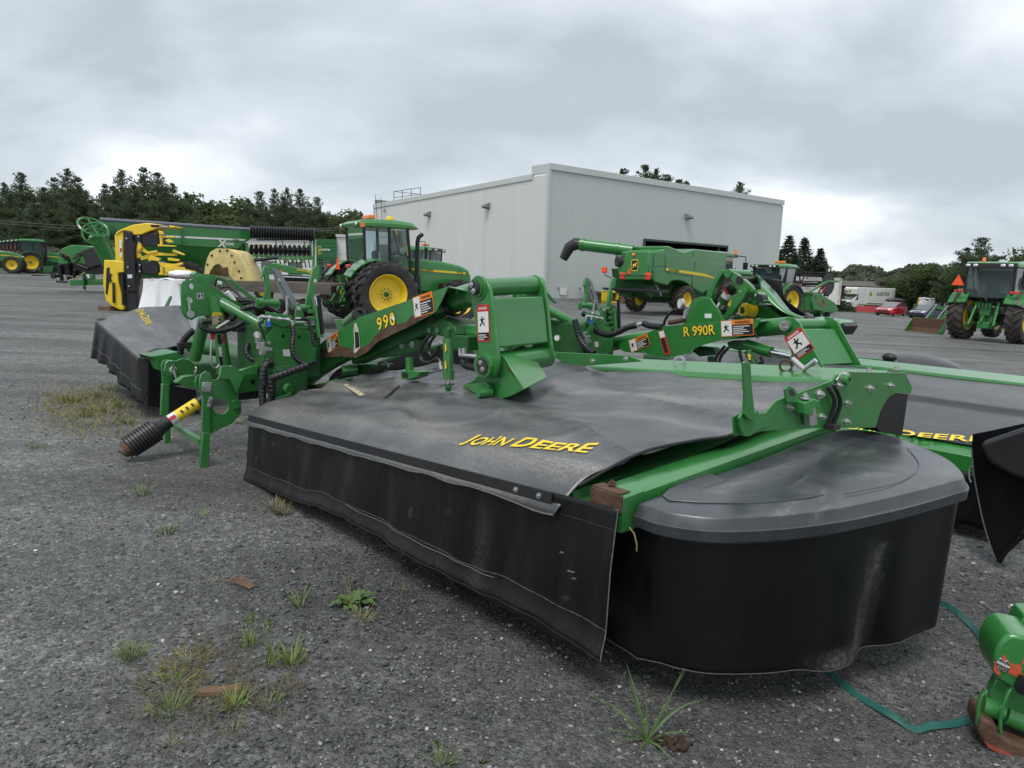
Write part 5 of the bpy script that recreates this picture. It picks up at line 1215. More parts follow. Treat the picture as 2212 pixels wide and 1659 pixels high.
for pts in (((1500, 808), (1660, 820), (1655, 832), (1505, 828)), ((1490, 895), (1665, 905), (1660, 916), (1495, 912)), ((1512, 808), (1532, 810), (1535, 908), (1515, 906)), ((1285, 905), (1330, 905), (1400, 965), (1480, 950), (1485, 968), (1400, 985), (1330, 960), (1290, 960)), ((1320, 1020), (1400, 985), (1490, 970), (1670, 985), (1665, 1003), (1500, 1000), (1400, 1030), (1340, 1045)), ((1400, 1050), (1430, 990), (1450, 995), (1430, 1052)), ((1500, 1065), (1640, 1080), (1730, 1070), (1725, 1085), (1560, 1120), (1510, 1085)), ((1515, 1090), (1540, 1090), (1545, 1185), (1520, 1185)), ((1500, 1160), (1690, 1165), (1690, 1195), (1505, 1185)), ((1560, 1100), (1740, 1110), (1760, 1150), (1640, 1190), (1560, 1150)), ((1640, 940), (1748, 990), (1740, 998), (1630, 965)), ((1700, 1120), (1850, 1150), (1840, 1175), (1700, 1150)), ((1500, 760), (1540, 770), (1545, 800), (1510, 800)), ((1560, 855), (1600, 845), (1640, 870), (1600, 880)), ((1590, 1020), (1700, 1035), (1690, 1055), (1590, 1045)), ((1300, 890), (1330, 880), (1345, 930), (1310, 950)), ((1420, 1000), (1520, 1030), (1500, 1055), (1410, 1040)), ((1620, 1090), (1720, 1065), (1730, 1085), (1640, 1120)), ((1280, 960), (1310, 955), (1340, 1010), (1300, 1030))):
    T_(pts, -.05+.2*random.random(), .10, 'divider', YELLOW, .005)
T_(((1130, 850), (1155, 850), (1160, 1015), (1135, 1010)), -.01, .01, 'pictogram_label', WHITEP, 0); T_(((1136, 930), (1154, 930), (1154, 960), (1138, 975)), -.016, .005, 'label_print', REDP, 0)
T_(((1208, 1180), (1252, 1180), (1253, 1215), (1210, 1216)), -.01, .01, 'white_label', WHITEP, 0)
for p in ((1203, 838), (1215, 1110), (1225, 1290), (1315, 820), (1320, 880), (1328, 1090), (1328, 1150)):
    a_ = CH.y(ZJ(*p), -.0); MB().cyl(a_, a_+Vector((0, -.04, 0)), .03, 8).build('bolt', STEEL, ch_)
for p in ((1120, 1500), (1230, 1530)):
    a_ = CH.y(ZJ(*p), .3); MB().box((a_.x, .35, .07), (1.3, .25, .14)).build('timber', WOODB, ch_, 0, .01)

# timber flatbed trailer
FB = ground_frame((505, 640), R_(3), 19.5)
fb_ = thing('flatbed_trailer', 'weathered timber flatbed behind the near mower headstock', 'trailer', FB)
fl, fr2 = FB.y(ZK(470, 572), 0), FB.y(ZK(2155, 640), 0)
zt_ = (fl.z+fr2.z)/2
nb = 12
for i in range(nb): MB().box(((fl.x+fr2.x)/2, .1+.2*i, zt_-.03+.006*random.uniform(-1, 1)), (fr2.x-fl.x+random.uniform(-.1, .1), .185, .05)).build('deck_board', WOODG, fb_, 0)
MB().box(((fl.x+fr2.x)/2, -.01, zt_-.17), (fr2.x-fl.x, .08, .22)).build('side_beam', WOODG, fb_, 0, .01)
MB().box(((fl.x+fr2.x)/2, 1.2, zt_-.2), (fr2.x-fl.x-.4, 1.2, .2)).build('chassis', RUST, fb_, 0)
for x in (fl.x+1.6, fl.x+2.6, fr2.x-1.2):
    for y in (.35, 2.0): add_wheel(fb_, (x, y, .42), .42, .25, .24, -1, style='car', rm=RUST)
MB().bar((fl.x+2, .3, zt_-.55), (fr2.x-.4, .3, zt_-.55), .1, .16).build('lower_rail', WOODG, fb_)
for x in (fl.x+2.2, fr2.x-1.7): MB().box((x, .25, zt_-.5), (.1, .12, .5)).build('stake', RUST, fb_)
# cream arched guard on the flatbed
AG = Frame((FB.o.x, FB.o.y, zt_), FB.ang)
ag = thing('arched_guard', 'worn cream-yellow arched sheet-metal guard lying on the flatbed', 'guard', AG)
tA = lambda pts, y, d, nm, m_: trace(AG, ZK, pts, y, d, nm, m_, ag, .01)
outer = [(1030, 545), (1045, 470), (1065, 400), (1090, 350), (1140, 322), (1240, 322), (1290, 360), (1330, 440), (1365, 500), (1390, 590), (1450, 695), (1405, 690), (1300, 610), (1240, 540)]
inner = [(1205, 520), (1190, 480), (1160, 455), (1125, 465), (1090, 510), (1075, 550)]
tA(outer+inner, .6, .05, 'face_sheet', CREAM)
P_ = [AG.y(ZK(*p), .6) for p in outer[:11]]
MB().loft([[p for p in P_], [p+Vector((.25, .9, -.05)) for p in P_]], cap=False, closed=False).build('rim_sheet', CREAM, ag, 60, solid=.02)
tA(((1190, 490), (1235, 480), (1240, 560), (1200, 570)), .55, .1, 'latch_gear', RUST)
for p in ((1170, 340), (1235, 338), (1100, 380), (1275, 380), (1300, 440), (1340, 520), (1360, 580), (1060, 460)):
    a_ = AG.y(ZK(*p), .6); MB().ball(a_, .035, 8, 5).build('rivet', RUST, ag)
a_, b_ = AG.y(ZK(1350, 440), 1.5), AG.y(ZK(1690, 398), 1.5); MB().cyl(a_, b_, .05, 10).build('black_pole', BLACK, ag)
# white wrapped pallet
WP = ground_frame((322, 676), R_(8), 17)
wp = thing('wrapped_pallet', 'white plastic sheet draped over a crate beside the yellow corn head', 'wrapped load', WP)
a_ = WP.y(ZA(75, 480), 0); b_ = WP.y(ZA(620, 200), 0); x0, x1, zt2 = a_.x, b_.x, b_.z
def drape(a, b):
    ang = a*2*math.pi; ca_, sa_ = math.cos(ang), math.sin(ang)
    sq = max(abs(ca_), abs(sa_)); ux, uy = ca_/sq, sa_/sq
    fl_ = 1-b; w = (x1-x0)/2*.72; k = 1+(.30+.35*max(0, -ux))*fl_**1.5+.07*math.sin(ang*9)*fl_+.03*math.sin(ang*17+1)*fl_
    z = zt2*(.02+.98*b)+.03*noise.noise(Vector((ux*3, uy*3, b*4)))
    return (( x0+x1)/2+.1+ux*w*k, .8+uy*.75*k, z)
q = MB().grid(drape, 90, 14)
q.grid(lambda a, b: ((x0+x1)/2+.1+(a*2-1)*(x1-x0)/2*.72, .8+(b*2-1)*.75, zt2+.05*noise.noise(Vector((a*4, b*4, 7)))), 16, 10)
q.build('sheet', WRAP, wp, 70)
a_ = WP.y(ZA(330, 200), -.3); MB().box((a_.x+.4, .1, a_.z-.03), (1.0, .1, .08)).build('crate_edge', WHITE, wp)
MB().box(((x0+x1)/2, .8, zt2*.45), (1.0, 1.0, zt2*.85)).build('crate', WOODG, wp)
# small pale bundle on the deck
SB = Frame((FB.o.x, FB.o.y, zt_), FB.ang); sb_ = thing('wrapped_bundle', 'small crumpled white bundle on the flatbed before the cream guard', 'bundle', SB)
a_ = SB.y(ZK(840, 555), .4); MB().grid(lambda a, b: (a_.x+.36*math.cos(6.283*a)*math.sin(math.pi*b)*(1+.15*noise.noise(Vector((a*6, b*5, 1)))), .35+.25*math.sin(6.283*a)*math.sin(math.pi*b), .12-.12*math.cos(math.pi*b)+.05*noise.noise(Vector((a*9, b*6, 3)))*math.sin(math.pi*b)), 28, 12).build('sheet', WRAP, sb_, 70)
pl_ = Frame((FB.o.x, FB.o.y, zt_), FB.ang)
# ================================================================== the near mower
MA = gpt((557, 890), .55); MB_ = gpt((1350, 1078), .83); md = (MB_-MA); md.z = 0
MF = Frame((MA.x, MA.y), math.atan2(md.y, md.x))
M2o = MF.wld((.55, 3.4, 0)); M2 = Frame((M2o.x, M2o.y, 0), MF.ang)
mw = thing('mower', 'wide green mower conditioner with a dusty black canvas, rust-bitten arm guard marked 990', 'mower', MF)
mw2 = thing('mower', 'second green mower conditioner with a clean arm guard marked R 990R', 'mower', M2)
def cprof(v, pts=((-.2, -.16), (-.06, -.075), (0, -.01), (.05, .03), (.12, .06), (.4, .115), (.84, .19), (1.4, .26), (2.0, .335), (3, .40))):
    for (a, ca), (b, cb_) in zip(pts, pts[1:]):
        if v <= b: t = (v-a)/(b-a); return ca+(cb_-ca)*t
    return pts[-1][1]
def csm(v): return (cprof(v-.03)+cprof(v)+cprof(v+.03))/3
def hood_z(u, v, wr=1.0):
    n1_ = noise.noise(Vector((u*1.1+3, v*1.5, .3))); n2_ = noise.noise(Vector((u*2.6, v*3.4+9, 1.7))); n3_ = noise.noise(Vector((u*7.1, v*7.4+2, 4.7)))
    k = sstep(.10, .35, v)
    ridge = .028*math.exp(-((v-(.42+.10*u*.4))/.10)**2)*(1 if u < 2.6 else max(0, 1-(u-2.6)*2))
    sag = -.030*math.exp(-((v-1.05)/.28)**2)*(.4+.6*math.sin(u*2.1)**2)
    near = .045*math.exp(-(((u-1.75)/.55)**2+((v-.62)/.12)**2))
    lift = .055*sstep(.45, .85, v)*(1-sstep(1.5, 2.1, u))
    cr1 = (1-abs(noise.noise(Vector((u*1.1+v*1.9, v*.9-u*.5, 3.3)))))**9; cr2 = (1-abs(noise.noise(Vector((u*.8-v*1.6+4, v*1.4+u*.9, 7.1)))))**10
    return .55+.074*u+csm(v)+lift+wr*k*(.022*cr1+.016*cr2-.012)+wr*k*(.030*n1_+.016*n2_+.004*n3_+ridge+sag+near)
def uR(v):
    for (a, b), (c, d) in zip(((-.2, 3.43), (.04, 3.48), (.45, 3.59), (.9, 3.70), (1.4, 3.64), (1.9, 3.64)), ((.04, 3.48), (.45, 3.59), (.9, 3.70), (1.4, 3.64), (1.9, 3.64), (3, 3.6))):
        if v <= c: return b+(d-b)*(v-a)/(c-a)
    return 3.6
def uL(v): return -.10+.09*min(1, max(0, v/.8)) if v < .84 else .0+.25*sstep(.84, 1.5, v)
def canvas_fn(a, b):
    v = -.085+b*(1.92+.085); u0_, u1_ = uL(v), uR(v); u = u0_+(u1_-u0_)*a
    rag = .012*noise.noise(Vector((u*5, 2, 0)))-.02*sstep(3.0, 3.4, u) if b == 0 else 0
    return Vector((u, v+.5*rag, hood_z(u, v)+rag))
cv = MB().grid(canvas_fn, 120, 84).build('canvas_cover', CANVAS, mw, 80, solid=.006)
paint_wear(cv, lambda p: (.75*math.exp(-((p.y-.16)/.07)**2)*(.3+.9*abs(noise.noise(Vector((p.x*1.6, p.y*9, 2)))))+.9*max(0, noise.noise(Vector((p.x*.9+7, p.y*5.5, 8))))+.35*math.exp(-((p.y-.55-.1*p.x)/.05)**2)+.5*math.exp(-((p.y-1.3)/.06)**2)*(p.x > 2.2)))
fe = [canvas_fn(i/60, 0)+Vector((0, -.006, -.002)) for i in range(61)]
MB().tube(fe, .0042, 6).build('frayed_edge', PALE, cv)
for i, t in enumerate((.055, .13, .22, .33, .47, .63, .82)):
    p = canvas_fn(t, .018); 
    MB().lathe([(.006, 0), (.0105, .002), (.0105, .006), (.006, .006)], p+Vector((0, -.003, 0)), (0, -.85, .5), 14, True).build('eyelet', PALE, cv)
    MB().cyl(p+Vector((0, .002, -.002)), p+Vector((0, -.0035, .0015)), .0065, 10).build('eyelet_hole', BLACK, cv)
q = MB()
for t, b in ((.12, .075), (.30, .085), (.58, .09), (.545, .16), (.72, .09), (.045, .07)):
    p = canvas_fn(t, b); bolt(q, p+Vector((0, 0, .002)), (0, -.2, 1), .008, .010)
    if True: q.build('canvas_bolt', STEEL, cv); q = MB()
# lettering laid on the canvas
tp = [MF.z(ZD(*p), .88) for p in ((1420, 1258), (2520, 1480))]
tA_, tB_ = MF.z(ZZ(985, 940), .84), MF.z(ZZ(1281, 972), .90)
tx = (tB_-tA_); tx.z = 0; tw = tx.length; tx = tx.normalized(); ty_ = Vector((-tx.y, tx.x, 0)); tc_ = (tA_+tB_)/2
def onhood(x, y):
    p = tc_+tx*x+ty_*(y+.05); return Vector((p.x, p.y, hood_z(p.x, p.y)+.009))
brand(YELP, cv, tw*.95, .135, lambda x, y: onhood(x, y-.055))
# tape scrap and tear on the canvas
sp = [MF.z(ZB(*p), .78) for p in ((350, 960), (380, 955), (525, 1040), (480, 1045))]
MB().poly([Vector((p.x, p.y, hood_z(p.x, p.y)+.008)) for p in sp]).build('pale_scrape', mat('pale_scrape', (.42, .36, .24), .8, 0, .3, 20), cv, 0)
for pts in (((900, 868), (1100, 850), (1150, 880), (1050, 885), (960, 878)), ((1100, 990), (1180, 970), (1250, 985), (1190, 1005), (1130, 1005)), ((670, 990), (800, 930), (805, 940), (690, 995))):
    pp = [MF.z(ZB(*p), .88) for p in pts]; MB().poly([Vector((p.x, p.y, hood_z(p.x, p.y)+.0075)) for p in pp]).build('torn_gap', BLACK, cv, 0)
# front curtain
bot = [MF.y(ZZ(*p), -.05) for p in ((540, 1032), (640, 1070), (760, 1112), (900, 1190), (1000, 1245), (1100, 1290), (1200, 1340), (1330, 1415))]
def botz(u):
    for a, b in zip(bot, bot[1:]):
        if u <= b.x: return a.z+(b.z-a.z)*(u-a.x)/(b.x-a.x)
    return bot[-1].z
def front_fn(a, b, off=0):
    u = -.03+3.80*a; zt_ = .545+.074*u-.02; zb_ = botz(u)+.006*math.sin(u*6)
    f = 1-b; z = zt_+(zb_-zt_)*f
    fold = .034*noise.noise(Vector((u*2.3, z*.7, 5)))+.018*noise.noise(Vector((u*6.0, z*1.2, 8)))
    curl = -.03*sstep(.8, 1, f)*(.6+.5*noise.noise(Vector((u*1.5, 0, 2))))
    return Vector((u+.02*f*sstep(3.4, 3.77, u), -.055-.045*f+fold*min(1, f*2.5)+curl+off, z))
fc = MB().grid(front_fn, 120, 26).build('front_curtain', CURTAIN, mw, 80, solid=.005)
paint_wear(fc, lambda p: max(0, noise.noise(Vector((p.x*7, p.z*1.4, 3)))-.15)*1.1+.25*math.exp(-((p.z-botz(p.x)-.03)/.03)**2)+(.8 if noise.noise(Vector((p.x*28, p.z*9, 5))) > .62 else 0))
MB().tube([front_fn(i/100, .19+.01*math.sin(i*.4), -.004) for i in range(101)], .0013, 5).build('stitch_seam', PALE, fc)
MB().tube([front_fn(i/60, .185-.02, -.005) for i in range(26, 50)], .0018, 5).build('stitch_seam', mat('dull_thread', (.16, .16, .16), .8), fc)
MB().tube([front_fn(i/100, .006, -.002) for i in range(101)], .006, 6).build('hem', CURTAIN, fc)
MB().tube([front_fn(1, i/20, -.002) for i in range(21)], .0025, 5).build('frayed_edge', PALE, fc)
MB().tube([front_fn(i/60, .86, -.003) for i in range(14, 61)], .0016, 5).build('fold_line', BLKP, fc)
a_, b_ = front_fn(.0, .955), front_fn(.905, .955)
MB().bar(a_+Vector((0, -.006, 0)), b_+Vector((0, -.010, 0)), .006, .055).build('clamp_bar', BLKP, fc)
for t in (.845, .885): 
    p = front_fn(t, .955); bolt(q, p+Vector((0, -.014, 0)), (0, -1, 0), .009, .010); q.build('bar_bolt', STEEL, fc); q = MB()
for (ta, tb, w) in ((.93, .58, .016), (.945, .47, .028), (.95, .43, .018)):
    c = front_fn(ta, tb, -.004); MB().poly([c+Vector((-w, 0, -.004)), c+Vector((w*.6, -.001, .003)), c+Vector((w, 0, .010)), c+Vector((-w*.3, 0, .008))]).build('scuff_mark', PALE, fc, 0)
# outer beam
zf = lambda u, v, c=0: .55+.074*u+csm(v)+c
bt = [(3.46, -.03), (3.64, -.03), (3.78, -.03)]
def beamrow(u, c, v0=-.03, v1=1.75, n=20): return [Vector((u+.03*(k/n), v0+(v1-v0)*k/n, .80+.115*(k/n)*1.0+c)) for k in range(n+1)]
q = MB(); rows = [beamrow(3.60, -.12), beamrow(3.61, .035), beamrow(3.63, .05), beamrow(3.74, .05), beamrow(3.765, .035), beamrow(3.77, -.10)]
q.loft([[r[k] for r in rows] for k in range(21)]).build('outer_beam', GREEN, mw, 40)
q = MB(); rows = [beamrow(3.40, -.10, 0, 1.5), beamrow(3.41, -.01, 0, 1.5), beamrow(3.47, -.01, 0, 1.5), beamrow(3.48, -.05, 0, 1.5), beamrow(3.58, -.05, 0, 1.5), beamrow(3.58, -.12, 0, 1.5)]
q.loft([[r[k] for r in rows] for k in range(21)]).build('inner_ledge', GREEND, mw, 40)
MB().box((3.685, -.032, .815), (.165, .012, .07)).box((3.675, .005, .853), (.15, .07, .004)).build('worn_end_cap', RUST, mw, 0, .003)
bolt(q := MB(), (3.66, .03, .862), (0, 0, 1), .012, .012); q.build('cap_bolt', RUST, mw)
MB().prism([(3.765, -.03, .84), (3.765, -.03, .70), (3.765, .10, .70), (3.765, .10, .85)], (.006, 0, 0)).build('end_gusset', GREEN, mw)
# round deflector cover
co = [(3.79, .02), (3.90, .015), (4.08, .10), (4.23, .28), (4.36, .53), (4.47, .86), (4.55, 1.20), (4.565, 1.36), (4.40, 1.62), (4.10, 1.88), (3.90, 1.93), (3.79, 1.75), (3.785, 1.0), (3.785, .5)]
def ring(pts, n=96):
    P = [Vector((p[0], p[1], 0)) for p in pts]; P = P+P[:1]; L = [0]
    S = []
    m = len(pts)
    for i in range(m):
        p0, p1, p2, p3 = (Vector((*pts[(i+k-1) % m], 0)) for k in range(4))
        sharp = i in (0, 12, 13, 11)
        for k in range(7):
            t = k/7
            S.append(p1.lerp(p2, t) if sharp else 0.5*((2*p1)+(p2-p0)*t+(2*p0-5*p1+4*p2-p3)*t*t+(3*p1-p0-3*p2+p3)*t**3))
    return S
R0 = ring(co); cen = Vector((4.08, .95, 0))
def cz(p): return .812+.058*min(1.6, max(0, p.y))
def inset(p, k): d = (cen-p); return p+d.normalized()*k
rings = []
for k, dz in ((.015, -.092), (.0, -.088), (-.004, -.046), (.004, -.042), (.020, -.004), (.026, .002), (.045, .006), (.09, .009)):
    rings.append([Vector((inset(p, k).x, inset(p, k).y, cz(p)+dz)) for p in R0])
for f in (.25, .45, .65, .85, .98):
    rings.append([Vector((p.x+(cen.x-p.x)*f, p.y+(cen.y-p.y)*f, cz(p)*(1-f)+(cz(cen)+.0)*f+.009+.012*math.sin(min(1, f*1.1)*1.57))) for p in [inset(r, .09) for r in R0]])
dc = MB().loft(rings).build('deflector_cover', COVER, mw, 28)
paint_wear(dc, lambda p: max(0, noise.noise(Vector((p.x*9, p.y*4, 1)))-.28)*1.3*(p.z > cz(p))+max(0, noise.noise(Vector((p.x*30, p.y*10, 6)))-.45)*1.5)
fl_ = [(3.86, .12), (3.90, .06), (4.04, .14), (4.16, .30), (4.27, .52), (4.31, .66), (4.20, .55), (4.04, .40), (3.93, .36), (3.87, .30)]
def cover_z(x, y):
    p = Vector((x, y, 0)); best = min(R0, key=lambda r: (r-p).length); f = max(0, min(1, 1-(p-cen).length/max(.05, (best-cen).length)))
    return cz(p)+.009+.012*math.sin(min(1, f*1.1)*1.57)
pn = smooth_path([Vector((x, y, 0)) for x, y in fl_+fl_[:1]], 5)
pz = [MF.z(ZL(*p), .845) for p in ((430, 455), (460, 430), (530, 396), (600, 365), (630, 358), (700, 385), (800, 420), (900, 450), (1000, 468), (1100, 480), (1230, 486), (1150, 498), (1000, 506), (900, 508), (750, 502), (600, 492), (460, 475))]
MB().prism([Vector((p.x, p.y, cover_z(p.x, p.y)-.004)) for p in pz], (0, 0, .007)).build('raised_panel', COVER, dc, 20, .003)
MB().tube([Vector((p.x, p.y, cover_z(p.x, p.y)+.002)) for p in smooth_path([V3(4.31, .70, 0), V3(4.40, 1.0, 0), V3(4.38, 1.3, 0), V3(4.22, 1.6, 0)], 6)], .0015, 5).build('moulded_rib', COVER, dc)
# hanging round curtain below it
cpts = [V3(3.42, .07, 0), V3(3.56, .05, 0), V3(3.66, .04, 0), V3(3.75, .03, 0)]+R0[1:7*9]
def sc_fn(a, b):
    i = a*(len(cpts)-1); k = int(i); t = i-k; p = cpts[k].lerp(cpts[min(k+1, len(cpts)-1)], t); p = inset(p, .035)
    f = 1-b; zt_ = cz(p)-.085; dip = .03*math.exp(-((a-.52)/.05)**2)-.05*sstep(.6, .9, a)+.03*(1-sstep(0, .2, a))
    z = zt_+((.175-dip)-zt_)*f
    n = (p-cen).normalized(); bul = f*(.035*math.exp(-((a-.50)/.05)**2)-.045*math.exp(-((a-.585)/.03)**2)+.02*noise.noise(Vector((a*9, 0, 3)))+.008*noise.noise(Vector((a*22, f*2, 6))))
    q_ = p+n*bul-n*.02*f
    return Vector((q_.x, q_.y, z))
sc = MB().grid(sc_fn, 130, 24).build('side_curtain', SIDEC, mw, 80, solid=.005)
MB().tube([sc_fn(i/130, .004)+Vector((.002, -.003, 0)) for i in range(131)], .0025, 6).build('frayed_hem', PALE if False else mat('worn_hem', (.07, .068, .062), .9, 0, .6, 40), sc)
def sc_wear(p):
    best, bd = 0, 9
    for i in range(0, 66):
        q_ = sc_fn(i/65, .5); d_ = (q_.x-p.x)**2+(q_.y-p.y)**2
        if d_ < bd: best, bd = i/65, d_
    a = best; h = (p.z-.14)/.56; w = 0
    w += .42*math.exp(-((a-.555-.02*h)/.018)**2)*(1 if h < .95 else 0)*(.6+.6*noise.noise(Vector((a*40, h*3, 1))))
    for a0, ww, hh in ((.51, .035, .20), (.70, .03, .14), (.84, .05, .12)): w += .8*math.exp(-((a-a0)/ww)**2)*max(0, 1-h/hh)
    w += .5*max(0, 1-h/.05)*(a > .45)
    return w
paint_wear(sc, sc_wear)
MB().tube([Vector((3.80, -.02, .73)), Vector((3.83, -.025, .715)), Vector((3.85, -.03, .68)), Vector((3.852, -.03, .65))], .003, 5).build('grass_wisp', mat('dry_grass', (.22, .17, .08), .9), mw)
# end plate with its bolts
pa, pb = (3.8, .5), (4.0, 1.9)
ep_ = lambda z, pts: [MF.pl(z(*p), pa, pb) for p in pts]
pn_ = Vector((pb[1]-pa[1], -(pb[0]-pa[0]), 0)).normalized()
out_ = ep_(ZF, ((365, 620), (360, 500), (450, 450), (560, 480), (630, 400), (740, 360), (990, 270), (1010, 235), (1075, 215), (1450, 222), (1495, 320), (1480, 355), (1400, 345), (1340, 380), (1290, 470), (1260, 570), (880, 572), (560, 590), (450, 615)))
MB().prism(out_, pn_*.010).build('end_plate', GREEN, mw, 30, .002)
op_ = ep_(ZF, ((1270, 560), (1300, 470), (1345, 385), (1400, 350), (1478, 360), (1440, 620), (1300, 600)))
MB().prism(op_, -pn_*.25).build('dark_opening', BLACK, mw, 0)
for p in ((905, 355), (712, 442), (850, 508), (915, 498), (1078, 412), (1075, 530), (1222, 318), (1352, 302), (1020, 298), (1060, 228)):
    c = MF.pl(ZF(*p), pa, pb); q = MB(); bolt(q, c+pn_*.010, pn_, .012 if p[0] != 905 else .017, .018); q.build('plate_bolt', STEEL, mw)
lv = ep_(ZF, ((360, 150), (375, 140), (405, 150), (415, 310), (430, 440), (440, 500), (400, 510), (365, 470), (370, 330), (365, 310)))
MB().prism([p+pn_*.05 for p in lv], pn_*.014).build('lever', GREEN, mw, 30, .003)
qd = ep_(ZF, ((358, 500), (380, 460), (440, 445), (455, 470), (470, 450), (485, 475), (500, 460), (515, 490), (565, 510), (550, 555), (500, 560), (430, 610), (390, 615), (365, 560)))
MB().prism([p+pn_*.03 for p in qd], pn_*.016).build('lever_quadrant', GREEN, mw, 30, .002)
lp = ep_(ZF, ((650, 320), (670, 297), (700, 305), (735, 350), (740, 380), (700, 400), (660, 400))); hl = ep_(ZF, ((672, 325), (690, 318), (712, 345), (708, 362), (682, 358)))
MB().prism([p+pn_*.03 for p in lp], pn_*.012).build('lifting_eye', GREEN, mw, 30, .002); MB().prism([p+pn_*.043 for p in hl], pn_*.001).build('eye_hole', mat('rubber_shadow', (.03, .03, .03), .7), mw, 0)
br = ep_(ZF, ((740, 400), (800, 375), (835, 385), (835, 420), (800, 430), (790, 480), (740, 470)))
MB().prism([p+pn_*.01 for p in br], pn_*.06).build('latch_bracket', GREEN, mw, 30, .004)
lg = ep_(ZF, ((785, 440), (825, 425), (840, 540), (795, 550))); MB().prism([p+pn_*.02 for p in lg], pn_*.035).build('latch_block', STEEL, mw, 30, .003)
c = MF.pl(ZF(778, 380), pa, pb); q = MB(); bolt(q, c+pn_*.04, (0, 0, 1), .016, .018); q.build('latch_bolt', STEEL, mw)
c = MF.pl(ZF(1050, 262), pa, pb); MB().lathe([(.012, 0), (.026, .0), (.026, .05), (.012, .05)], c, pn_, 16, True).build('pivot_tube', GREEN, mw)
tb = ep_(ZF, ((1000, 265), (1030, 225), (1075, 215), (1072, 240), (1035, 310), (1010, 312))); MB().prism([p+pn_*.012 for p in tb], pn_*.008).build('hinge_tab', STEEL, mw, 30, .002)
for k, pts in enumerate((((935, 310), (950, 350), (965, 400), (960, 470), (948, 545)), ((970, 295), (985, 340), (1000, 400), (995, 470), (978, 545)))):
    MB().tube(smooth_path([MF.pl(ZF(*p), pa, pb)+pn_*(.03+.012*math.sin(i)) for i, p in enumerate(pts)], 6), .011, 10).build('hydraulic_hose', HOSE, mw)
c = MF.pl(ZF(960, 556), pa, pb); MB().box(c+pn_*.03, (.06, .07, .03)).build('hose_clamp', BLKP, mw, 0, .004)
MB().tube([Vector((p.x, p.y, p.z)) for p in smooth_path([canvas_fn(1, t)+Vector((.012, 0, .006)) for t in (.05, .2, .35, .45, .55, .65, .8, .97)], 6)], .008, 8).build('edge_cord', HOSE, mw)
# rear rail behind the canvas
rr0 = [MF.wld((0, 0, 0))]
def rrow(u): return .55+.074*u
for (u0_, u1_, v0_, v1_) in ((1.5, 3.90, 1.86, 2.12),):
    q = MB(); prof = [(v0_, .315), (v0_+.02, .345), (v1_-.02, .40), (v1_, .36), (v1_, .10), (v0_, .10)]
    q.loft([[Vector((u, v, rrow(u)+c)) for v, c in prof] for u in (u0_, (u0_+u1_)/2, u1_)]).build('rear_rail', GREEN, mw, 30, .006)
q = MB(); ga = [MF.y(ZH(*p), 1.80) for p in ((195, 1240), (230, 1245), (1020, 1285), (1160, 1340), (1110, 1345), (590, 1385), (510, 1410), (400, 1370))]
q.prism(ga, (0, .012, 0)).build('bent_guard', GREEN, mw, 30, .003)
for p in ((990, 1315), (665, 1338)): c = MF.y(ZH(*p), 1.80); q = MB(); bolt(q, c, (0, -1, .1), .014, .012); q.build('guard_bolt', STEEL, mw)
for zp, m_ in ((ZH(1518, 1345), STEEL), (ZE(1690, 705), RUST)):
    c = MF.y(zp, 2.0); MB().lathe([(.028, -.012), (.042, -.012), (.042, .012), (.028, .012)], c, (.4, -.9, 0), 18, True).build('ring_eye', m_, mw); MB().cyl(c-Vector((0, 0, .04)), c-Vector((0, 0, .075)), .02, 8).build('ring_base', m_, mw)
a_, b_, c_ = (MF.y(ZE(*p), 2.0) for p in ((1735, 655), (1815, 725), (1895, 665)))
MB().tube([a_, b_, c_], [.016, .018, .016], 10).build('wing_lever', STEEL, mw)
for p in ((820, 712), (1755, 722), (1900, 712)): c = MF.y(ZE(*p), 1.98); q = MB(); bolt(q, c, (0, 0, 1), .014, .014); q.build('rail_bolt', STEEL, mw)
for p in ((1215, 222), (1390, 205)): c = MF.pl(ZF(*p), pa, pb); q = MB(); bolt(q, c+Vector((0, .03, 0)), (0, 0, 1), .014, .016); q.build('rail_bolt', STEEL, mw)
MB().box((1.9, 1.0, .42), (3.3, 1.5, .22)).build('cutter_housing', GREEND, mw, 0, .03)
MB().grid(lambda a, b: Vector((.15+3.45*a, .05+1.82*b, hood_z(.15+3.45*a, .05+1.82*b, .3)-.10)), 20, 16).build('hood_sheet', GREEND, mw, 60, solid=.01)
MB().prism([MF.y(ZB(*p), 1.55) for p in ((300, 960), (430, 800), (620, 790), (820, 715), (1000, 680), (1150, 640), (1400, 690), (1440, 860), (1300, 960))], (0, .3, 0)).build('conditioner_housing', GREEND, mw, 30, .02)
MB().prism([MF.y(ZB(*p), 1.53) for p in ((640, 820), (820, 750), (1140, 690), (1380, 730), (1380, 830), (900, 840), (700, 860))], (0, .02, 0)).build('housing_mouth', BLACK, mw, 0)
MB().box((1.9, .15, .14), (3.4, .35, .10)).build('cutter_bar', BLACK, mw, 0, .02)
MB().cyl((.15, .06, .02), (.15, .06, .08), .16, 20).build('skid_shoe', BLKP, mw)

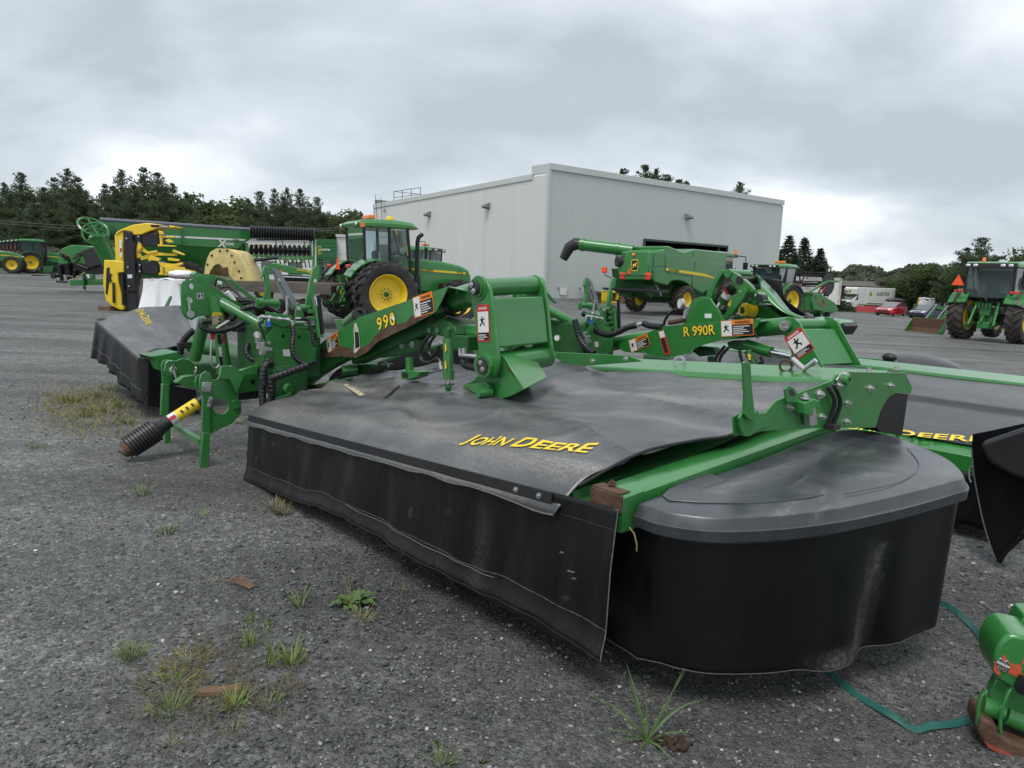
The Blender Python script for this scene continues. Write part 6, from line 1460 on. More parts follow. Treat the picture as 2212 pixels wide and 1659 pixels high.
# ---------------------------------------------------------------- lift arm of the near wing
def decal_warn(parent, o, ax, ay, w, h, kind='warning', pic=1):
    ax = Vector(ax).normalized(); ay = Vector(ay); ay = (ay-ax*ay.dot(ax)).normalized(); n = ax.cross(ay); o = Vector(o)
    def rc(x0, x1, y0, y1, d, m_, par, nm): return MB().poly([o+ax*x+ay*y+n*d for x, y in ((x0, y0), (x1, y0), (x1, y1), (x0, y1))]).build(nm, m_, par, 0)
    head = {'warning': ORANGE, 'danger': REDP, 'caution': YELP}[kind]
    b_ = MB().prism([o+ax*x+ay*y for x, y in ((-w/2, -h/2), (w/2, -h/2), (w/2, h/2), (-w/2, h/2))], n*.0012).build('decal', head, parent, 0)
    def print_lines(x0, x1, y0, y1, k):
        q = MB(); dy_ = (y1-y0)/k
        for i in range(k):
            l_ = .55+.45*((i*37) % 10)/10; yy = y0+dy_*(i+.5); q.poly([o+ax*x+ay*y+n*.0030 for x, y in ((x0, yy-dy_*.2), (x0+(x1-x0)*l_, yy-dy_*.2), (x0+(x1-x0)*l_, yy+dy_*.2), (x0, yy+dy_*.2))])
        z = q.build('small_print', WHITEP, b_, 0); z['kind'] = 'stuff'
    def figure(cx, cy, s):
        pts = [(-.9, -.7), (-.3, -.1), (-.55, .35), (-.9, .3), (-.3, .65), (.2, .55), (.6, .75), (.75, .6), (.3, .3), (.15, 0), (.7, -.35), (.6, -.85), (.4, -.8), (.35, -.4), (-.05, -.25), (-.6, -.9)]
        MB().poly([o+ax*(cx+x*s)+ay*(cy+y*s)+n*.0035 for x, y in pts]).build('pictogram', BLKD, b_, 0)
        MB().poly([o+ax*(cx-.1*s+.2*s*math.cos(t))+ay*(cy+.85*s+.2*s*math.sin(t))+n*.0035 for t in [6.283*i/10 for i in range(10)]]).build('pictogram', BLKD, b_, 0)
    m_ = h*.04
    if kind == 'warning':
        px_ = -w/2+w*.34
        rc(-w/2+m_, px_, -h/2+m_, h/2-m_ if pic == 1 else h/2-m_, .002, WHITEP, b_, 'decal_field'); rc(px_+m_*.5, w/2-m_, -h/2+m_, h/2-h*.30, .002, BLKD, b_, 'decal_field')
        text('▲WARNING' if False else 'WARNING', o+ax*(px_+w/2)/2+ay*(h/2-h*.16)+n*.002, ax, ay, w*.46, BLKD, b_, bold=.03, hscale=1.1, extrude=.0006)
        print_lines(px_+w*.04, w/2-w*.06, -h/2+h*.08, h/2-h*.36, 5); figure((-w/2+px_)/2, 0, w*.11)
    elif kind == 'danger':
        rc(-w/2+m_, w/2-m_, -h*.25, h/2-h*.19, .002, WHITEP, b_, 'decal_field'); rc(-w/2+m_, w/2-m_, -h/2+m_, -h*.26, .002, BLKD, b_, 'decal_field')
        text('DANGER', o+ay*(h/2-h*.10)+n*.002, ax, ay, w*.66, WHITEP, b_, bold=.03, extrude=.0006); print_lines(-w*.4, w*.4, -h*.46, -h*.29, 3); figure(-w*.05, h*.04, w*.26)
    else:
        rc(-w/2+m_, w/2-m_, -h/2+m_, h/2-h*.26, .002, BLKD, b_, 'decal_field'); text('CAUTION', o+ay*(h/2-h*.13)+n*.002, ax, ay, w*.8, BLKD, b_, bold=.03, extrude=.0006); print_lines(-w*.4, w*.4, -h*.44, h*.2, 6)
    return b_
GV = .82
gp = lambda pts, v=GV, f=MF, z=ZB: [f.y(z(*p), v) for p in pts]
guard = gp(((108, 700), (200, 622), (330, 540), (480, 440), (830, 318), (1190, 196), (1140, 310), (1095, 395), (1040, 430), (960, 470), (880, 515), (760, 570), (620, 640), (540, 720), (450, 768), (330, 756), (180, 770), (120, 740)))
ag_ = MB().prism(guard, (0, .008, 0)).build('arm_guard', GREEN, mw, 30, .002)
tp_ = gp(((105, 698), (480, 438), (1190, 193)))
q = MB()
for a, b in zip(tp_, tp_[1:]): q.prism([a, b, b+Vector((0, .16, -.01)), a+Vector((0, .16, -.01))], (0, 0, -.006))
q.prism([tp_[2], tp_[2]+Vector((.10, .12, -.03)), tp_[2]+Vector((.0, .16, -.01))], (0, 0, -.006)); q.build('guard_flange', GREEN, ag_, 30, .002)
rust = gp(((110, 712), (165, 695), (270, 685), (330, 670), (400, 690), (470, 690), (530, 670), (575, 635), (605, 585), (680, 530), (765, 490), (830, 488), (865, 470), (885, 430), (950, 425), (1000, 402), (1040, 415), (1038, 428), (960, 468), (880, 513), (760, 568), (620, 638), (540, 718), (450, 766), (330, 754), (180, 768), (122, 738)), GV-.0025)
rp = []
for a, b in zip(rust, rust[1:]+rust[:1]):
    for k in range(6):
        p = a.lerp(b, k/6); j = .012*noise.noise(Vector((p.x*25, p.z*25, 1))); rp.append(p+Vector((j, 0, j*.9)))
MB().poly(rp).build('bare_rusty_edge', RUST, ag_, 0)
w_o = gp(((695, 478),), GV-.004)[0]
axg = (gp(((900, 420),))[0]-gp(((600, 520),))[0]).normalized()
axt = (tp_[2]-tp_[1]).normalized()
for m_, d_, bo in ((BLKD, .0, .07), (YELP, .0015, .025)):
    for s_, zp in (('9', (640, 492)), ('9', (690, 473)), ('0', (742, 455))):
        c = gp((zp,), GV-.004-d_)[0]; text(s_, c, axt, (0, 0, 1), .080 if bo < .05 else .093, m_, ag_, bold=bo, hscale=.84)
MB().poly(gp(((728, 440), (742, 425), (765, 455), (750, 470)), GV-.007)).build('torn_label', WHITEP, ag_, 0)
decal_warn(ag_, gp(((992, 340),), GV-.003)[0], axt, (-.3, 0, 1), .26, .155, 'warning')
axl = (tp_[1]-tp_[0]).normalized()
decal_warn(ag_, gp(((262, 645),), GV-.003)[0], axl, (-.4, 0, 1), .235, .13, 'warning')
st = gp(((440, 490), (452, 487), (475, 560), (484, 690), (445, 730), (432, 720), (440, 640), (432, 540)), GV-.006); MB().prism(st, (0, -.002, 0)).build('peeling_label', mat('label_paper', (.55, .50, .42), .8, 0, .3, 30), ag_, 0)
MB().poly(gp(((440, 560), (470, 560), (478, 680), (445, 690)), GV-.0095)).build('label_print', BLKD, ag_, 0)
def arm(T, f, P0, P1, P2, P3, r, gm=GREEN):
    o = MB().tube(smooth_path([P0, P1, P2, P3], 6), r, 20).build('lift_arm', gm, T)
    return o
arm(mw, MF, Vector((-.72, .50, .46)), MF.y(ZB(240, 790), .92), MF.y(ZB(1150, 350), 1.02), MF.y(ZB(1420, 255), 1.02), .088)
MB().lathe([(.092, -.03), (.105, -.03), (.105, .03), (.092, .03)], MF.y(ZB(1245, 320), 1.02), (MF.y(ZB(1420, 255), 1.02)-MF.y(ZB(1150, 350), 1.02)), 24, True).build('arm_clamp', BLKP, mw)
MB().cyl(MF.y(ZB(1265, 215), .95), MF.y(ZB(1265, 260), .95), .012, 8).build('clamp_bolt', STEEL, mw)
MB().box(MF.y(ZB(760, 600), 1.0), (1.3, .16, .20), Matrix.Rotation(R_(-18), 3, 'Y')).build('arm_beam', GREEND, mw, 0, .02)
# yoke between arm and wing
YN, YF = .80, 1.34
yk = [(1420, 130), (1385, 165), (1368, 205), (1375, 260), (1390, 400), (1420, 560), (1438, 740), (1440, 840), (1465, 905), (1510, 925), (1560, 905), (1590, 850), (1598, 780), (1580, 640), (1560, 420), (1530, 220), (1500, 150), (1455, 120)]
yp = gp(yk, YN)
MB().prism(yp, (0, .022, 0)).build('yoke_plate', GREEN, mw, 30, .004)
MB().prism([p+Vector((-.06, YF-YN, .03)) for p in yp], (0, .022, 0)).build('yoke_plate', GREEN, mw, 30, .004)
yt_, yb2 = MF.y(ZB(1440, 205), YN), MF.y(ZB(1512, 828), YN)
MB().cyl(yt_+Vector((0, -.03, 0)), yt_+Vector((-.05, YF-YN+.05, .03)), .062, 24).build('top_pivot_tube', GREEN, mw)
MB().cyl(yb2+Vector((0, -.05, 0)), yb2+Vector((-.05, YF-YN+.05, .03)), .080, 24).build('lower_pivot_tube', GREEN, mw)
for c, r in ((yt_, .046), (yb2, .056)):
    cap = MB().cyl(c+Vector((0, -.055, 0)), c+Vector((0, -.012, 0)), r, 20).build('pivot_cap', mat('worn_cap', (.05, .05, .045), .5, .4, .4, 20), mw)
    for dx_, dz_ in ((-.012, .02), (.012, -.02)): q = MB(); bolt(q, c+Vector((dx_, -.055, dz_)), (0, -1, 0), .012, .012); q.build('cap_bolt', STEEL, cap)
    MB().lathe([(r+.012, -.01), (r+.035, -.01), (r+.035, .02), (r+.012, .02)], c, (0, 1, 0), 24, True).build('pivot_collar', GREEN, mw)
bx = [MF.y(ZB(*p), YN+.03) for p in ((1540, 285), (1560, 420), (1585, 690), (1440, 700), (1400, 300))]
MB().prism(bx, (-.03, YF-YN-.04, .015)).build('yoke_box', GREEN, mw, 30, .012)
decal_warn(mw, gp(((1475, 488),), YN-.003)[0], (1, 0, .10), (-.05, 0, 1), .13, .245, 'danger')
wd_ = gp(((1300, 985), (1330, 975), (1385, 955), (1470, 870), (1600, 735), (1645, 762), (1720, 880), (1805, 1020), (1700, 1075), (1600, 1105), (1480, 1078), (1400, 1040)), .86)
MB().prism(wd_, (-.16, .36, .03)).build('wing_bracket', GREEN, mw, 30, .006)
MB().prism(gp(((1300, 985), (1500, 965), (1518, 1000), (1500, 1040), (1400, 1050)), .80), (0, .03, 0)).build('bracket_tab', GREEN, mw, 30, .004)
c = gp(((1500, 1045),), .80)[0]; MB().cyl(c+Vector((-.02, -.06, 0)), c+Vector((0, .04, 0)), .035, 16).build('bracket_pin', GREEN, mw)
MB().poly(gp(((1648, 810), (1665, 830), (1740, 925), (1725, 920), (1660, 850)), .857)).build('scraped_rust', RUST, mw, 0)
# rams, hoses and brackets under the arm
a_, b_ = MF.y(ZB(1200, 555), 1.05), MF.y(ZB(1430, 565), 1.05)
MB().cyl(a_, b_+Vector((.1, 0, 0)), .062, 20).build('fold_ram', GREEN, mw); MB().cyl(a_+Vector((-.10, 0, .0)), a_, .035, 14).build('ram_eye', GREEND, mw)
MB().prism(gp(((1035, 530), (1080, 480), (1140, 450), (1180, 470), (1240, 520), (1260, 580), (1200, 600), (1120, 590), (1060, 580)), .90), (0, .25, 0)).build('ram_clevis', GREEND, mw, 30, .006)
for p in ((1050, 545), (1115, 545), (1205, 540)): c = gp((p,), .90)[0]; MB().cyl(c+Vector((0, -.015, 0)), c+Vector((0, .01, 0)), .022, 12).build('clevis_pin', GREEN, mw)
a_, b_, c_ = (MF.y(ZB(*p), .74) for p in ((1188, 610), (1195, 940), (1192, 1000)))
vr = MB().cyl(a_, b_, .035, 18).build('short_ram', GREEN, mw); MB().cyl(b_+Vector((0, 0, .07)), b_, .040, 18).build('ram_gland', GREEN, vr); MB().cyl(b_, c_, .014, 10).build('ram_rod', CHROME, vr)
MB().ball(c_, (.03, .02, .03), 10, 6).build('ram_end', GREEND, vr); MB().cyl(a_+Vector((0, 0, .06)), a_, .024, 10).build('ram_top', GREEND, vr)
for zp in ((1172, 690), (1172, 830)): c = MF.y(ZB(*zp), .70); MB().poly([c+Vector((-.008, 0, -.03)), c+Vector((.012, 0, -.01)), c+Vector((.0, 0, .04)), c+Vector((-.012, 0, .02))]).build('arrow_mark', YELP, vr, 0)
for pts, r in ((((1045, 590), (1000, 640), (968, 720), (985, 790), (1050, 800), (1100, 770), (1130, 800), (1140, 860)), .013), (((1085, 590), (1050, 640), (1035, 710), (1060, 750), (1100, 720), (1130, 640)), .012), (((620, 860), (640, 810), (690, 805), (720, 845)), .012), (((1300, 740), (1310, 790), (1340, 830), (1440, 850)), .026), (((1290, 690), (1295, 760)), .012)):
    pp = [MF.y(ZB(*p), .80) for p in pts]
    (ribbed(pp, r, 6, .03) if r > .02 else MB().tube(smooth_path(pp, 6), r, 10)).build('hydraulic_hose', HOSE, mw)
for p, q_ in (((1140, 860), (1128, 800)), ((1135, 640), (1115, 660))): MB().cyl(MF.y(ZB(*p), .80), MF.y(ZB(*q_), .80), .017, 10).build('hose_fitting', STEEL, mw)
fb2 = MB()
for dx_ in (0, 30): fb2.cyl(MF.y(ZB(1290+dx_, 690), .78), MF.y(ZB(1290+dx_, 750), .78), .016, 6)
fb2.cyl(MF.y(ZB(1290, 745), .78), MF.y(ZB(1430, 755), .78), .015, 8); fb2.build('pipe_union', STEEL, mw)
MB().box(MF.y(ZB(1320, 640), .95), (.22, .1, .10)).build('valve_block', GREEND, mw, 0, .006)
MB().prism(gp(((820, 640), (860, 610), (950, 620), (960, 700), (900, 725), (830, 740), (600, 770), (560, 740), (700, 690)), .95), (0, .10, 0)).build('pivot_block', GREEND, mw, 30, .006)
for p in ((822, 668), (905, 660)): c = gp((p,), .95)[0]; q = MB(); bolt(q, c, (0, -1, 0), .018, .015); q.build('block_bolt', STEEL, mw)
MB().cyl(gp(((880, 760),), .95)[0], gp(((882, 880),), .95)[0], .032, 14).build('prop_post', GREEN, mw)
sk = [gp((p,), .88)[0] for p in ((808, 875), (900, 868), (958, 880), (945, 920), (865, 948), (812, 935))]
MB().prism(sk, (0, .10, 0)).build('prop_socket', GREEN, mw, 30, .006); MB().poly(gp(((822, 888), (865, 884), (866, 930), (822, 922)), .878)).build('socket_hole', INT, mw, 0)
MB().prism(gp(((360, 830), (420, 815), (600, 820), (600, 850), (540, 870), (520, 900), (430, 920), (400, 900), (360, 870)), 1.05), (0, .2, 0)).build('gearbox', GREEND, mw, 30, .01)
MB().cyl(gp(((460, 860),), 1.0)[0], gp(((440, 870),), .98)[0]+Vector((-.04, -.1, 0)), .045, 16).build('gearbox_flange', GREEN, mw)
ribbed([MF.y(ZB(*p), 1.0) for p in ((380, 890), (330, 920), (290, 960))], .075, 6, .03, .15, 16).build('shaft_bellows', BLKP, mw)
MB().tube([MF.y(ZB(*p), .75) for p in ((30, 1010), (230, 985))], .022, 10).build('drive_rod', RUST, mw)
MB().tube([MF.y(ZB(*p), .75) for p in ((220, 985), (300, 960))], .03, 10).build('rod_sleeve', GREEN, mw)
MB().tube([MF.y(ZB(*p), .74) for p in ((0, 1010), (330, 955), (420, 930))], .012, 6).build('rear_edge_tube', GREEND, mw)
# ================================================================== headstock of the near mower
def tu(T, pts, u, th, nm, m_, z=ZA, f=MF, bv=.003, par=None):
    return MB().prism([f.x(z(*p), u) for p in pts], (-th, 0, 0)).build(nm, m_, par or T, 30, bv)
def uplate(T, outline, holes, u, th, nm, m_, z=ZA, f=MF):
    o2 = lambda p: (lambda q: (q.y, q.z))(f.x(z(*p), u))
    return plate2d(nm, [[o2(p) for p in outline]]+[[o2(p) for p in circ(c, r, 20)] for c, r in holes], (u-th/2, 0, 0), (0, 1, 0), (0, 0, 1), th, m_, T, .002)
def hoseU(T, pts, us, r, z=ZA, f=MF, rib=True, nm='hydraulic_hose', pitch=.028):
    n = len(pts); pp = [f.x(z(*p), us[0]+(us[1]-us[0])*i/max(1, n-1)) for i, p in enumerate(pts)]
    return (ribbed(pp, r, 6, pitch, .14, 12) if rib else MB().tube(smooth_path(pp, 6), r, 8)).build(nm, HOSE, T)
def cylU(T, a, b, ua, ub, r, nm, m_, z=ZA, f=MF, seg=16, par=None):
    return MB().cyl(f.x(z(*a), ua), f.x(z(*b), ub), r, seg).build(nm, m_, par or T)
def headstock(T, full=True):
    mast = [(618, 250), (640, 212), (690, 195), (740, 198), (925, 262), (1060, 330), (1190, 410), (1300, 480), (1400, 570), (1330, 640), (1180, 560), (1060, 540), (960, 570), (880, 590), (800, 600), (740, 640), (680, 620), (628, 560)]
    uplate(T, mast, [((735, 268), 34), ((725, 420), 30)], -1.02, .02, 'mast_plate', GREEN)
    uplate(T, [(x+8, y-6) for x, y in mast], [((743, 262), 34), ((733, 414), 30)], -1.16, .02, 'mast_plate', GREEN)
    for p in ((690, 200), (1200, 440)): cylU(T, p, p, -1.15, -1.03, .02, 'mast_spacer', GREEN)
    cylU(T, (990, 370), (1105, 1140), -1.0, -.98, .055, 'mast_strut', GREEN, seg=24)
    cylU(T, (880, 640), (770, 1065), -1.25, -1.45, .055, 'mast_strut', GREEN, seg=24)
    cylU(T, (1050, 440), (1500, 690), -1.0, -.7, .05, 'mast_brace', GREEN, seg=20)
    if full:
        tu(T, [(800, 340), (865, 340), (865, 405), (800, 405)], -1.018, .002, 'hook_label', WHITEP, bv=0)
        tu(T, [(806, 346), (859, 346), (859, 399), (806, 399)], -1.0165, .002, 'hook_label_field', BLKD, bv=0)
        tu(T, [(826, 352), (840, 352), (838, 366), (850, 378), (845, 394), (825, 397), (815, 383), (826, 385), (836, 386), (839, 378), (830, 368)], -1.015, .002, 'hook_symbol', WHITEP, bv=0)
        cylU(T, (705, 405), (722, 570), -.99, -.99, .012, 'hitch_pin_handle', STEEL); c = MF.x(ZA(725, 570), -.985)
        MB().cyl(c+Vector((-.01, 0, 0)), c+Vector((.012, 0, 0)), .032, 20).build('hitch_pin_disc', STEEL, T)
        c = MF.x(ZA(703, 405), -.985); MB().lathe([(.010, 0), (.020, 0), (.020, .01), (.010, .01)], c, (1, 0, 0), 14, True).build('pin_eye', STEEL, T)
        o = MF.x(ZA(1020, 620), -.937); ya = (MF.x(ZA(990, 370), -1.0)-MF.x(ZA(1105, 1140), -.98)).normalized(); 
        decal_warn(T, o, ya.cross(Vector((1, 0, 0))) if False else Vector((0, 1, 0)), ya, .075, .105, 'caution')
        for (cx, cy, m_) in ((1065, 850, BLKD), (1080, 985, WHITEP), (1085, 1085, BLKD)):
            o = MF.x(ZA(cx, cy), -.936); w_ = .065; h_ = .085
            b_ = MB().prism([o+Vector((0, x, 0))+ya*y for x, y in ((-w_/2, -h_/2), (w_/2, -h_/2), (w_/2, h_/2), (-w_/2, h_/2))], (.0015, 0, 0)).build('strut_label', m_, T, 0)
            if m_ is BLKD: MB().poly([o+Vector((.003, x, 0))+ya*y for x, y in ((w_*.15, -h_/2), (w_/2, -h_/2), (w_/2, h_/2), (w_*.15, h_/2))]).build('label_band', REDP, b_, 0)
            else: MB().poly([o+Vector((.003, x, 0))+ya*y for x, y in ((-.02, -.03), (.0, -.01), (-.01, .02), (.015, .03), (.02, -.02), (.005, -.035))]).build('pictogram', BLKD, b_, 0)
    # top shield and pivots behind the mast
    tu(T, [(790, 150), (810, 138), (925, 165), (920, 265), (800, 210)], -1.2, .02, 'top_shield', GREEN); tu(T, [(760, 130), (790, 105), (830, 125), (870, 130), (1040, 150), (1130, 190), (1140, 240), (1000, 260), (900, 220), (780, 200)], -1.32, .12, 'top_yoke', GREEN)
    tu(T, [(1130, 190), (1180, 185), (1460, 410), (1440, 425), (1380, 400)], -1.1, .02, 'sloping_shield', GREEN)
    cylU(T, (1010, 235), (1060, 245), -1.1, -1.1, .03, 'valve', STEEL); cylU(T, (1120, 330), (1200, 430), -1.12, -1.12, .03, 'ram_barrel', WHITE)
    # hooks that catch the folded wings
    h1 = [(1510, 150), (1520, 110), (1545, 42), (1560, 38), (1590, 60), (1600, 180), (1612, 300), (1612, 420), (1530, 410), (1560, 300), (1550, 200), (1545, 150), (1525, 165), (1512, 180)]
    h2 = [(2150, 50), (2110, 45), (2085, 60), (2070, 110), (2050, 200), (2030, 300), (2010, 400), (2000, 500), (2085, 490), (2090, 380), (2110, 280), (2080, 220), (2100, 180), (2130, 185), (2150, 160)]
    for h, nm in ((h1, 'transport_hook'), (h2, 'transport_hook')): tu(T, h, -.48, .03, nm, GREEN)
    tu(T, [(1625, 62), (1660, 58), (1720, 100), (1790, 230), (1850, 330), (1900, 440), (1850, 525), (1800, 480), (1700, 300), (1650, 160)], -.55, .006, 'rock_guard_flap', GALV, bv=0)
    cylU(T, (1640, 80), (1870, 510), -.545, -.545, .006, 'flap_fold', GALV)
    for p in ((1700, 195), (1790, 385)): c = MF.x(ZA(*p), -.545); q = MB(); bolt(q, c, (1, 0, 0), .011, .012); q.build('flap_bolt', STEEL, T)
    tu(T, [(1780, 390), (1800, 390), (1812, 560), (1790, 590), (1750, 575), (1785, 540)], -.54, .02, 'flap_bracket', STEEL)
    for a, b in (((1470, 435), (1690, 445)), ((1905, 505), (2040, 500))): cylU(T, a, b, -.5, -.5, .032, 'hook_pivot', GREEN, seg=20)
    for p in ((1480, 440), (1690, 450)):
        tu(T, [(p[0]-28, p[1]+60), (p[0]-30, p[1]-20), (p[0]-12, p[1]-48), (p[0]+12, p[1]-48), (p[0]+26, p[1]-20), (p[0]+28, p[1]+70)], -.5, .02, 'pivot_lug', GREEN)
    tu(T, [(1885, 690), (1888, 560), (1895, 470), (1920, 440), (1945, 470), (1980, 590), (1985, 700)], -.46, .03, 'pivot_lug', GREEN)
    c = MF.x(ZA(1915, 505), -.455); MB().cyl(c, c+Vector((.012, 0, 0)), .02, 14).build('pin_end', STEEL, T)
    cylU(T, (2110, 480), (2160, 830), -.44, -.40, .032, 'lock_ram', GREEN, seg=18); cylU(T, (2092, 395), (2110, 485), -.44, -.44, .018, 'ram_rod', CHROME)
    ribbed([MF.x(ZA(2140, 360), -.38), MF.x(ZA(2185, 790), -.36)], .020, 6, .011, .35, 10).build('return_spring', BLACK, T)
    for p in ((2060, 540), (2055, 620), (2110, 760)): c = MF.x(ZA(*p), -.43); MB().box(c, (.04, .06, .035)).build('ram_port', GREEN, T, 0, .004)
    # central carrier with gauge and fittings
    uplate(T, [(1560, 560), (1580, 545), (1840, 590), (1860, 720), (2060, 760), (2120, 900), (2110, 1080), (1960, 1180), (1830, 1250), (1650, 1160), (1540, 1060), (1530, 900), (1570, 820), (1640, 720), (1560, 700)], [((1750, 815), 22), ((1925, 825), 20)], -.42, .02, 'carrier_plate', GREEN)
    tu(T, [(1540, 820), (1580, 830), (1620, 880), (1625, 1020), (1590, 1085), (1540, 1090), (1525, 1000)], -.38, .03, 'carrier_flange', GREEN)
    MB().box((-.75, .50, .95), (.6, .55, .5)).build('carrier_box', GREEND, T, 0, .03)
    MB().box((-1.1, .45, .72), (1.5, .3, .28)).build('cross_beam', GREEND, T, 0, .03)
    for p in ((1590, 890), (1578, 1082), (1610, 960)): c = MF.x(ZA(*p), -.377); q = MB(); bolt(q, c, (1, 0, 0), .011, .012); q.build('flange_bolt', STEEL, T)
    tu(T, [(1742, 965), (1820, 962), (1830, 1040), (1755, 1035)], -.418, .002, 'grease_label', WHITEP, bv=0)
    tu(T, [(1590, 548), (1850, 590), (1855, 690), (1745, 715), (1600, 650)], -.40, .05, 'valve_cover', GREEN)
    pp = [MF.x(ZA(*p), -.36) for p in ((1475, 660), (1475, 610), (1500, 598), (1590, 605), (1700, 620), (1800, 630), (1838, 650), (1850, 700))]
    MB().tube(pp, .011, 8).build('hydraulic_pipe', STEEL, T)
    for p in ((1520, 600), (1590, 606), (1700, 622), (1795, 632)): c = MF.x(ZA(*p), -.36); MB().cyl(c+Vector((0, -.015, .002)), c+Vector((0, .015, -.002)), .019, 6).build('pipe_nut', STEEL, T)
    a_ = MF.x(ZA(1588, 615), -.355); b_ = MF.x(ZA(1590, 650), -.35); c_ = MF.x(ZA(1593, 710), -.35)
    MB().cyl(a_, b_, .010, 8).build('tee_stem', STEEL, T); MB().cyl(b_, c_, .019, 12).build('blue_cap', BLUE, T)
    g0 = MF.x(ZA(1468, 800), -.34); MB().cyl(g0+Vector((-.02, 0, 0)), g0+Vector((.012, -.008, 0)), .028, 20).build('pressure_gauge', STEEL, T)
    MB().cyl(g0+Vector((.0125, -.008, 0)), g0+Vector((.014, -.008, 0)), .023, 20).build('gauge_face', WHITEP, T)
    for i, (p, d) in enumerate((((1470, 860), (.03, .04, .05)), ((1500, 920), (.04, .06, .06)), ((1540, 960), (.04, .07, .035)), ((1520, 1000), (.035, .05, .03)), ((1480, 900), (.03, .03, .07)))):
        c = MF.x(ZA(*p), -.35); MB().box(c, d).build('valve_body', STEEL, T, 0, .004)
    hoseU(T, ((1475, 650), (1520, 760), (1545, 850)), (-.36, -.36), .010, rib=False)
    hoseU(T, ((1850, 700), (1865, 800), (1850, 900), (1860, 1010), (1920, 1090), (1990, 1120)), (-.36, -.25), .021)
    hoseU(T, ((1900, 620), (2010, 625), (2040, 680), (2070, 760), (2080, 860), (2110, 930)), (-.38, -.3), .016)
    for y_ in (620, 662): MB().tube([MF.x(ZA(1880, y_), -.37), MF.x(ZA(1930, y_-2), -.37), MF.x(ZA(2020, y_), -.37)], .011, 8).build('hose_fitting', STEEL, T)
    # hose bundles over the mast
    for pts, r in ((((1000, 260), (1010, 200), (1040, 175), (1100, 200), (1180, 290), (1280, 380)), .008), (((1050, 290), (1120, 270), (1200, 300), (1260, 360), (1270, 420)), .008), (((1255, 430), (1380, 420), (1500, 460), (1620, 520), (1720, 560)), .012), (((1300, 410), (1420, 420), (1560, 470), (1700, 545)), .010), (((1300, 460), (1400, 450), (1500, 500), (1570, 560)), .010)):
        hoseU(T, pts, (-1.0, -.7), r, rib=False)
    hoseU(T, ((1540, 500), (1440, 490), (1330, 510), (1240, 570), (1160, 640)), (-.75, -.88), .026)
    hoseU(T, ((1380, 560), (1330, 640), (1240, 700), (1120, 745), (1000, 760), (880, 740), (840, 690), (860, 655), (950, 650)), (-.8, -.88), .024)
    MB().cyl(MF.x(ZA(1160, 640), -.88), MF.x(ZA(1010, 730), -.88), .013, 8).build('quick_coupler', STEEL, T)
    hoseU(T, ((765, 745), (700, 800), (650, 860), (625, 930), (615, 1010)), (-1.4, -1.5), .030)
    c = MF.x(ZA(660, 915), -1.42); MB().box(c, (.05, .13, .06)).build('hose_bracket', BLKP, T, 0, .01)
    hoseU(T, ((1390, 880), (1350, 930), (1345, 1000), (1390, 1060), (1460, 1085), (1540, 1085)), (-.75, -.6), .022)
    hoseU(T, ((1190, 745), (1330, 745), (1440, 770), (1520, 790)), (-.9, -.7), .018, rib=False)
    return T
headstock(mw)
# red dust caps on the couplers
REDC = mat('red_rubber_cap', (.50, .03, .035), .5)
c = MF.x(ZA(965, 815), -.86); MB().prism([c+Vector((0, y, z)) for y, z in ((-.02, .03), (.0, .05), (.03, .02), (.015, -.03), (-.018, -.025))], (.012, 0, 0)).build('dust_cap', REDC, mw, 0, .004)
MB().tube([MF.x(ZA(*p), -.86) for p in ((965, 800), (990, 760), (1010, 740))], .005, 6).build('cap_tether', REDC, mw)
c = MF.x(ZA(1085, 845), -.85); MB().cyl(c, c+Vector((.02, 0, 0)), .024, 14).build('dust_cap', mat('dark_red_cap', (.10, .02, .02), .6), mw); MB().tube([MF.x(ZA(*p), -.855) for p in ((1090, 830), (1110, 760), (1080, 700))], .005, 6).build('cap_tether', mat('dark_red_cap', (.1, .02, .02), .6), mw)
MB().tube(smooth_path([MF.x(ZA(*p), -.92) for p in ((962, 840), (950, 1000), (955, 1110), (985, 1160), (1020, 1160), (1045, 1130))], 5), .009, 8).build('parking_hook', STEEL, mw)
# lower hitch: far plate, near plate, stands, chain
far_pl = [(405, 1130), (425, 1085), (470, 1075), (560, 1090), (640, 1060), (720, 1080), (790, 1140), (780, 1200), (700, 1270), (600, 1260), (540, 1270), (500, 1330), (490, 1660), (400, 1660), (415, 1350), (410, 1250)]
tu(mw, far_pl, -1.62, .02, 'hitch_plate', GREEN)
tu(mw, [(450, 1120), (480, 1090), (540, 1085), (560, 1140), (520, 1250), (470, 1260), (440, 1200)], -1.55, .05, 'hitch_cheek', GREEN)
c = MF.x(ZA(522, 1190), -1.52); MB().cyl(c+Vector((-.06, 0, 0)), c+Vector((.03, 0, 0)), .022, 14).build('hitch_pin', STEEL, mw); MB().lathe([(.030, 0), (.036, .004), (.030, .008)], c+Vector((.03, 0, 0)), (1, .2, .2), 20, True).build('linch_ring', STEEL, mw); MB().box(c+Vector((.03, 0, .02)), (.02, .025, .06)).build('linch_pin', STEEL, mw)
chp = smooth_path([MF.x(ZA(*p), u) for p, u in (((540, 1200), -1.48), ((580, 1300), -1.45), ((650, 1345), -1.4), ((720, 1310), -1.35), ((770, 1230), -1.32), ((785, 1160), -1.3))], 7)
for i, (a, b) in enumerate(zip(chp, chp[1:])):
    d = (b-a); q = MB(); s_ = d.normalized().cross(Vector((1, 0, 0)) if i % 2 else Vector((0, .5, 1))).normalized()*.007
    q.tube([a-d*.1+s_, b+d*.1+s_, b+d*.1-s_, a-d*.1-s_, a-d*.1+s_], .0025, 5); q.build('chain_link', STEEL, mw)
tu(mw, [(560, 1330), (650, 1265), (760, 1250), (830, 1290), (810, 1390), (700, 1390), (600, 1340)], -1.25, .1, 'lower_cross_tube', GREEN)
zc = ZC
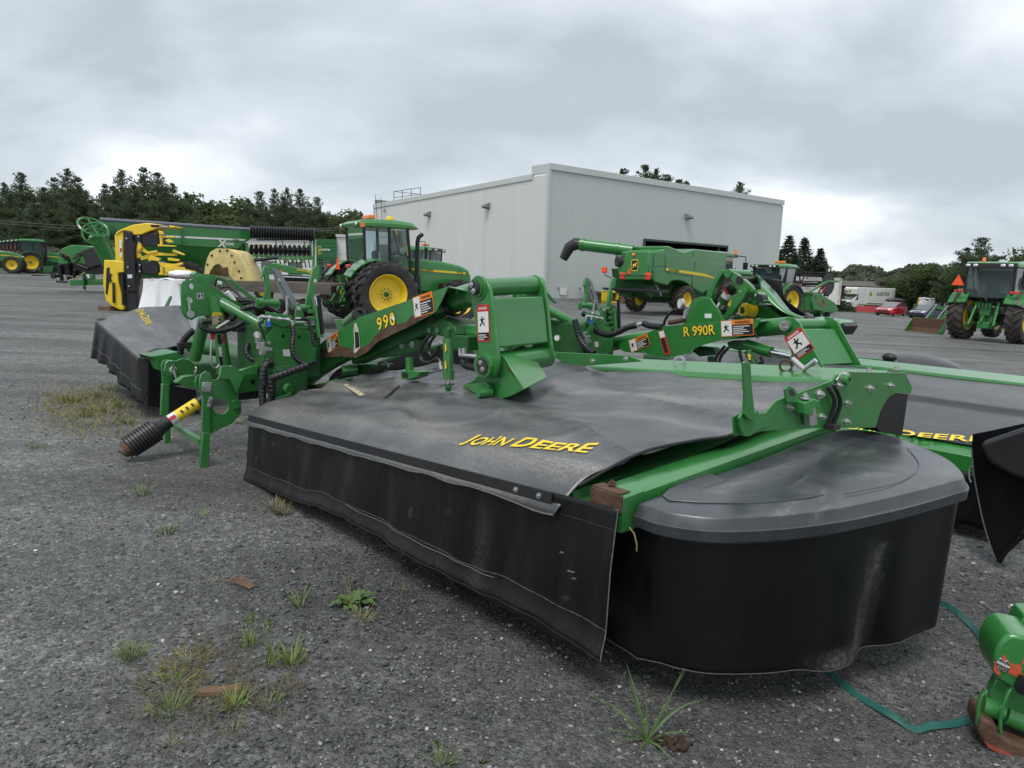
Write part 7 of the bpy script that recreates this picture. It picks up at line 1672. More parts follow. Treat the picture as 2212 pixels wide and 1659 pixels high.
near_out = [(930, 770), (945, 720), (985, 693), (1018, 703), (1036, 770), (1075, 765), (1100, 735), (1112, 655), (1130, 648), (1200, 650), (1262, 690), (1300, 705), (1420, 640), (1450, 660), (1420, 720), (1408, 855), (1330, 868), (1250, 870), (1245, 935), (1272, 940), (1276, 1040), (1200, 1130), (1012, 1215), (1005, 1240), (955, 1240), (955, 905), (935, 860)]
uplate(mw, near_out, [((1105, 985), 68)], -.58, .02, 'hitch_plate', GREEN, z=ZC)
tu(mw, [(890, 790), (905, 735), (940, 722), (950, 850), (905, 840)], -.70, .02, 'hitch_cheek', GREEN, z=ZC)
tu(mw, [(955, 785), (1035, 788), (1022, 870), (945, 862)], -.575, .02, 'square_washer', STEEL, z=ZC)
c = MF.x(ZC(990, 823), -.565); MB().cyl(c, c+Vector((.025, 0, 0)), .026, 6).build('hitch_bolt', STEEL, mw)
tu(mw, [(1005, 925), (1035, 905), (1045, 925), (1020, 1000), (995, 1000), (990, 975)], -.565, .01, 'link_plate', STEEL, z=ZC)
for p in ((1022, 920), (1008, 980)): c = MF.x(ZC(*p), -.555); q = MB(); bolt(q, c, (1, 0, 0), .012, .012); q.build('link_bolt', STEEL, mw)
leg = [(955, 1200), (1020, 1200), (1008, 1500), (935, 1505)]
tu(mw, leg, -.555, .05, 'stand_leg', GREEN, z=ZC, bv=.006)
tu(mw, [(955, 905), (1020, 1010), (1020, 1205), (955, 1205)], -.557, .035, 'stand_leg_upper', GREEN, z=ZC, bv=.006)
tu(mw, [(620, 800), (675, 805), (675, 1060), (610, 1062)], -1.60, .05, 'stand_leg', GREEN, z=ZC, bv=.006)
fz = MF.x(ZC(640, 1060), -1.60)
MB().bar((-1.62, fz.y+.02, fz.z), (-1.62, fz.y+.02, 0), .05, .05, (0, 1, 0)).build('stand_foot', GREEN, mw)
nb_ = MF.x(ZC(950, 1285), -.58); MB().bar((-1.60, fz.y+.02, nb_.z), (-.60, nb_.y, nb_.z), .045, .045).build('stand_bar', GREEN, mw)
tu(mw, [(1200, 940), (1250, 930), (1278, 945), (1270, 1000), (1215, 1010)], -.56, .03, 'hitch_boss', GREEN, z=ZC)
tu(mw, [(1100, 735), (1112, 655), (1200, 652), (1262, 690), (1420, 642), (1405, 720), (1300, 730), (1240, 880), (1180, 760), (1120, 760)], -.50, .05, 'hitch_gusset', GREEN, z=ZC)
tu(mw, [(1355, 760), (1390, 765), (1388, 805), (1355, 800)], -.568, .003, 'slot', INT, z=ZC, bv=0)
tu(mw, [(1250, 875), (1420, 855), (1420, 920), (1255, 935)], -.62, .1, 'rubber_flap', BLKP, z=ZC)
# driveshaft lying forward on the gravel
d0_, d1_ = MF.x(ZC(420, 1275), -1.1), MF.x(ZC(950, 935), -1.1); dv = (d1_-d0_).normalized()
MB().cyl(d0_+dv*.14, d1_+dv*.25, .052, 22).build('shaft_guard_tube', BLKP, mw)
q = ribbed([d0_-dv*.09, d0_+dv*.05, d0_+dv*.17], .104, 6, .026, .14, 22); q.build('shaft_guard_bellows', BLKP, mw)
MB().tube([d0_+dv*.16, d0_+dv*.20, d0_+dv*.30], [.092, .07, .054], 22).build('shaft_guard_cone', BLKP, mw)
e0 = d0_-dv*.03; MB().lathe([(.040, 0), (.078, .0), (.078, .03), (.060, .10), (.040, .10)], e0-dv*.09-Vector((0, 0, .01)), dv+Vector((0, 0, .1)), 22, True).build('driveshaft_yoke', RUST, mw)
MB().lathe([(.030, 0), (.055, .01), (.06, .05), (.03, .06)], e0-dv*.12-Vector((0, 0, .02)), dv+Vector((0, 0, .25)), 18, True).build('yoke_collar', mat('dirty_steel', (.11, .09, .07), .6, .3, .4, 20), mw)
for t0, t1, m_ in ((.42, .66, YELP), (.33, .42, WHITEP)):
    L_ = (d1_-d0_).length+.25; a_ = d0_+dv*(L_*t0*1.0); b_ = d0_+dv*(L_*t1)
    w = MB().cyl(a_, b_, .0532, 22).build('shaft_label', m_, mw)
    up_ = Vector((0, 0, 1)); sdv = (Vector((1, -.35, .45))-dv*Vector((1, -.35, .45)).dot(dv)).normalized(); qv = dv.cross(sdv)
    for i in range(3):
        c = a_.lerp(b_, .25+.25*i)+sdv*.0545; MB().poly([c+dv*x+qv*y for x, y in ((-.010, -.018), (.010, -.015), (.012, .012), (-.006, .02))]).build('label_print', BLKD if m_ is YELP else REDP, w, 0)
MB().tube([d0_+dv*.02-Vector((0, 0, .085)), d0_+dv*.12-Vector((0, 0, .09)), d0_+dv*.18-Vector((-.03, 0, .085))], .004, 5).build('safety_chain', STEEL, mw)
# big hoses looping down to the near wing
hoseU(mw, ((1530, 625), (1480, 640), (1455, 740), (1450, 860), (1455, 980)), (-.35, -.25), .032, z=ZC, pitch=.035)
hoseU(mw, ((1455, 980), (1480, 1000), (1530, 900), (1530, 760), (1580, 735), (1700, 690), (1830, 645)), (-.25, -.1), .032, z=ZC, pitch=.035)
c = MF.x(ZC(1462, 785), -.27); MB().lathe([(.034, -.02), (.042, -.02), (.042, .02), (.034, .02)], c, (0, 0, 1), 18, True).build('hose_clamp', BLKP, mw)
MB().tube([MF.x(ZC(1830, 640), -.1), MF.x(ZC(1900, 610), 0)], .014, 8).build('hydraulic_hose', HOSE, mw)
MB().tube(smooth_path([V3(-.55, .45, .55), V3(-.2, .55, .50), V3(.3, .65, .62)], 6), .06, 16).build('lower_arm_tube', GREEN, mw)
tu(mw, [(1640, 1190), (1760, 1190), (1880, 1380), (1800, 1500), (1700, 1480), (1640, 1350)], -.30, .12, 'swivel_housing', GREEND)
cylU(mw, (1790, 1390), (1830, 1400), -.28, -.24, .045, 'swivel_cap', GREEN)
tu(mw, [(1660, 1500), (1780, 1480), (1840, 1440), (1850, 1470), (1790, 1520), (1700, 1530)], -.2, .05, 'step_bracket', GREEN)
# socket on top of the far carrier
a_, b_ = MF.y(ZB(385, 490), 1.25), MF.y(ZB(470, 420), 1.15); MB().cyl(a_, b_, .06, 18).build('rubber_stop_post', GREEN, mw); MB().lathe([(.03, 0), (.065, 0), (.065, .05), (.03, .05)], b_, b_-a_, 20, True).build('rubber_stop', BLKP, mw)
MB().prism(gp(((270, 455), (420, 460), (390, 540), (300, 540)), 1.3), (0, .05, 0)).build('stop_plate', GREEN, mw, 30, .004)

# ================================================================== far wing of the near mower
wo_f, wi_f, wi_b, wo_b = MF.y(ZC(72, 275), -.12), MF.y(ZC(425, 585), -.12), MF.y(ZC(900, 480), .80), MF.y(ZC(775, 160), 1.05)
wo_b = MF.y(ZC(800, 150), 1.02)
def fw_fn(a, b):                                   # a: outer -> inner, b: front -> back
    f = wo_f.lerp(wi_f, a); k = wo_b.lerp(wi_b, a); p = f.lerp(k, b)
    s = 4*b*(1-b); p.z += .05*s+(.030*noise.noise(Vector((p.x*1.4, p.y*3.2, 2)))+.014*noise.noise(Vector((p.x*3.5, p.y*6, 6))))*min(1, 6*b*(1-b)+.15)
    return p
c2 = MB().grid(fw_fn, 70, 40).build('far_canvas_cover', CANVAS, mw, 80, solid=.006)
def fwz(p): return p
tcen = .50
def far_text(x, y):
    a = .24+(-x)*.40; b = .46+y*.55; return fw_fn(min(1, max(0, a)), min(1, max(0, b)))+Vector((0, 0, .009))
brand(YELWORN, c2, 1.0, .19, lambda x, y: far_text(-x, y-.08))
MB().tube([fw_fn(i/50, 0)+Vector((0, -.004, -.004)) for i in range(51)], .004, 5).build('frayed_edge', PALE, c2)
bz = [MF.y(ZC(*p), -.15) for p in ((50, 575), (110, 600), (200, 670), (285, 770), (380, 860), (455, 955))]
def far_front(a, b):
    t = fw_fn(a, 0); i = a*(len(bz)-1); k = min(int(i), len(bz)-2); lo = bz[k].lerp(bz[k+1], i-k); f = 1-b
    fold = (.035*math.sin(t.x*14)+.02*math.sin(t.x*31+1))*f
    return Vector((t.x+(lo.x-t.x)*f, -.125-.05*f+fold*.6, t.z-.01+(lo.z-t.z)*f))
f2 = MB().grid(far_front, 90, 16).build('far_front_curtain', CURTAIN, mw, 80, solid=.005)
MB().tube([far_front(i/60, .30)+Vector((0, -.005, 0)) for i in range(61)], .002, 5).build('stitch_seam', mat('dull_thread', (.16, .16, .16), .8), f2)
fl3 = [MF.x(ZC(*p), wi_f.x+.02) for p in ((425, 585), (575, 600), (540, 740), (465, 960))]
MB().prism([wi_f+Vector((0, 0, -.01)), wi_f+Vector((.06, .22, -.02)), wi_f+Vector((.05, .16, -.22)), bz[-1]], (.006, 0, 0)).build('curtain_flap', CURTAIN, mw, 0)
MB().prism([MF.x(ZC(*p), wi_f.x+.25) for p in ((505, 590), (560, 690), (620, 800), (900, 850), (930, 1050), (500, 985))], (-.01, 0, 0)).build('inner_curtain', CURTAIN, mw, 0)
MB().prism([MF.x(ZC(*p), wi_f.x+.30) for p in ((510, 570), (590, 560), (750, 530), (800, 600), (640, 640), (620, 700), (570, 680), (570, 605))], (-.5, 0, -.02)).build('inner_hood', GREEN, mw, 30, .01)
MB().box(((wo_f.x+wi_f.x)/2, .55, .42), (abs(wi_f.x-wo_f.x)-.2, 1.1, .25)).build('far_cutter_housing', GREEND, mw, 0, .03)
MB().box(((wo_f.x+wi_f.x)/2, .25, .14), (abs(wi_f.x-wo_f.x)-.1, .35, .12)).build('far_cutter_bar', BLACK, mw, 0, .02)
MB().box((wo_f.x-.02, .0, wo_f.z-.02), (.16, .22, .10)).build('far_end_pad', BLKP, mw, 0, .03)
MB().prism([MF.y(ZC(*p), .95) for p in ((105, 250), (400, 210), (780, 150), (780, 165), (400, 222), (110, 262))], (0, .05, -.2)).build('far_rear_rail', GREEN, mw, 30)
MB().prism([MF.y(ZC(*p), 1.0) for p in ((630, 170), (680, 70), (697, 75), (660, 170))], (0, .015, 0)).build('far_lever', GREEN, mw, 30, .003)
MB().prism([MF.y(ZC(*p), 1.0) for p in ((540, 195), (542, 178), (555, 180), (558, 165), (572, 168), (575, 160), (590, 168), (600, 158), (612, 165), (640, 160), (645, 180))], (0, .015, 0)).build('far_quadrant', GREEN, mw, 30, .002)
MB().cyl(wi_b+Vector((-.1, -.2, -.25)), wo_b.lerp(wi_b, .3)+Vector((0, -.2, -.1)), .09, 14).build('far_lift_arm', GREEND, mw)
MB().tube([V3(-1.2, .5, .7), V3(-2.2, .55, .8), V3(-3.2, .5, .75)], .085, 16).build('far_lift_arm', GREEND, mw)

# ================================================================== second mower
headstock_parts = [o for o in mw.children]
MFs = MF
def clone_to(T, names):
    for o in headstock_parts:
        b = o.name.split('.')[0]
        if b in names:
            c = o.copy(); COL.objects.link(c); c.parent = T
            for ch in o.children: d = ch.copy(); COL.objects.link(d); d.parent = c
clone_to(mw2, {'mast_plate', 'mast_strut', 'transport_hook', 'rock_guard_flap', 'flap_fold', 'flap_bolt', 'flap_bracket', 'hook_pivot', 'pivot_lug', 'pin_end', 'lock_ram', 'return_spring', 'ram_port', 'carrier_plate', 'carrier_flange', 'carrier_box', 'cross_beam', 'flange_bolt', 'grease_label', 'valve_cover', 'hydraulic_pipe', 'pipe_nut', 'tee_stem', 'blue_cap', 'valve_body', 'top_shield', 'sloping_shield', 'mast_brace', 'hitch_plate', 'stand_leg', 'stand_foot', 'stand_bar', 'lower_arm_tube', 'swivel_housing'})
T2 = lambda z, pts, v, d, nm, m_, bv=.004, par=None: MB().prism([M2.y(z(*p), v) for p in pts], (0, d, 0)).build(nm, m_, par or mw2, 30, bv)
g2 = T2(ZE, ((555, 555), (700, 498), (860, 435), (1200, 408), (1520, 385), (1500, 430), (1440, 490), (1350, 512), (1240, 530), (1130, 560), (980, 630), (880, 645), (800, 636), (730, 616), (600, 610), (558, 590)), .78, .008, 'arm_guard', GREENF, .002)
tp2 = [M2.y(ZE(*p), .78) for p in ((555, 553), (860, 433), (1520, 383))]
q = MB()
for a, b in zip(tp2, tp2[1:]): q.prism([a, b, b+Vector((0, .16, 0)), a+Vector((0, .16, 0))], (0, 0, -.006))
q.build('guard_flange', GREENF, g2, 30, .002)
ax2 = (tp2[2]-tp2[1]).normalized(); ax1 = (tp2[1]-tp2[0]).normalized()
for m_, d_, bo in ((BLKD, 0, .06), (YELP, .002, .02)):
    a_, b_ = M2.y(ZE(995, 472), .774-d_), M2.y(ZE(1208, 455), .774-d_)
    text('R 990R', (a_+b_)/2, (b_-a_), (0, 0, 1), (b_-a_).length, m_, g2, bold=bo, hscale=1.1)
decal_warn(g2, M2.y(ZE(1358, 445), .775), ax2, (0, 0, 1), .36, .16, 'warning'); decal_warn(g2, M2.y(ZE(692, 548), .775), ax1, (-.3, 0, 1), .28, .14, 'warning')
st = [M2.y(ZE(*p), .775) for p in ((822, 470), (860, 460), (905, 620), (865, 630))]
b_ = MB().prism(st, (0, -.002, 0)).build('decal', REDP, g2, 0)
for pts, m_ in ((((824, 472), (858, 463), (870, 505), (836, 515)), WHITEP), (((838, 520), (862, 513), (890, 610), (868, 620)), BLKD)): MB().poly([M2.y(ZE(*p), .7715) for p in pts]).build('decal_field', m_, b_, 0)
a_, b_ = M2.y(ZE(1480, 452), 1.0), M2.y(ZE(1720, 428), 1.0)
MB().tube([M2.y(ZE(480, 560), .95), M2.y(ZE(700, 520), .95), a_, b_], .085, 20).build('lift_arm', GREENF, mw2)
MB().lathe([(.088, -.015), (.1, -.015), (.1, .015), (.088, .015)], a_.lerp(b_, .12), b_-a_, 22, True).build('arm_clamp', STEEL, mw2)
y2 = [(1655, 430), (1668, 388), (1705, 370), (1748, 378), (1780, 405), (1860, 560), (1945, 715), (1760, 712), (1735, 640), (1700, 540), (1668, 475)]
T2(ZE, y2, .76, .022, 'yoke_plate', GREENF); MB().prism([M2.y(ZE(*p), .76)+Vector((.10, .56, .0)) for p in y2], (0, .02, 0)).build('yoke_plate', GREENF, mw2, 30, .004)
c = M2.y(ZE(1690, 428), .75); MB().cyl(c, c+Vector((.10, .62, .0)), .062, 22).build('top_pivot_tube', GREENF, mw2); MB().cyl(c+Vector((0, -.03, 0)), c, .050, 20).build('pivot_cap', STEEL, mw2)
for dx_, dz_ in ((-.012, .02), (.012, -.02)): q = MB(); bolt(q, c+Vector((dx_, -.03, dz_)), (0, -1, 0), .012, .012); q.build('cap_bolt', STEEL, mw2)
MB().prism([M2.y(ZE(*p), .80) for p in ((1790, 450), (1850, 560), (1925, 700), (1780, 700), (1700, 480))], (.09, .50, 0)).build('yoke_box', GREENF, mw2, 30, .012)
dd = (M2.y(ZE(1830, 590), .75)-M2.y(ZE(1790, 490), .75)).normalized()
decal_warn(mw2, M2.y(ZE(1780, 550), .757), Vector((-dd.z, 0, dd.x)) if False else Vector((.75, 0, .62)), Vector((-.55, 0, .8)), .19, .24, 'danger')
a_, b_, c_ = (M2.y(ZE(*p), .95) for p in ((1420, 560), (1590, 610), (1730, 640))); MB().cyl(a_, b_, .055, 18).build('fold_ram', GREENF, mw2); MB().cyl(b_, c_, .03, 14).build('ram_rod', CHROME, mw2)
T2(ZE, ((1290, 545), (1330, 530), (1420, 540), (1430, 590), (1370, 600), (1300, 580)), .9, .2, 'ram_clevis', GREEND)
a_, b_ = M2.y(ZE(1430, 600), .75), M2.y(ZE(1480, 705), .75); r2 = MB().cyl(a_, b_, .036, 16).build('short_ram', GREEND, mw2)
ar = [M2.y(ZE(*p), .70) for p in ((1425, 630), (1440, 618), (1455, 640), (1447, 642), (1452, 662), (1437, 664), (1434, 640))]; MB().poly(ar).build('arrow_mark', YELP, r2, 0)
for pts in (((1275, 570), (1240, 610), (1215, 650), (1215, 695)), ((1300, 580), (1262, 620), (1240, 660), (1240, 695)), ((1375, 600), (1385, 650), (1400, 690)), ((1500, 690), (1530, 680), (1520, 640))): MB().tube(smooth_path([M2.y(ZE(*p), .8) for p in pts], 6), .016, 10).build('hydraulic_hose', HOSE, mw2)
T2(ZE, ((1050, 600), (1100, 570), (1200, 580), (1215, 630), (1100, 640)), .95, .1, 'pivot_block', GREEND); T2(ZE, ((1155, 640), (1195, 640), (1195, 700), (1158, 700)), .95, .08, 'prop_post', GREEND)
ribbed([M2.y(ZH(*p), .4) for p in ((570, 870), (620, 900), (660, 980), (720, 1050), (820, 1080), (920, 1050), (1000, 1010), (1100, 985))], .034, 6, .04, .14, 12).build('hydraulic_hose', HOSE, mw2)
ribbed([M2.y(ZH(*p), .4) for p in ((1160, 965), (1230, 990), (1340, 1000))], .034, 6, .04, .14, 12).build('hydraulic_hose', HOSE, mw2)
MB().tube([M2.y(ZH(*p), .4) for p in ((1100, 985), (1130, 975), (1165, 970))], .02, 8).build('hose_fitting', STEEL, mw2); MB().tube([M2.y(ZH(*p), .4) for p in ((1115, 985), (1120, 1030))], .015, 8).build('hose_tee', STEEL, mw2)
ribbed([M2.y(ZH(*p), .1) for p in ((490, 930), (510, 1020), (540, 1120), (600, 1200), (680, 1260))], .034, 6, .04, .14, 12).build('hydraulic_hose', HOSE, mw2)
gp2 = M2.y(ZH(320, 1110), .05); MB().cyl(gp2, gp2+Vector((.01, -.02, 0)), .036, 20).build('pressure_gauge', STEEL, mw2); MB().cyl(gp2+Vector((.011, -.022, 0)), gp2+Vector((.012, -.024, 0)), .029, 20).build('gauge_face', WHITEP, mw2)
a_, b_ = M2.y(ZH(760, 980), .9), M2.y(ZH(835, 870), .85); MB().cyl(a_, b_, .075, 20).build('rubber_stop_post', GREENF, mw2); MB().lathe([(.04, 0), (.085, 0), (.085, .07), (.04, .07)], b_, b_-a_, 22, True).build('rubber_stop', BLKP, mw2)
T2(ZH, ((690, 1010), (830, 1020), (800, 1060), (690, 1060)), .95, .05, 'stop_plate', GREENF)
# wing of the second mower
def h2z(u, v): return .60+csm(max(.12, v))*.95-.03+(.012*noise.noise(Vector((u*1.2, v*2, 4)))+.05*math.exp(-((v-1.15)/.1)**2)*0) + (.03 if v > .95 else 0)*sstep(.9, 1.0, v)
WETC = mat('wet_rubber_canvas', (.018, .019, .023), .30, 0, .25, 2, .12, 18, (.06, .06, .06), 6, .45)
w2 = MB().grid(lambda a, b: Vector((.1+3.75*a, .10+1.75*b, h2z(.1+3.75*a, .10+1.75*b))), 60, 40).build('canvas_cover', WETC, mw2, 60, solid=.006)
MB().prism([V3(.1, 0, .57), V3(.1, .13, .62), V3(.1, .13, .5), V3(.1, 0, .44)], (3.75, 0, 0)).build('front_rail', GREENF, mw2, 30, .006)
MB().prism([V3(.1, 1.82, .86), V3(.1, 1.86, .92), V3(.1, 2.2, .95), V3(.1, 2.2, .55), V3(.1, 1.82, .55)], (3.9, 0, 0)).build('rear_rail', GREENF, mw2, 30, .006)
MB().grid(lambda a, b: Vector((.1+3.75*a, -.01-.03*(1-b)+.01*noise.noise(Vector((a*9, b, 1))), .10+.36*b)), 60, 8).build('front_curtain', CURTAIN, mw2, 60, solid=.005)
a_, b_ = M2.z(ZF(1450, 575), .68), M2.z(ZF(1870, 625), .68); wv = (b_-a_).length; 
wv = wv/.42; wd2 = (b_-a_).normalized(); wc = a_+wd2*wv*.02+Vector((-wd2.y, wd2.x, 0))*.05
def m2t(x, y):
    p = wc+wd2*x+Vector((-wd2.y, wd2.x, 0))*y; return Vector((p.x, p.y, h2z(p.x, p.y)+.010))
brand(YELP, w2, wv, .15, lambda x, y: m2t(x, y-.06))
MB().box((2.0, 1.0, .38), (3.5, 1.4, .22)).build('cutter_housing', GREEND, mw2, 0, .03); MB().box((2.0, .2, .12), (3.6, .35, .1)).build('cutter_bar', BLACK, mw2, 0, .02)
c = M2.y(ZF(1678, 250), 1.95); MB().lathe([(.028, -.012), (.045, -.012), (.045, .012), (.028, .012)], c, (.3, -.95, 0), 18, True).build('ring_eye', STEEL, mw2)
# its side deflector folded forward
FV = -.45
sk_o = [M2.y(ZF(*p), FV) for p in ((1885, 612), (2000, 590), (2230, 540), (2300, 900), (2230, 1180), (2062, 1440), (2036, 1412), (1990, 1290), (1950, 1150), (1915, 980), (1895, 860), (1880, 700))]
o = MB().prism(sk_o, (0, .012, 0)).build('folded_deflector', SIDEC, mw2, 30, .003)
MB().tube([p+Vector((0, -.004, 0)) for p in smooth_path(sk_o[5:], 4)], .004, 5).build('frayed_edge', PALE, o)
sk_i = [M2.y(ZF(*p), FV-.10) for p in ((1930, 680), (1960, 655), (2240, 560), (2300, 700), (2240, 920), (2100, 860), (2000, 800), (1975, 775))]
MB().prism(sk_i, (0, .10, 0)).build('deflector_cover', BLKP, mw2, 40, .025)
MB().tube(smooth_path([M2.y(ZF(*p), FV-.02) for p in ((2045, 1420), (2130, 1330), (2230, 1240))], 4), .012, 6).build('deflector_hem', SIDEC, o)
MB().prism([M2.y(ZF(*p), FV+.1) for p in ((1900, 640), (2060, 600), (2060, 612), (1920, 672))], (0, .35, -.02)).build('hinge_strip', BLKP, mw2, 30, .004)
MB().tube([M2.y(ZF(*p), FV) for p in ((1880, 815), (1862, 830), (1862, 890), (1875, 918))], .004, 5).build('wire_hook', STEEL, mw2)

# ================================================================== third mower, folded head behind
M3o = M2.wld((.0, 1.9, 0)); M3 = Frame((M3o.x, M3o.y, 0), MF.ang)
mw3 = thing('mower', 'green mower part-folded with curved lift arms and a flared sheet guard', 'mower', M3)
T3 = lambda pts, v, d, nm, m_, bv=.006, par=None, z=ZG: MB().prism([M3.y(z(*p), v) for p in pts], (0, d, 0)).build(nm, m_, par or mw3, 30, bv)
T3(((225, 610), (250, 520), (280, 450), (330, 360), (390, 275), (430, 252), (470, 262), (410, 350), (360, 440), (325, 520), (300, 615)), 0, .10, 'curved_arm', GREENF)
T3(((430, 254), (520, 256), (620, 300), (720, 375), (800, 440), (832, 500), (820, 545), (760, 515), (690, 520), (610, 490), (575, 410), (520, 330), (460, 300)), .0, .06, 'curved_arm', GREENF)
T3(((470, 262), (540, 275), (640, 330), (740, 410), (820, 470), (832, 510), (790, 520), (700, 480), (620, 450), (570, 360), (500, 310)), .35, .06, 'curved_arm', GREENF)
for p, r in (((505, 292), .05), ((648, 380), .045)): c = M3.y(ZG(*p), -.02); MB().cyl(c, c+Vector((0, .45, 0)), r, 18).build('arm_pin', GREENF if r > .046 else BLKP, mw3)
T3(((0, 945), (0, 860), (40, 760), (90, 680), (140, 630), (200, 600), (290, 612), (340, 690), (400, 770), (435, 870), (440, 925), (200, 945)), -.25, .03, 'sector_plate', GREENF); T3(((-60, 950), (-40, 800), (20, 690), (80, 620), (160, 590), (225, 590), (150, 660), (100, 740), (70, 860), (60, 950)), .0, .03, 'sector_plate', GREENF)
T3(((215, 805), (305, 805), (302, 862), (218, 858)), -.252, .002, 'white_label', WHITEP, 0)
a_, b_, c_ = (M3.y(ZG(*p), .18) for p in ((585, 445), (440, 665), (405, 730)))
rm = MB().cyl(a_, b_, .062, 20).build('lift_ram', GREEND, mw3); MB().cyl(b_, c_, .042, 16).build('ram_rod', CHROME, mw3)
dv3 = (b_-a_).normalized()
for t0, t1, m_ in ((.12, .42, BLKD), (.42, .72, WHITEP)): MB().cyl(a_.lerp(b_, t0), a_.lerp(b_, t1), .0635, 20).build('ram_label', m_, rm)
p_ = a_.lerp(b_, .27)+Vector((-.03, -.06, -.01)); MB().box(p_, (.03, .015, .10), Matrix.Rotation(R_(-33), 3, 'Y')).build('label_band', REDP, rm)
T3(((740, 480), (745, 535), (705, 615), (620, 725), (530, 835), (470, 892), (440, 860), (475, 800), (540, 700), (560, 580), (640, 540), (720, 492)), -.05, .07, 'curved_link', GREENF)
T3(((740, 485), (795, 490), (880, 520), (920, 560), (962, 640), (940, 682), (880, 660), (830, 700), (770, 682), (730, 640), (800, 620), (812, 580), (760, 530)), .1, .10, 'latch_bracket', GREENF)
c = M3.y(ZG(903, 608), .08); MB().cyl(c, c+Vector((0, .12, 0)), .045, 16).build('latch_roller', BLKP, mw3)
T3(((843, 560), (862, 545), (872, 572), (850, 588)), .098, .002, 'white_label', WHITEP, 0)
oe = [M3.y(ZG(*p), .5) for p in ((895, 330), (925, 350), (1000, 420), (1110, 530), (1240, 700), (1330, 790), (1500, 872))]
ie = [M3.y(ZG(*p), .2) for p in ((915, 345), (925, 440), (945, 560), (1010, 640), (1130, 730), (1260, 810), (1490, 885))]
MB().loft([smooth_path(oe, 5), smooth_path([(a+b)/2+Vector((0, -.08, .03)) for a, b in zip(oe, ie)], 5), smooth_path(ie, 5)], cap=False, closed=False).build('flared_guard', GREENF, mw3, 60, solid=.008)
ibk = [p+Vector((-.05, .6, -.02)) for p in smooth_path(ie, 5)]; tbk = [p+Vector((-.35, .5, -.0)) for p in smooth_path(oe, 5)]
MB().loft([smooth_path(oe, 5), tbk, ibk], cap=False, closed=False).build('guard_lining', BLKP, mw3, 60, solid=.006)
T3(((720, 325), (880, 318), (905, 336), (930, 480), (860, 500), (840, 470), (760, 380)), .7, .05, 'guard_mouth', BLKP)
T3(((750, 660), (900, 680), (1000, 690), (1225, 875), (720, 875)), .5, .3, 'cone_panel', GREENF, .02)
T3(((1380, 872), (1540, 850), (1900, 890), (1960, 925), (1905, 1070), (1810, 1075), (1740, 1000), (1650, 900)), .7, .35, 'swath_panel', GREENF, .02); T3(((1955, 915), (1995, 965), (1920, 1078), (1900, 1072)), .68, .35, 'panel_end', BLACK)
c = M3.y(ZG(1520, 868), .4); MB().ball(c, (.09, .05, .04), 12, 8).build('rubber_buffer', BLKP, mw3)
c = M3.y(ZG(703, 758), .3); MB().cyl(c, c+Vector((.05, .15, 0)), .085, 20).build('yellow_roller', YELLOW, mw3); MB().cyl(c+Vector((-.02, -.02, 0)), c, .04, 12).build('roller_hub', RUST, mw3)
T3(((530, 870), (580, 835), (660, 830), (740, 860), (760, 880), (640, 890)), .1, .2, 'gear_cover', GREEND, .02)
hoseU if False else None
MB().tube(smooth_path([M3.y(ZH(*p), -.2) for p in ((1360, 1000), (1375, 940), (1420, 870), (1490, 830), (1580, 822))], 6), .018, 10).build('hydraulic_hose', HOSE, mw3)
c = M3.y(ZH(1553, 775), -.25); MB().cyl(c+Vector((0, 0, 0)), c+Vector((-.02, -.04, 0)), .062, 22).build('pressure_gauge', STEEL, mw3); MB().cyl(c+Vector((-.021, -.042, 0)), c+Vector((-.022, -.044, 0)), .050, 22).build('gauge_face', WHITEP, mw3)
MB().tube([M3.y(ZH(*p), -.22) for p in ((1600, 800), (1590, 860), (1575, 920))], .035, 10).build('gauge_pipe', STEEL, mw3); MB().tube([M3.y(ZH(*p), -.22) for p in ((1420, 960), (1480, 950), (1570, 930))], .03, 8).build('shaft_end', RUST, mw3)
MB().tube([M3.y(ZH(*p), -.22) for p in ((1650, 960), (1670, 920), (1690, 860), (1740, 870))], .012, 6).build('linch_chain', STEEL, mw3)
# wing of the third mower with its grey end cover
c = M3.z(ZF(1450, 240), .62); MB().ball(c+Vector((0, .35, 0)), (.62, .42, .26), 28, 14).build('deflector_cover', mat('grey_plastic_cover', (.05, .05, .055), .35, 0, .2, 3, .05, 60), mw3)
cz_ = M3.z(ZF(1260, 200), .60)
MB().prism([V3(cz_.x-3.2, cz_.y, .55), V3(cz_.x-3.2, cz_.y+.3, .62), V3(cz_.x-3.2, cz_.y+1.2, .62), V3(cz_.x-3.2, cz_.y+1.2, .3), V3(cz_.x-3.2, cz_.y, .3)], (3.3, 0, 0)).build('hood', GREENF, mw3, 30, .01)
br_ = [M3.y(ZF(*p), 1.0) for p in ((1085, 118), (1330, 140), (1400, 150), (1400, 165), (1320, 165), (1095, 140))]; MB().prism(br_, (0, .05, 0)).build('bolted_rail', GREENF, mw3, 30, .004)
for i in range(4): c = M3.y(ZF(1120+60*i, 138+6*i), .99); MB().ball(c, .025, 8, 5).build('rail_rivet', GREEND, mw3)
T3(((1050, 55), (1062, 58), (1072, 90), (1095, 100), (1085, 130), (1060, 150), (1052, 100)), 1.0, .03, 'lever', GREENF, .003, z=ZF); c = M3.y(ZF(1360, 125), 1.0); MB().ball(c, (.08, .06, .05), 14, 8).build('rubber_cap', BLKP, mw3)
MB().box((0, .6, .35), (2.4, .5, .7)).build('carrier_frame', GREEND, mw3, 0, .04)
MB().box((-.3, .4, .06), (.4, .3, .12)).build('parking_foot', GREEND, mw3, 0, .01)

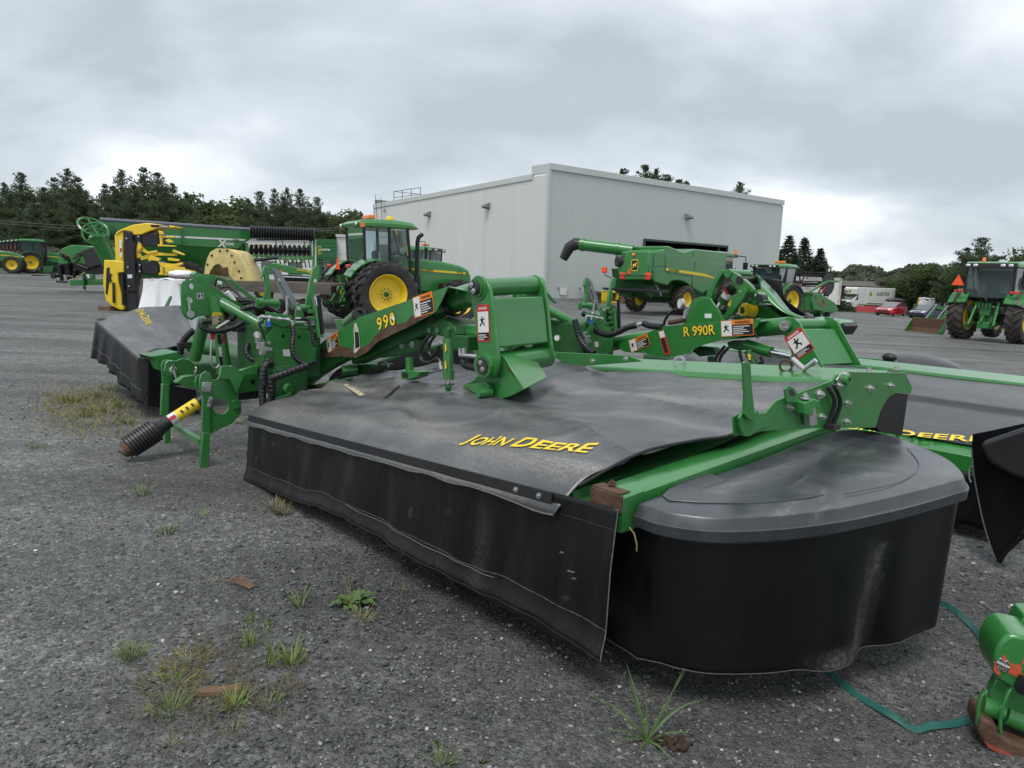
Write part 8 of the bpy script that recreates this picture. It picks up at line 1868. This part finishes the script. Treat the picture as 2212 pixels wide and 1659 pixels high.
# ================================================================== machine corner at the lower right
KF0 = dpt(ZT(1700, 1300), 2.45); KF = Frame((KF0.x, KF0.y, 0), R_(-18))
km = thing('cutterbar_corner', 'green machine corner with flaking orange paint and a rusty skid on the gravel', 'machine part', KF)
TK = lambda pts, y, d, nm, m_, bv=.006, par=None: MB().prism([KF.y(ZT(*p), y) for p in pts], (0, d, 0)).build(nm, m_, par or km, 40, bv)
TK(((1855, 500), (1880, 440), (1930, 350), (2050, 350), (2050, 560), (1900, 560)), .15, .12, 'upper_strut', GREEN)
dr0 = [(1668, 740), (1672, 690), (1690, 630), (1725, 570), (1780, 525), (1830, 513), (1920, 530), (2050, 560), (2050, 1040), (1920, 1010), (1840, 985), (1740, 935), (1690, 890), (1668, 830)]
dm = TK(dr0, .0, .20, 'rounded_cover', GREEN, .014)
FLK = mat('flaking_orange_paint', (.62, .09, .04), .55, 0, .12, 12, 0, 1, (.03, .10, .03), 26, .5)
for pts in (((1800, 755), (1890, 775), (1905, 800), (1900, 830), (1925, 860), (1920, 905), (1850, 870), (1790, 845), (1800, 800)), ((1666, 745), (1690, 745), (1705, 800), (1725, 850), (1700, 862), (1672, 830)), ((1745, 690), (1765, 690), (1770, 720), (1800, 735), (1800, 765), (1745, 740)), ((1905, 740), (1925, 730), (1925, 765), (1908, 770))):
    rp = [KF.y(ZT(*p), -.0025) for p in pts]; q_ = []
    for a, b in zip(rp, rp[1:]+rp[:1]):
        for k in range(4): p = a.lerp(b, k/4); j = .004*noise.noise(Vector((p.x*90, p.z*90, 3))); q_.append(p+Vector((j, 0, j)))
    MB().poly(q_).build('flaked_patch', FLK, dm, 0)
MB().cyl(KF.y(ZT(1685, 745), -.006), KF.y(ZT(1795, 797), -.006), .006, 10).build('hinge_pin', STEEL, dm)
for p in ((1725, 730), (1772, 752), (1712, 795), (1756, 812)): c = KF.y(ZT(*p), -.004); MB().lathe([(.004, 0), (.009, 0), (.007, .005), (.004, .005)], c, (0, -1, 0), 12, True).build('rivet', STEEL, dm)
c = KF.y(ZT(1890, 940), -.03); MB().cyl(c, c+Vector((.12, .02, -.02)), .035, 18).build('rubber_plug', BLKP, km)
TK(((1630, 1010), (1690, 885), (1840, 985), (2050, 1040), (2050, 1310), (1900, 1260), (1760, 1230), (1650, 1130)), .05, .05, 'strut_plate', GREEN)
TK(((1515, 1310), (1520, 1180), (1535, 1080), (1560, 1030), (1600, 1000), (1625, 1005), (1580, 1050), (1560, 1120), (1550, 1230), (1540, 1300)), .0, .02, 'lug_plate', GREEN)
MB().cyl(KF.y(ZT(1560, 1110), .06), KF.y(ZT(1740, 1170), .06), .038, 22).build('pivot_tube', GREEN, km); MB().cyl(KF.y(ZT(1760, 1190), .06), KF.y(ZT(2050, 1320), .06), .038, 22).build('pivot_tube', GREEN, km)
TK(((1710, 1300), (1720, 1180), (1745, 1100), (1790, 1000), (1830, 980), (1770, 1120), (1745, 1220), (1745, 1380), (1720, 1400)), -.01, .02, 'lug_plate', GREEN)
TK(((1530, 1340), (1560, 1230), (1690, 1290), (1700, 1370), (1800, 1430), (2050, 1520), (2050, 1700), (1900, 1620), (1620, 1490), (1575, 1455)), -.02, .16, 'skid', RUST, .012)
TK(((1590, 1440), (1700, 1500), (1900, 1590), (2050, 1660), (2050, 1690), (1900, 1625), (1620, 1490)), -.03, .012, 'skid_edge', mat('red_edge', (.25, .05, .03), .7, 0, .4, 20), 0)
TK(((1700, 1250), (1950, 1320), (2050, 1380), (2050, 1500), (1800, 1410), (1720, 1390)), .05, .1, 'dark_linkage', BLACK)
# strap loosely looped on the gravel
sp_ = [gpt(ZT(*p), .02) for p in ((190, 790), (260, 850), (400, 950), (560, 1060), (740, 1180), (880, 1260), (960, 1300), (1030, 1320), (1120, 1300), (1300, 1270), (1520, 1210))]
s2_ = [gpt(ZT(*p), .02) for p in ((1190, 235), (1260, 265), (1360, 320), (1450, 400), (1530, 500), (1580, 590), (1640, 615), (1720, 635))]
sto = thing('strap', 'teal green plastic strap looped loosely across the gravel', 'strap', loc=(sp_[4].x, sp_[4].y, 0))
for k, pts in enumerate((sp_, s2_)):
    P = smooth_path(pts, 6); q = MB(); rows = []
    for i, p in enumerate(P):
        t = (P[min(i+1, len(P)-1)]-P[max(i-1, 0)]).normalized(); tilt = .95+.25*math.sin(i*.21+k)
        s_ = (Vector((-t.y, t.x, 0))*math.cos(tilt)+Vector((0, 0, 1))*math.sin(tilt))*.0135
        base = p-sto.location; base.z = .018+.005*math.sin(i*.3); rows.append([base-s_, base+s_])
    q.loft(rows, cap=False, closed=False).build('strap_run', STRAP, sto, 0)
P = smooth_path(sp_, 6); c = P[31]; t = (P[33]-P[29]).normalized()
text('AAR 14', c-sto.location, t, (-t.y, t.x, .6), .045, BLKD, sto, fn=lambda x, y: c-sto.location+t*(-x)+Vector((t.y, -t.x, -.55)).normalized()*y+Vector((.0, -.004, .010)))
# ================================================================== weeds, stones and scraps on the gravel
GRS = mat('green_grass', (0.135, 0.185, 0.040), 0.7, 0, 0.3, 30)
GRY = mat('yellowing_grass', (0.21, 0.19, 0.055), 0.8, 0, 0.35, 25)
GRB = mat('dry_brown_grass', (0.12, 0.100, 0.048), 0.85, 0, 0.4, 25)
LFM = mat('weed_leaf', (0.070, 0.125, 0.032), 0.55, 0, 0.25, 20, .3, 40)
SOIL = mat('brown_soil', (0.045, 0.027, 0.016), 0.95, 0, 0.4, 40, .8, 60)
def blade(mb, o, d, L, w, droop, rnd, n=5):
    o = Vector(o); d = Vector(d).normalized(); s = d.cross(Vector((rnd.gauss(0, .3), rnd.gauss(0, .3), 1))); s = s.normalized() if s.length > .05 else Vector((1, 0, 0))
    rows = []; p = o; v = d.copy()
    for i in range(n+1):
        t = i/n; ww = w*(1-t)**.7*(.6+.8*min(1, t*4)); rows.append([p-s*ww/2, p+s*ww/2]); p = p+v*(L/n); v = (v+Vector((0, 0, -droop/n*(1+t)))).normalized()
    mb.loft(rows, cap=False, closed=False)
def tuft(pt, n, L, w, label, m_=GRS, spread=.8, droop=.9, seed=0, z=ZU, name='grass_tuft', cat='grass', rad=.03, up=1.0, group=None, stalk=0):
    rnd = random.Random(seed); p = gpt(z(*pt)); q = MB()
    for _ in range(n):
        a = rnd.uniform(0, 6.283); r = rad*math.sqrt(rnd.random()); d = Vector((math.cos(a)*spread*rnd.uniform(.2, 1.2), math.sin(a)*spread*rnd.uniform(.2, 1.2), up))
        blade(q, (math.cos(a)*r, math.sin(a)*r, -.003), d, L*rnd.uniform(.45, 1.15), w*rnd.uniform(.6, 1.2), droop*rnd.uniform(.4, 1.4), rnd)
    for k in range(stalk):
        d = Vector((rnd.uniform(-.2, .2), rnd.uniform(-.1, .3), 1)).normalized(); T = L*rnd.uniform(1.3, 1.8); q.tube([(0, 0, 0), d*T*.6, d*T], [.0016, .0012, .0006], 4)
        for j in range(26):
            c = d*T*(.62+.38*j/26); q.poly([c, c+Vector((rnd.gauss(0, .008), rnd.gauss(0, .008), .008)), c+Vector((rnd.gauss(0, .005), rnd.gauss(0, .005), .014))])
    o = q.build(name, m_, None, 0, loc=(p.x, p.y, 0)); tag(o, label, cat, group); return o
tuft((590, 470), 150, .085, .0022, 'dense fine green grass clump on bare gravel, the roundest tuft', GRS, .9, .7, 1, rad=.045)
tuft((1290, 505), 26, .14, .009, 'bright broad-bladed grass tuft beside the wood scrap', GRS, .75, .75, 2, rad=.03)
tuft((1180, 510), 20, .10, .006, 'short spiky grass tuft touching the bright broad-bladed one', GRS, .8, .6, 22, rad=.03)
tuft((1325, 250), 26, .12, .005, 'sparse spreading grass tuft next to the broad-leaved weed', GRS, 1.1, .5, 3, rad=.02)
tuft((1600, 310), 40, .09, .003, 'small yellowish grass growing under the broad-leaved weed', GRY, 1.2, .8, 4, rad=.04)
tuft((1095, 420), 22, .09, .006, 'upright green sprig behind the wood scrap patch', GRS, .5, .4, 5, stalk=2)
tuft((1195, 470), 8, .12, .004, 'lone grass stem with a long seed head', GRS, .4, .5, 6, stalk=2)
tuft((755, 710), 60, .11, .004, 'untidy grass tuft at one end of the wood scrap', GRS, 1.1, .8, 7, rad=.05, stalk=2)
tuft((1035, 690), 42, .09, .005, 'green grass tuft growing before the wood scrap', GRS, 1.0, .8, 8, rad=.04)
tuft((1270, 625), 60, .07, .003, 'brownish withered tuft beside the bright grass', GRB, 1.2, .9, 9, rad=.06)
tuft((830, 490), 110, .06, .0026, 'low withered olive patch of weeds behind the wood scrap', GRY, 1.4, .8, 10, rad=.09)
tuft((960, 450), 90, .07, .0026, 'low brownish weeds between the round clump and the tall stem', GRB, 1.3, .7, 11, rad=.09)
tuft((740, 600), 130, .055, .0024, 'matted dull weeds beside the wood scrap', GRY, 1.5, .9, 12, rad=.12)
tuft((1180, 690), 40, .05, .004, 'tiny leafy weed scattered right of the wood scrap patch', GRS, 1.3, .7, 13, rad=.07)
tuft((1020, 820), 14, .10, .003, 'thin wiry grass standing alone before the weed patch', GRY, .5, .4, 14, stalk=1)
tuft((760, 860), 22, .05, .0025, 'tiny pale tuft on the gravel before the weed patch', GRY, 1.0, .7, 15, rad=.03)
tuft((1950, 945), 34, .07, .004, 'small grass tuft with one tall stem near the mower shadow', GRS, 1.0, .7, 16, rad=.025, stalk=1)
tuft((1605, 400), 18, .03, .0025, 'tiny dry sprig below the broad-leaved weed', GRB, 1.0, .7, 17)
tuft((920, 150), 30, .04, .0025, 'faint green fuzz beside the curled bark strip', GRY, 1.3, .8, 18, rad=.05)
tuft((1775, 180), 10, .04, .004, 'tiny seedling in the shade of the front curtain', GRS, .9, .6, 19)
for i, (x, y, n, L, lab, m_) in enumerate([(150, 868, 120, .20, 'wide yellow grass tuft opposite the far curtain corner', GRY), (205, 890, 90, .16, 'yellow-green tuft nearer the far curtain', GRY), (240, 845, 70, .18, 'grass tuft against the far curtain edge', GRS), (275, 915, 60, .14, 'small tuft just before the driveshaft', GRS), (200, 860, 70, .14, 'dry tuft between the yellow tufts', GRB), (80, 968, 30, .10, 'isolated small tuft out on the open gravel', GRS), (308, 1068, 34, .11, 'green tuft below the driveshaft end', GRS), (360, 1150, 36, .13, 'flat spreading tuft left of the front curtain', GRS), (440, 1117, 24, .07, 'small upright tuft beside the flat spreading one', GRS), (590, 1098, 70, .09, 'dull grass tuft at the foot of the front curtain', GRY), (610, 1110, 60, .07, 'low grass creeping under the front curtain', GRB), (30, 835, 20, .06, 'faint tuft by the far gravel track', GRY), (520, 915, 60, .10, 'grass growing under the headstock plate', GRS), (560, 905, 50, .10, 'yellow grass under the headstock hoses', GRY), (180, 900, 80, .12, 'straw-coloured tuft at the front of the yellow tufts', GRY), (260, 880, 60, .15, 'grass blades leaning on the far curtain hem', GRS), (310, 930, 50, .10, 'thin grass between the far curtain and the driveshaft', GRY)]):
    tuft((x, y), n, L, .005, lab, m_, 1.0, .8, 30+i, z=ZZ, rad=.12 if n > 60 else .05)
tuft((1530, 1365), 12, .12, .006, 'few grass leaves caught on the bent rear guard', GRS, .9, .9, 60, z=ZZ) if False else None
# matted yellow growth along the far curtain
q = MB(); rnd = random.Random(77)
for _ in range(2600):
    px = rnd.gauss(190, 75); py = rnd.gauss(880, 34)
    if not (60 < px < 330 and 820 < py < 960): continue
    g_ = gpt((px, py)); a = rnd.uniform(0, 6.28); blade(q, (g_.x, g_.y, -.003), (math.cos(a)*.9, math.sin(a)*.9, 1), rnd.uniform(.04, .13), .005, .8, rnd, 3)
stuff(q.build('ground_weeds', GRY, None, 0), 'matted yellowing weeds spread on the gravel along the far curtain', 'weeds')
q = MB()
for _ in range(3200):
    px = rnd.gauss(450, 130); py = rnd.gauss(1470, 55)
    if not (220 < px < 760 and 1330 < py < 1620): continue
    if noise.noise(Vector((px*.02, py*.03, 4))) < -.05: continue
    g_ = gpt((px, py)); a = rnd.uniform(0, 6.28); blade(q, (g_.x, g_.y, -.002), (math.cos(a)*1.3, math.sin(a)*1.3, 1), rnd.uniform(.015, .05), .0022, .8, rnd, 3)
stuff(q.build('ground_weeds', GRB, None, 0), 'matted brown weeds around the split piece of wood', 'weeds')
# broad-leaved weed
p = gpt(ZU(1555, 240)); wk = thing('broadleaf_weed', 'broad-leaved green weed with a seed spike on the gravel', 'weed', loc=(p.x, p.y, 0))
rnd = random.Random(8)
def leaf(mb, d, L, w, rise, curl=.5):
    d = Vector(d).normalized(); s = d.cross(Vector((0, 0, 1))).normalized()
    def f(a, b):
        t = a; ww = w*(math.sin(math.pi*min(1, t*.92+.08))**.8)*(1 if t < .97 else .3); c = d*L*t+Vector((0, 0, rise*t*L-curl*L*t*t))
        return c+s*ww*(b-.5)*2*(.5)+Vector((0, 0, abs(b-.5)*.25*ww+.006*math.sin(t*20+b*5)))
    return mb.grid(f, 10, 6)
for a, L, w, r in ((200, .12, .055, .5), (160, .09, .05, .7), (350, .14, .065, .55), (20, .13, .06, .8), (300, .07, .05, .25), (250, .07, .045, .2), (90, .08, .05, .9), (55, .10, .055, .9)):
    leaf(MB(), (math.cos(R_(a)), math.sin(R_(a)), 0), L, w, r).build('leaf', LFM, wk, 80, loc=(0, 0, .004))
for k in (0, 1): MB().tube([(.004*k, .0, 0), (-.01-.012*k, .01, .08), (-.022-.02*k, .015, .165-.03*k)], [.003, .003, .002], 6).build('seed_spike', GRY, wk)
# long-bladed weed at the front
p = gpt((1398, 1600)); lw = thing('long_weed', 'long-bladed green weed rising in front of the round skirt', 'weed', loc=(p.x, p.y, 0)); lw.scale = (1.25, 1.25, 1.15)
for a, L, w, el, dr in ((150, .22, .013, 45, .8), (175, .16, .012, 30, .9), (120, .24, .010, 65, .3), (30, .26, .014, 60, .2), (35, .20, .013, 48, 1.0), (10, .17, .014, 25, .8), (345, .15, .013, 20, .9), (200, .14, .012, 30, 1.0), (95, .17, .010, 75, .3), (60, .15, .011, 70, .6), (240, .09, .010, 20, .6), (300, .11, .011, 25, .8), (165, .20, .010, 50, .9), (20, .23, .011, 52, .9), (270, .07, .01, 15, .5), (140, .12, .012, 55, .8))[:14]:
    q = MB(); blade(q, (0, 0, 0), (math.cos(R_(a))*math.cos(R_(el)), math.sin(R_(a))*math.cos(R_(el)), math.sin(R_(el))), L, w*.62, dr*1.0, random.Random(a), 8); q.build('leaf', LFM, lw, 60)
MB().tube([(0, 0, 0), (.05, .03, .09), (.11, .06, .22)], [.004, .003, .001], 6).build('stem', LFM, lw); MB().tube([(0, 0, 0), (-.03, .02, .10), (-.06, .03, .20)], [.004, .003, .001], 6).build('stem', LFM, lw)
p = gpt((1452, 1612)); q = MB()
for k in range(40): q.ball((random.gauss(0, .03), random.gauss(0, .02), random.uniform(0, .018)), random.uniform(.006, .016), 6, 4)
o = stuff(q.build('soil_heap', SOIL, None, 60, loc=(p.x, p.y, 0)), 'small heap of brown soil beside the long-bladed weed', 'soil')
# wood scrap and bark
p0, p1 = gpt(ZU(850, 645)), gpt(ZU(1070, 622)); d = p1-p0
q = MB(); L = d.length
q.loft([[V3(x, y*(1-.5*(x < .02)), z) for y, z in ((-.018, .0), (.020, .0), (.018, .022+.004*math.sin(x*40)), (.0, .028), (-.016, .018+.003*math.sin(x*60)))] for x in [i*L/10 for i in range(11)]])
tag(q.build('wood_scrap', WOODB, None, 0, loc=(p0.x, p0.y, 0)), 'split piece of brown wood lying in the weeds', 'wood'); bpy.data.objects['wood_scrap'].rotation_euler = (0, 0, math.atan2(d.y, d.x))
p = gpt(ZU(1060, 150)); bk = thing('bark_strip', 'curled strip of reddish bark on the gravel', 'bark', loc=(p.x, p.y, 0), ang=R_(-20))
for k in range(6): MB().tube(smooth_path([V3(-.09+.01*k, .01*k-.02, .006), V3(-.02, .012*k-.03, .02+.004*k), V3(.06, .008*k-.03, .012), V3(.10, .006*k-.035, .006)], 4), [.003]*13, 5).build('bark_fibre', WOODB, bk)
p = gpt(ZU(2115, 945)); o = MB(); leaf(o, (1, .4, 0), .05, .02, .3); tag(o.build('dry_leaf', GRB, None, 60, loc=(p.x, p.y, .004)), 'single dry brown leaf on the gravel', 'leaf')
# loose stones
STN = bpy.data.materials.new('loose_stone'); STN.use_nodes = True; nb_ = STN.node_tree.nodes; at_ = nb_.new('ShaderNodeAttribute'); at_.attribute_name = 'tone'
cr_2 = nb_.new('ShaderNodeValToRGB'); STN.node_tree.links.new(at_.outputs['Fac'], cr_2.inputs[0]); STN.node_tree.links.new(cr_2.outputs[0], nb_['Principled BSDF'].inputs['Base Color']); nb_['Principled BSDF'].inputs['Roughness'].default_value = .7
el_ = cr_2.color_ramp.elements; el_[0].color = (.035, .037, .039, 1); el_[1].color = (.62, .60, .56, 1)
for pos, c in ((.5, (.085, .089, .087, 1)), (.8, (.165, .17, .165, 1)), (.93, (.33, .33, .32, 1))): e_ = el_.new(pos); e_.color = c
rnd = random.Random(11); ico = []
bmI = bmesh.new(); bmesh.ops.create_icosphere(bmI, subdivisions=1, radius=1); iv = [v.co.copy() for v in bmI.verts]; itf = [[v.index for v in f.verts] for f in bmI.faces]; bmI.free()
vs, fs, tone = [], [], []
cnt = 0
while cnt < 20000:
    px, py = rnd.uniform(-60, 2270), rnd.uniform(860, 1700); g_ = gpt((px, py))
    if not (.5 < g_.y < 11): continue
    dens = .5+.5*noise.noise(Vector((g_.x*.9, g_.y*.9, 5)))+.35*noise.noise(Vector((g_.x*2.3, g_.y*2.3, 1)))
    if rnd.random() > .25+dens: continue
    r = .0028*(1+g_.y*.16)*rnd.choice((.6, .7, .8, .8, 1, 1, 1.2, 1.5, 2.4)); i0 = len(vs); R3 = Matrix.Rotation(rnd.uniform(0, 6.28), 3, 'Z'); sx, sy, sz = rnd.uniform(.8, 1.5), rnd.uniform(.7, 1.1), rnd.uniform(.45, .8)
    t_ = rnd.random()**1.2*.9; t_ = t_ if rnd.random() < .965 else rnd.uniform(.85, 1)
    for v in iv:
        k = 1+.25*rnd.uniform(-1, 1); w = R3 @ Vector((v.x*sx*k, v.y*sy*k, v.z*sz*k)); vs.append((g_.x+w.x*r, g_.y+w.y*r, r*.25+w.z*r)); tone.append(t_)
    fs += [tuple(i0+j for j in f) for f in itf]; cnt += 1
me = bpy.data.meshes.new('gravel'); me.from_pydata(vs, [], fs); a_ = me.attributes.new('tone', 'FLOAT', 'POINT'); a_.data.foreach_set('value', tone); me.materials.append(STN)
o = bpy.data.objects.new('gravel', me); COL.objects.link(o); stuff(o, 'loose grey and white stones strewn over the yard', 'gravel')
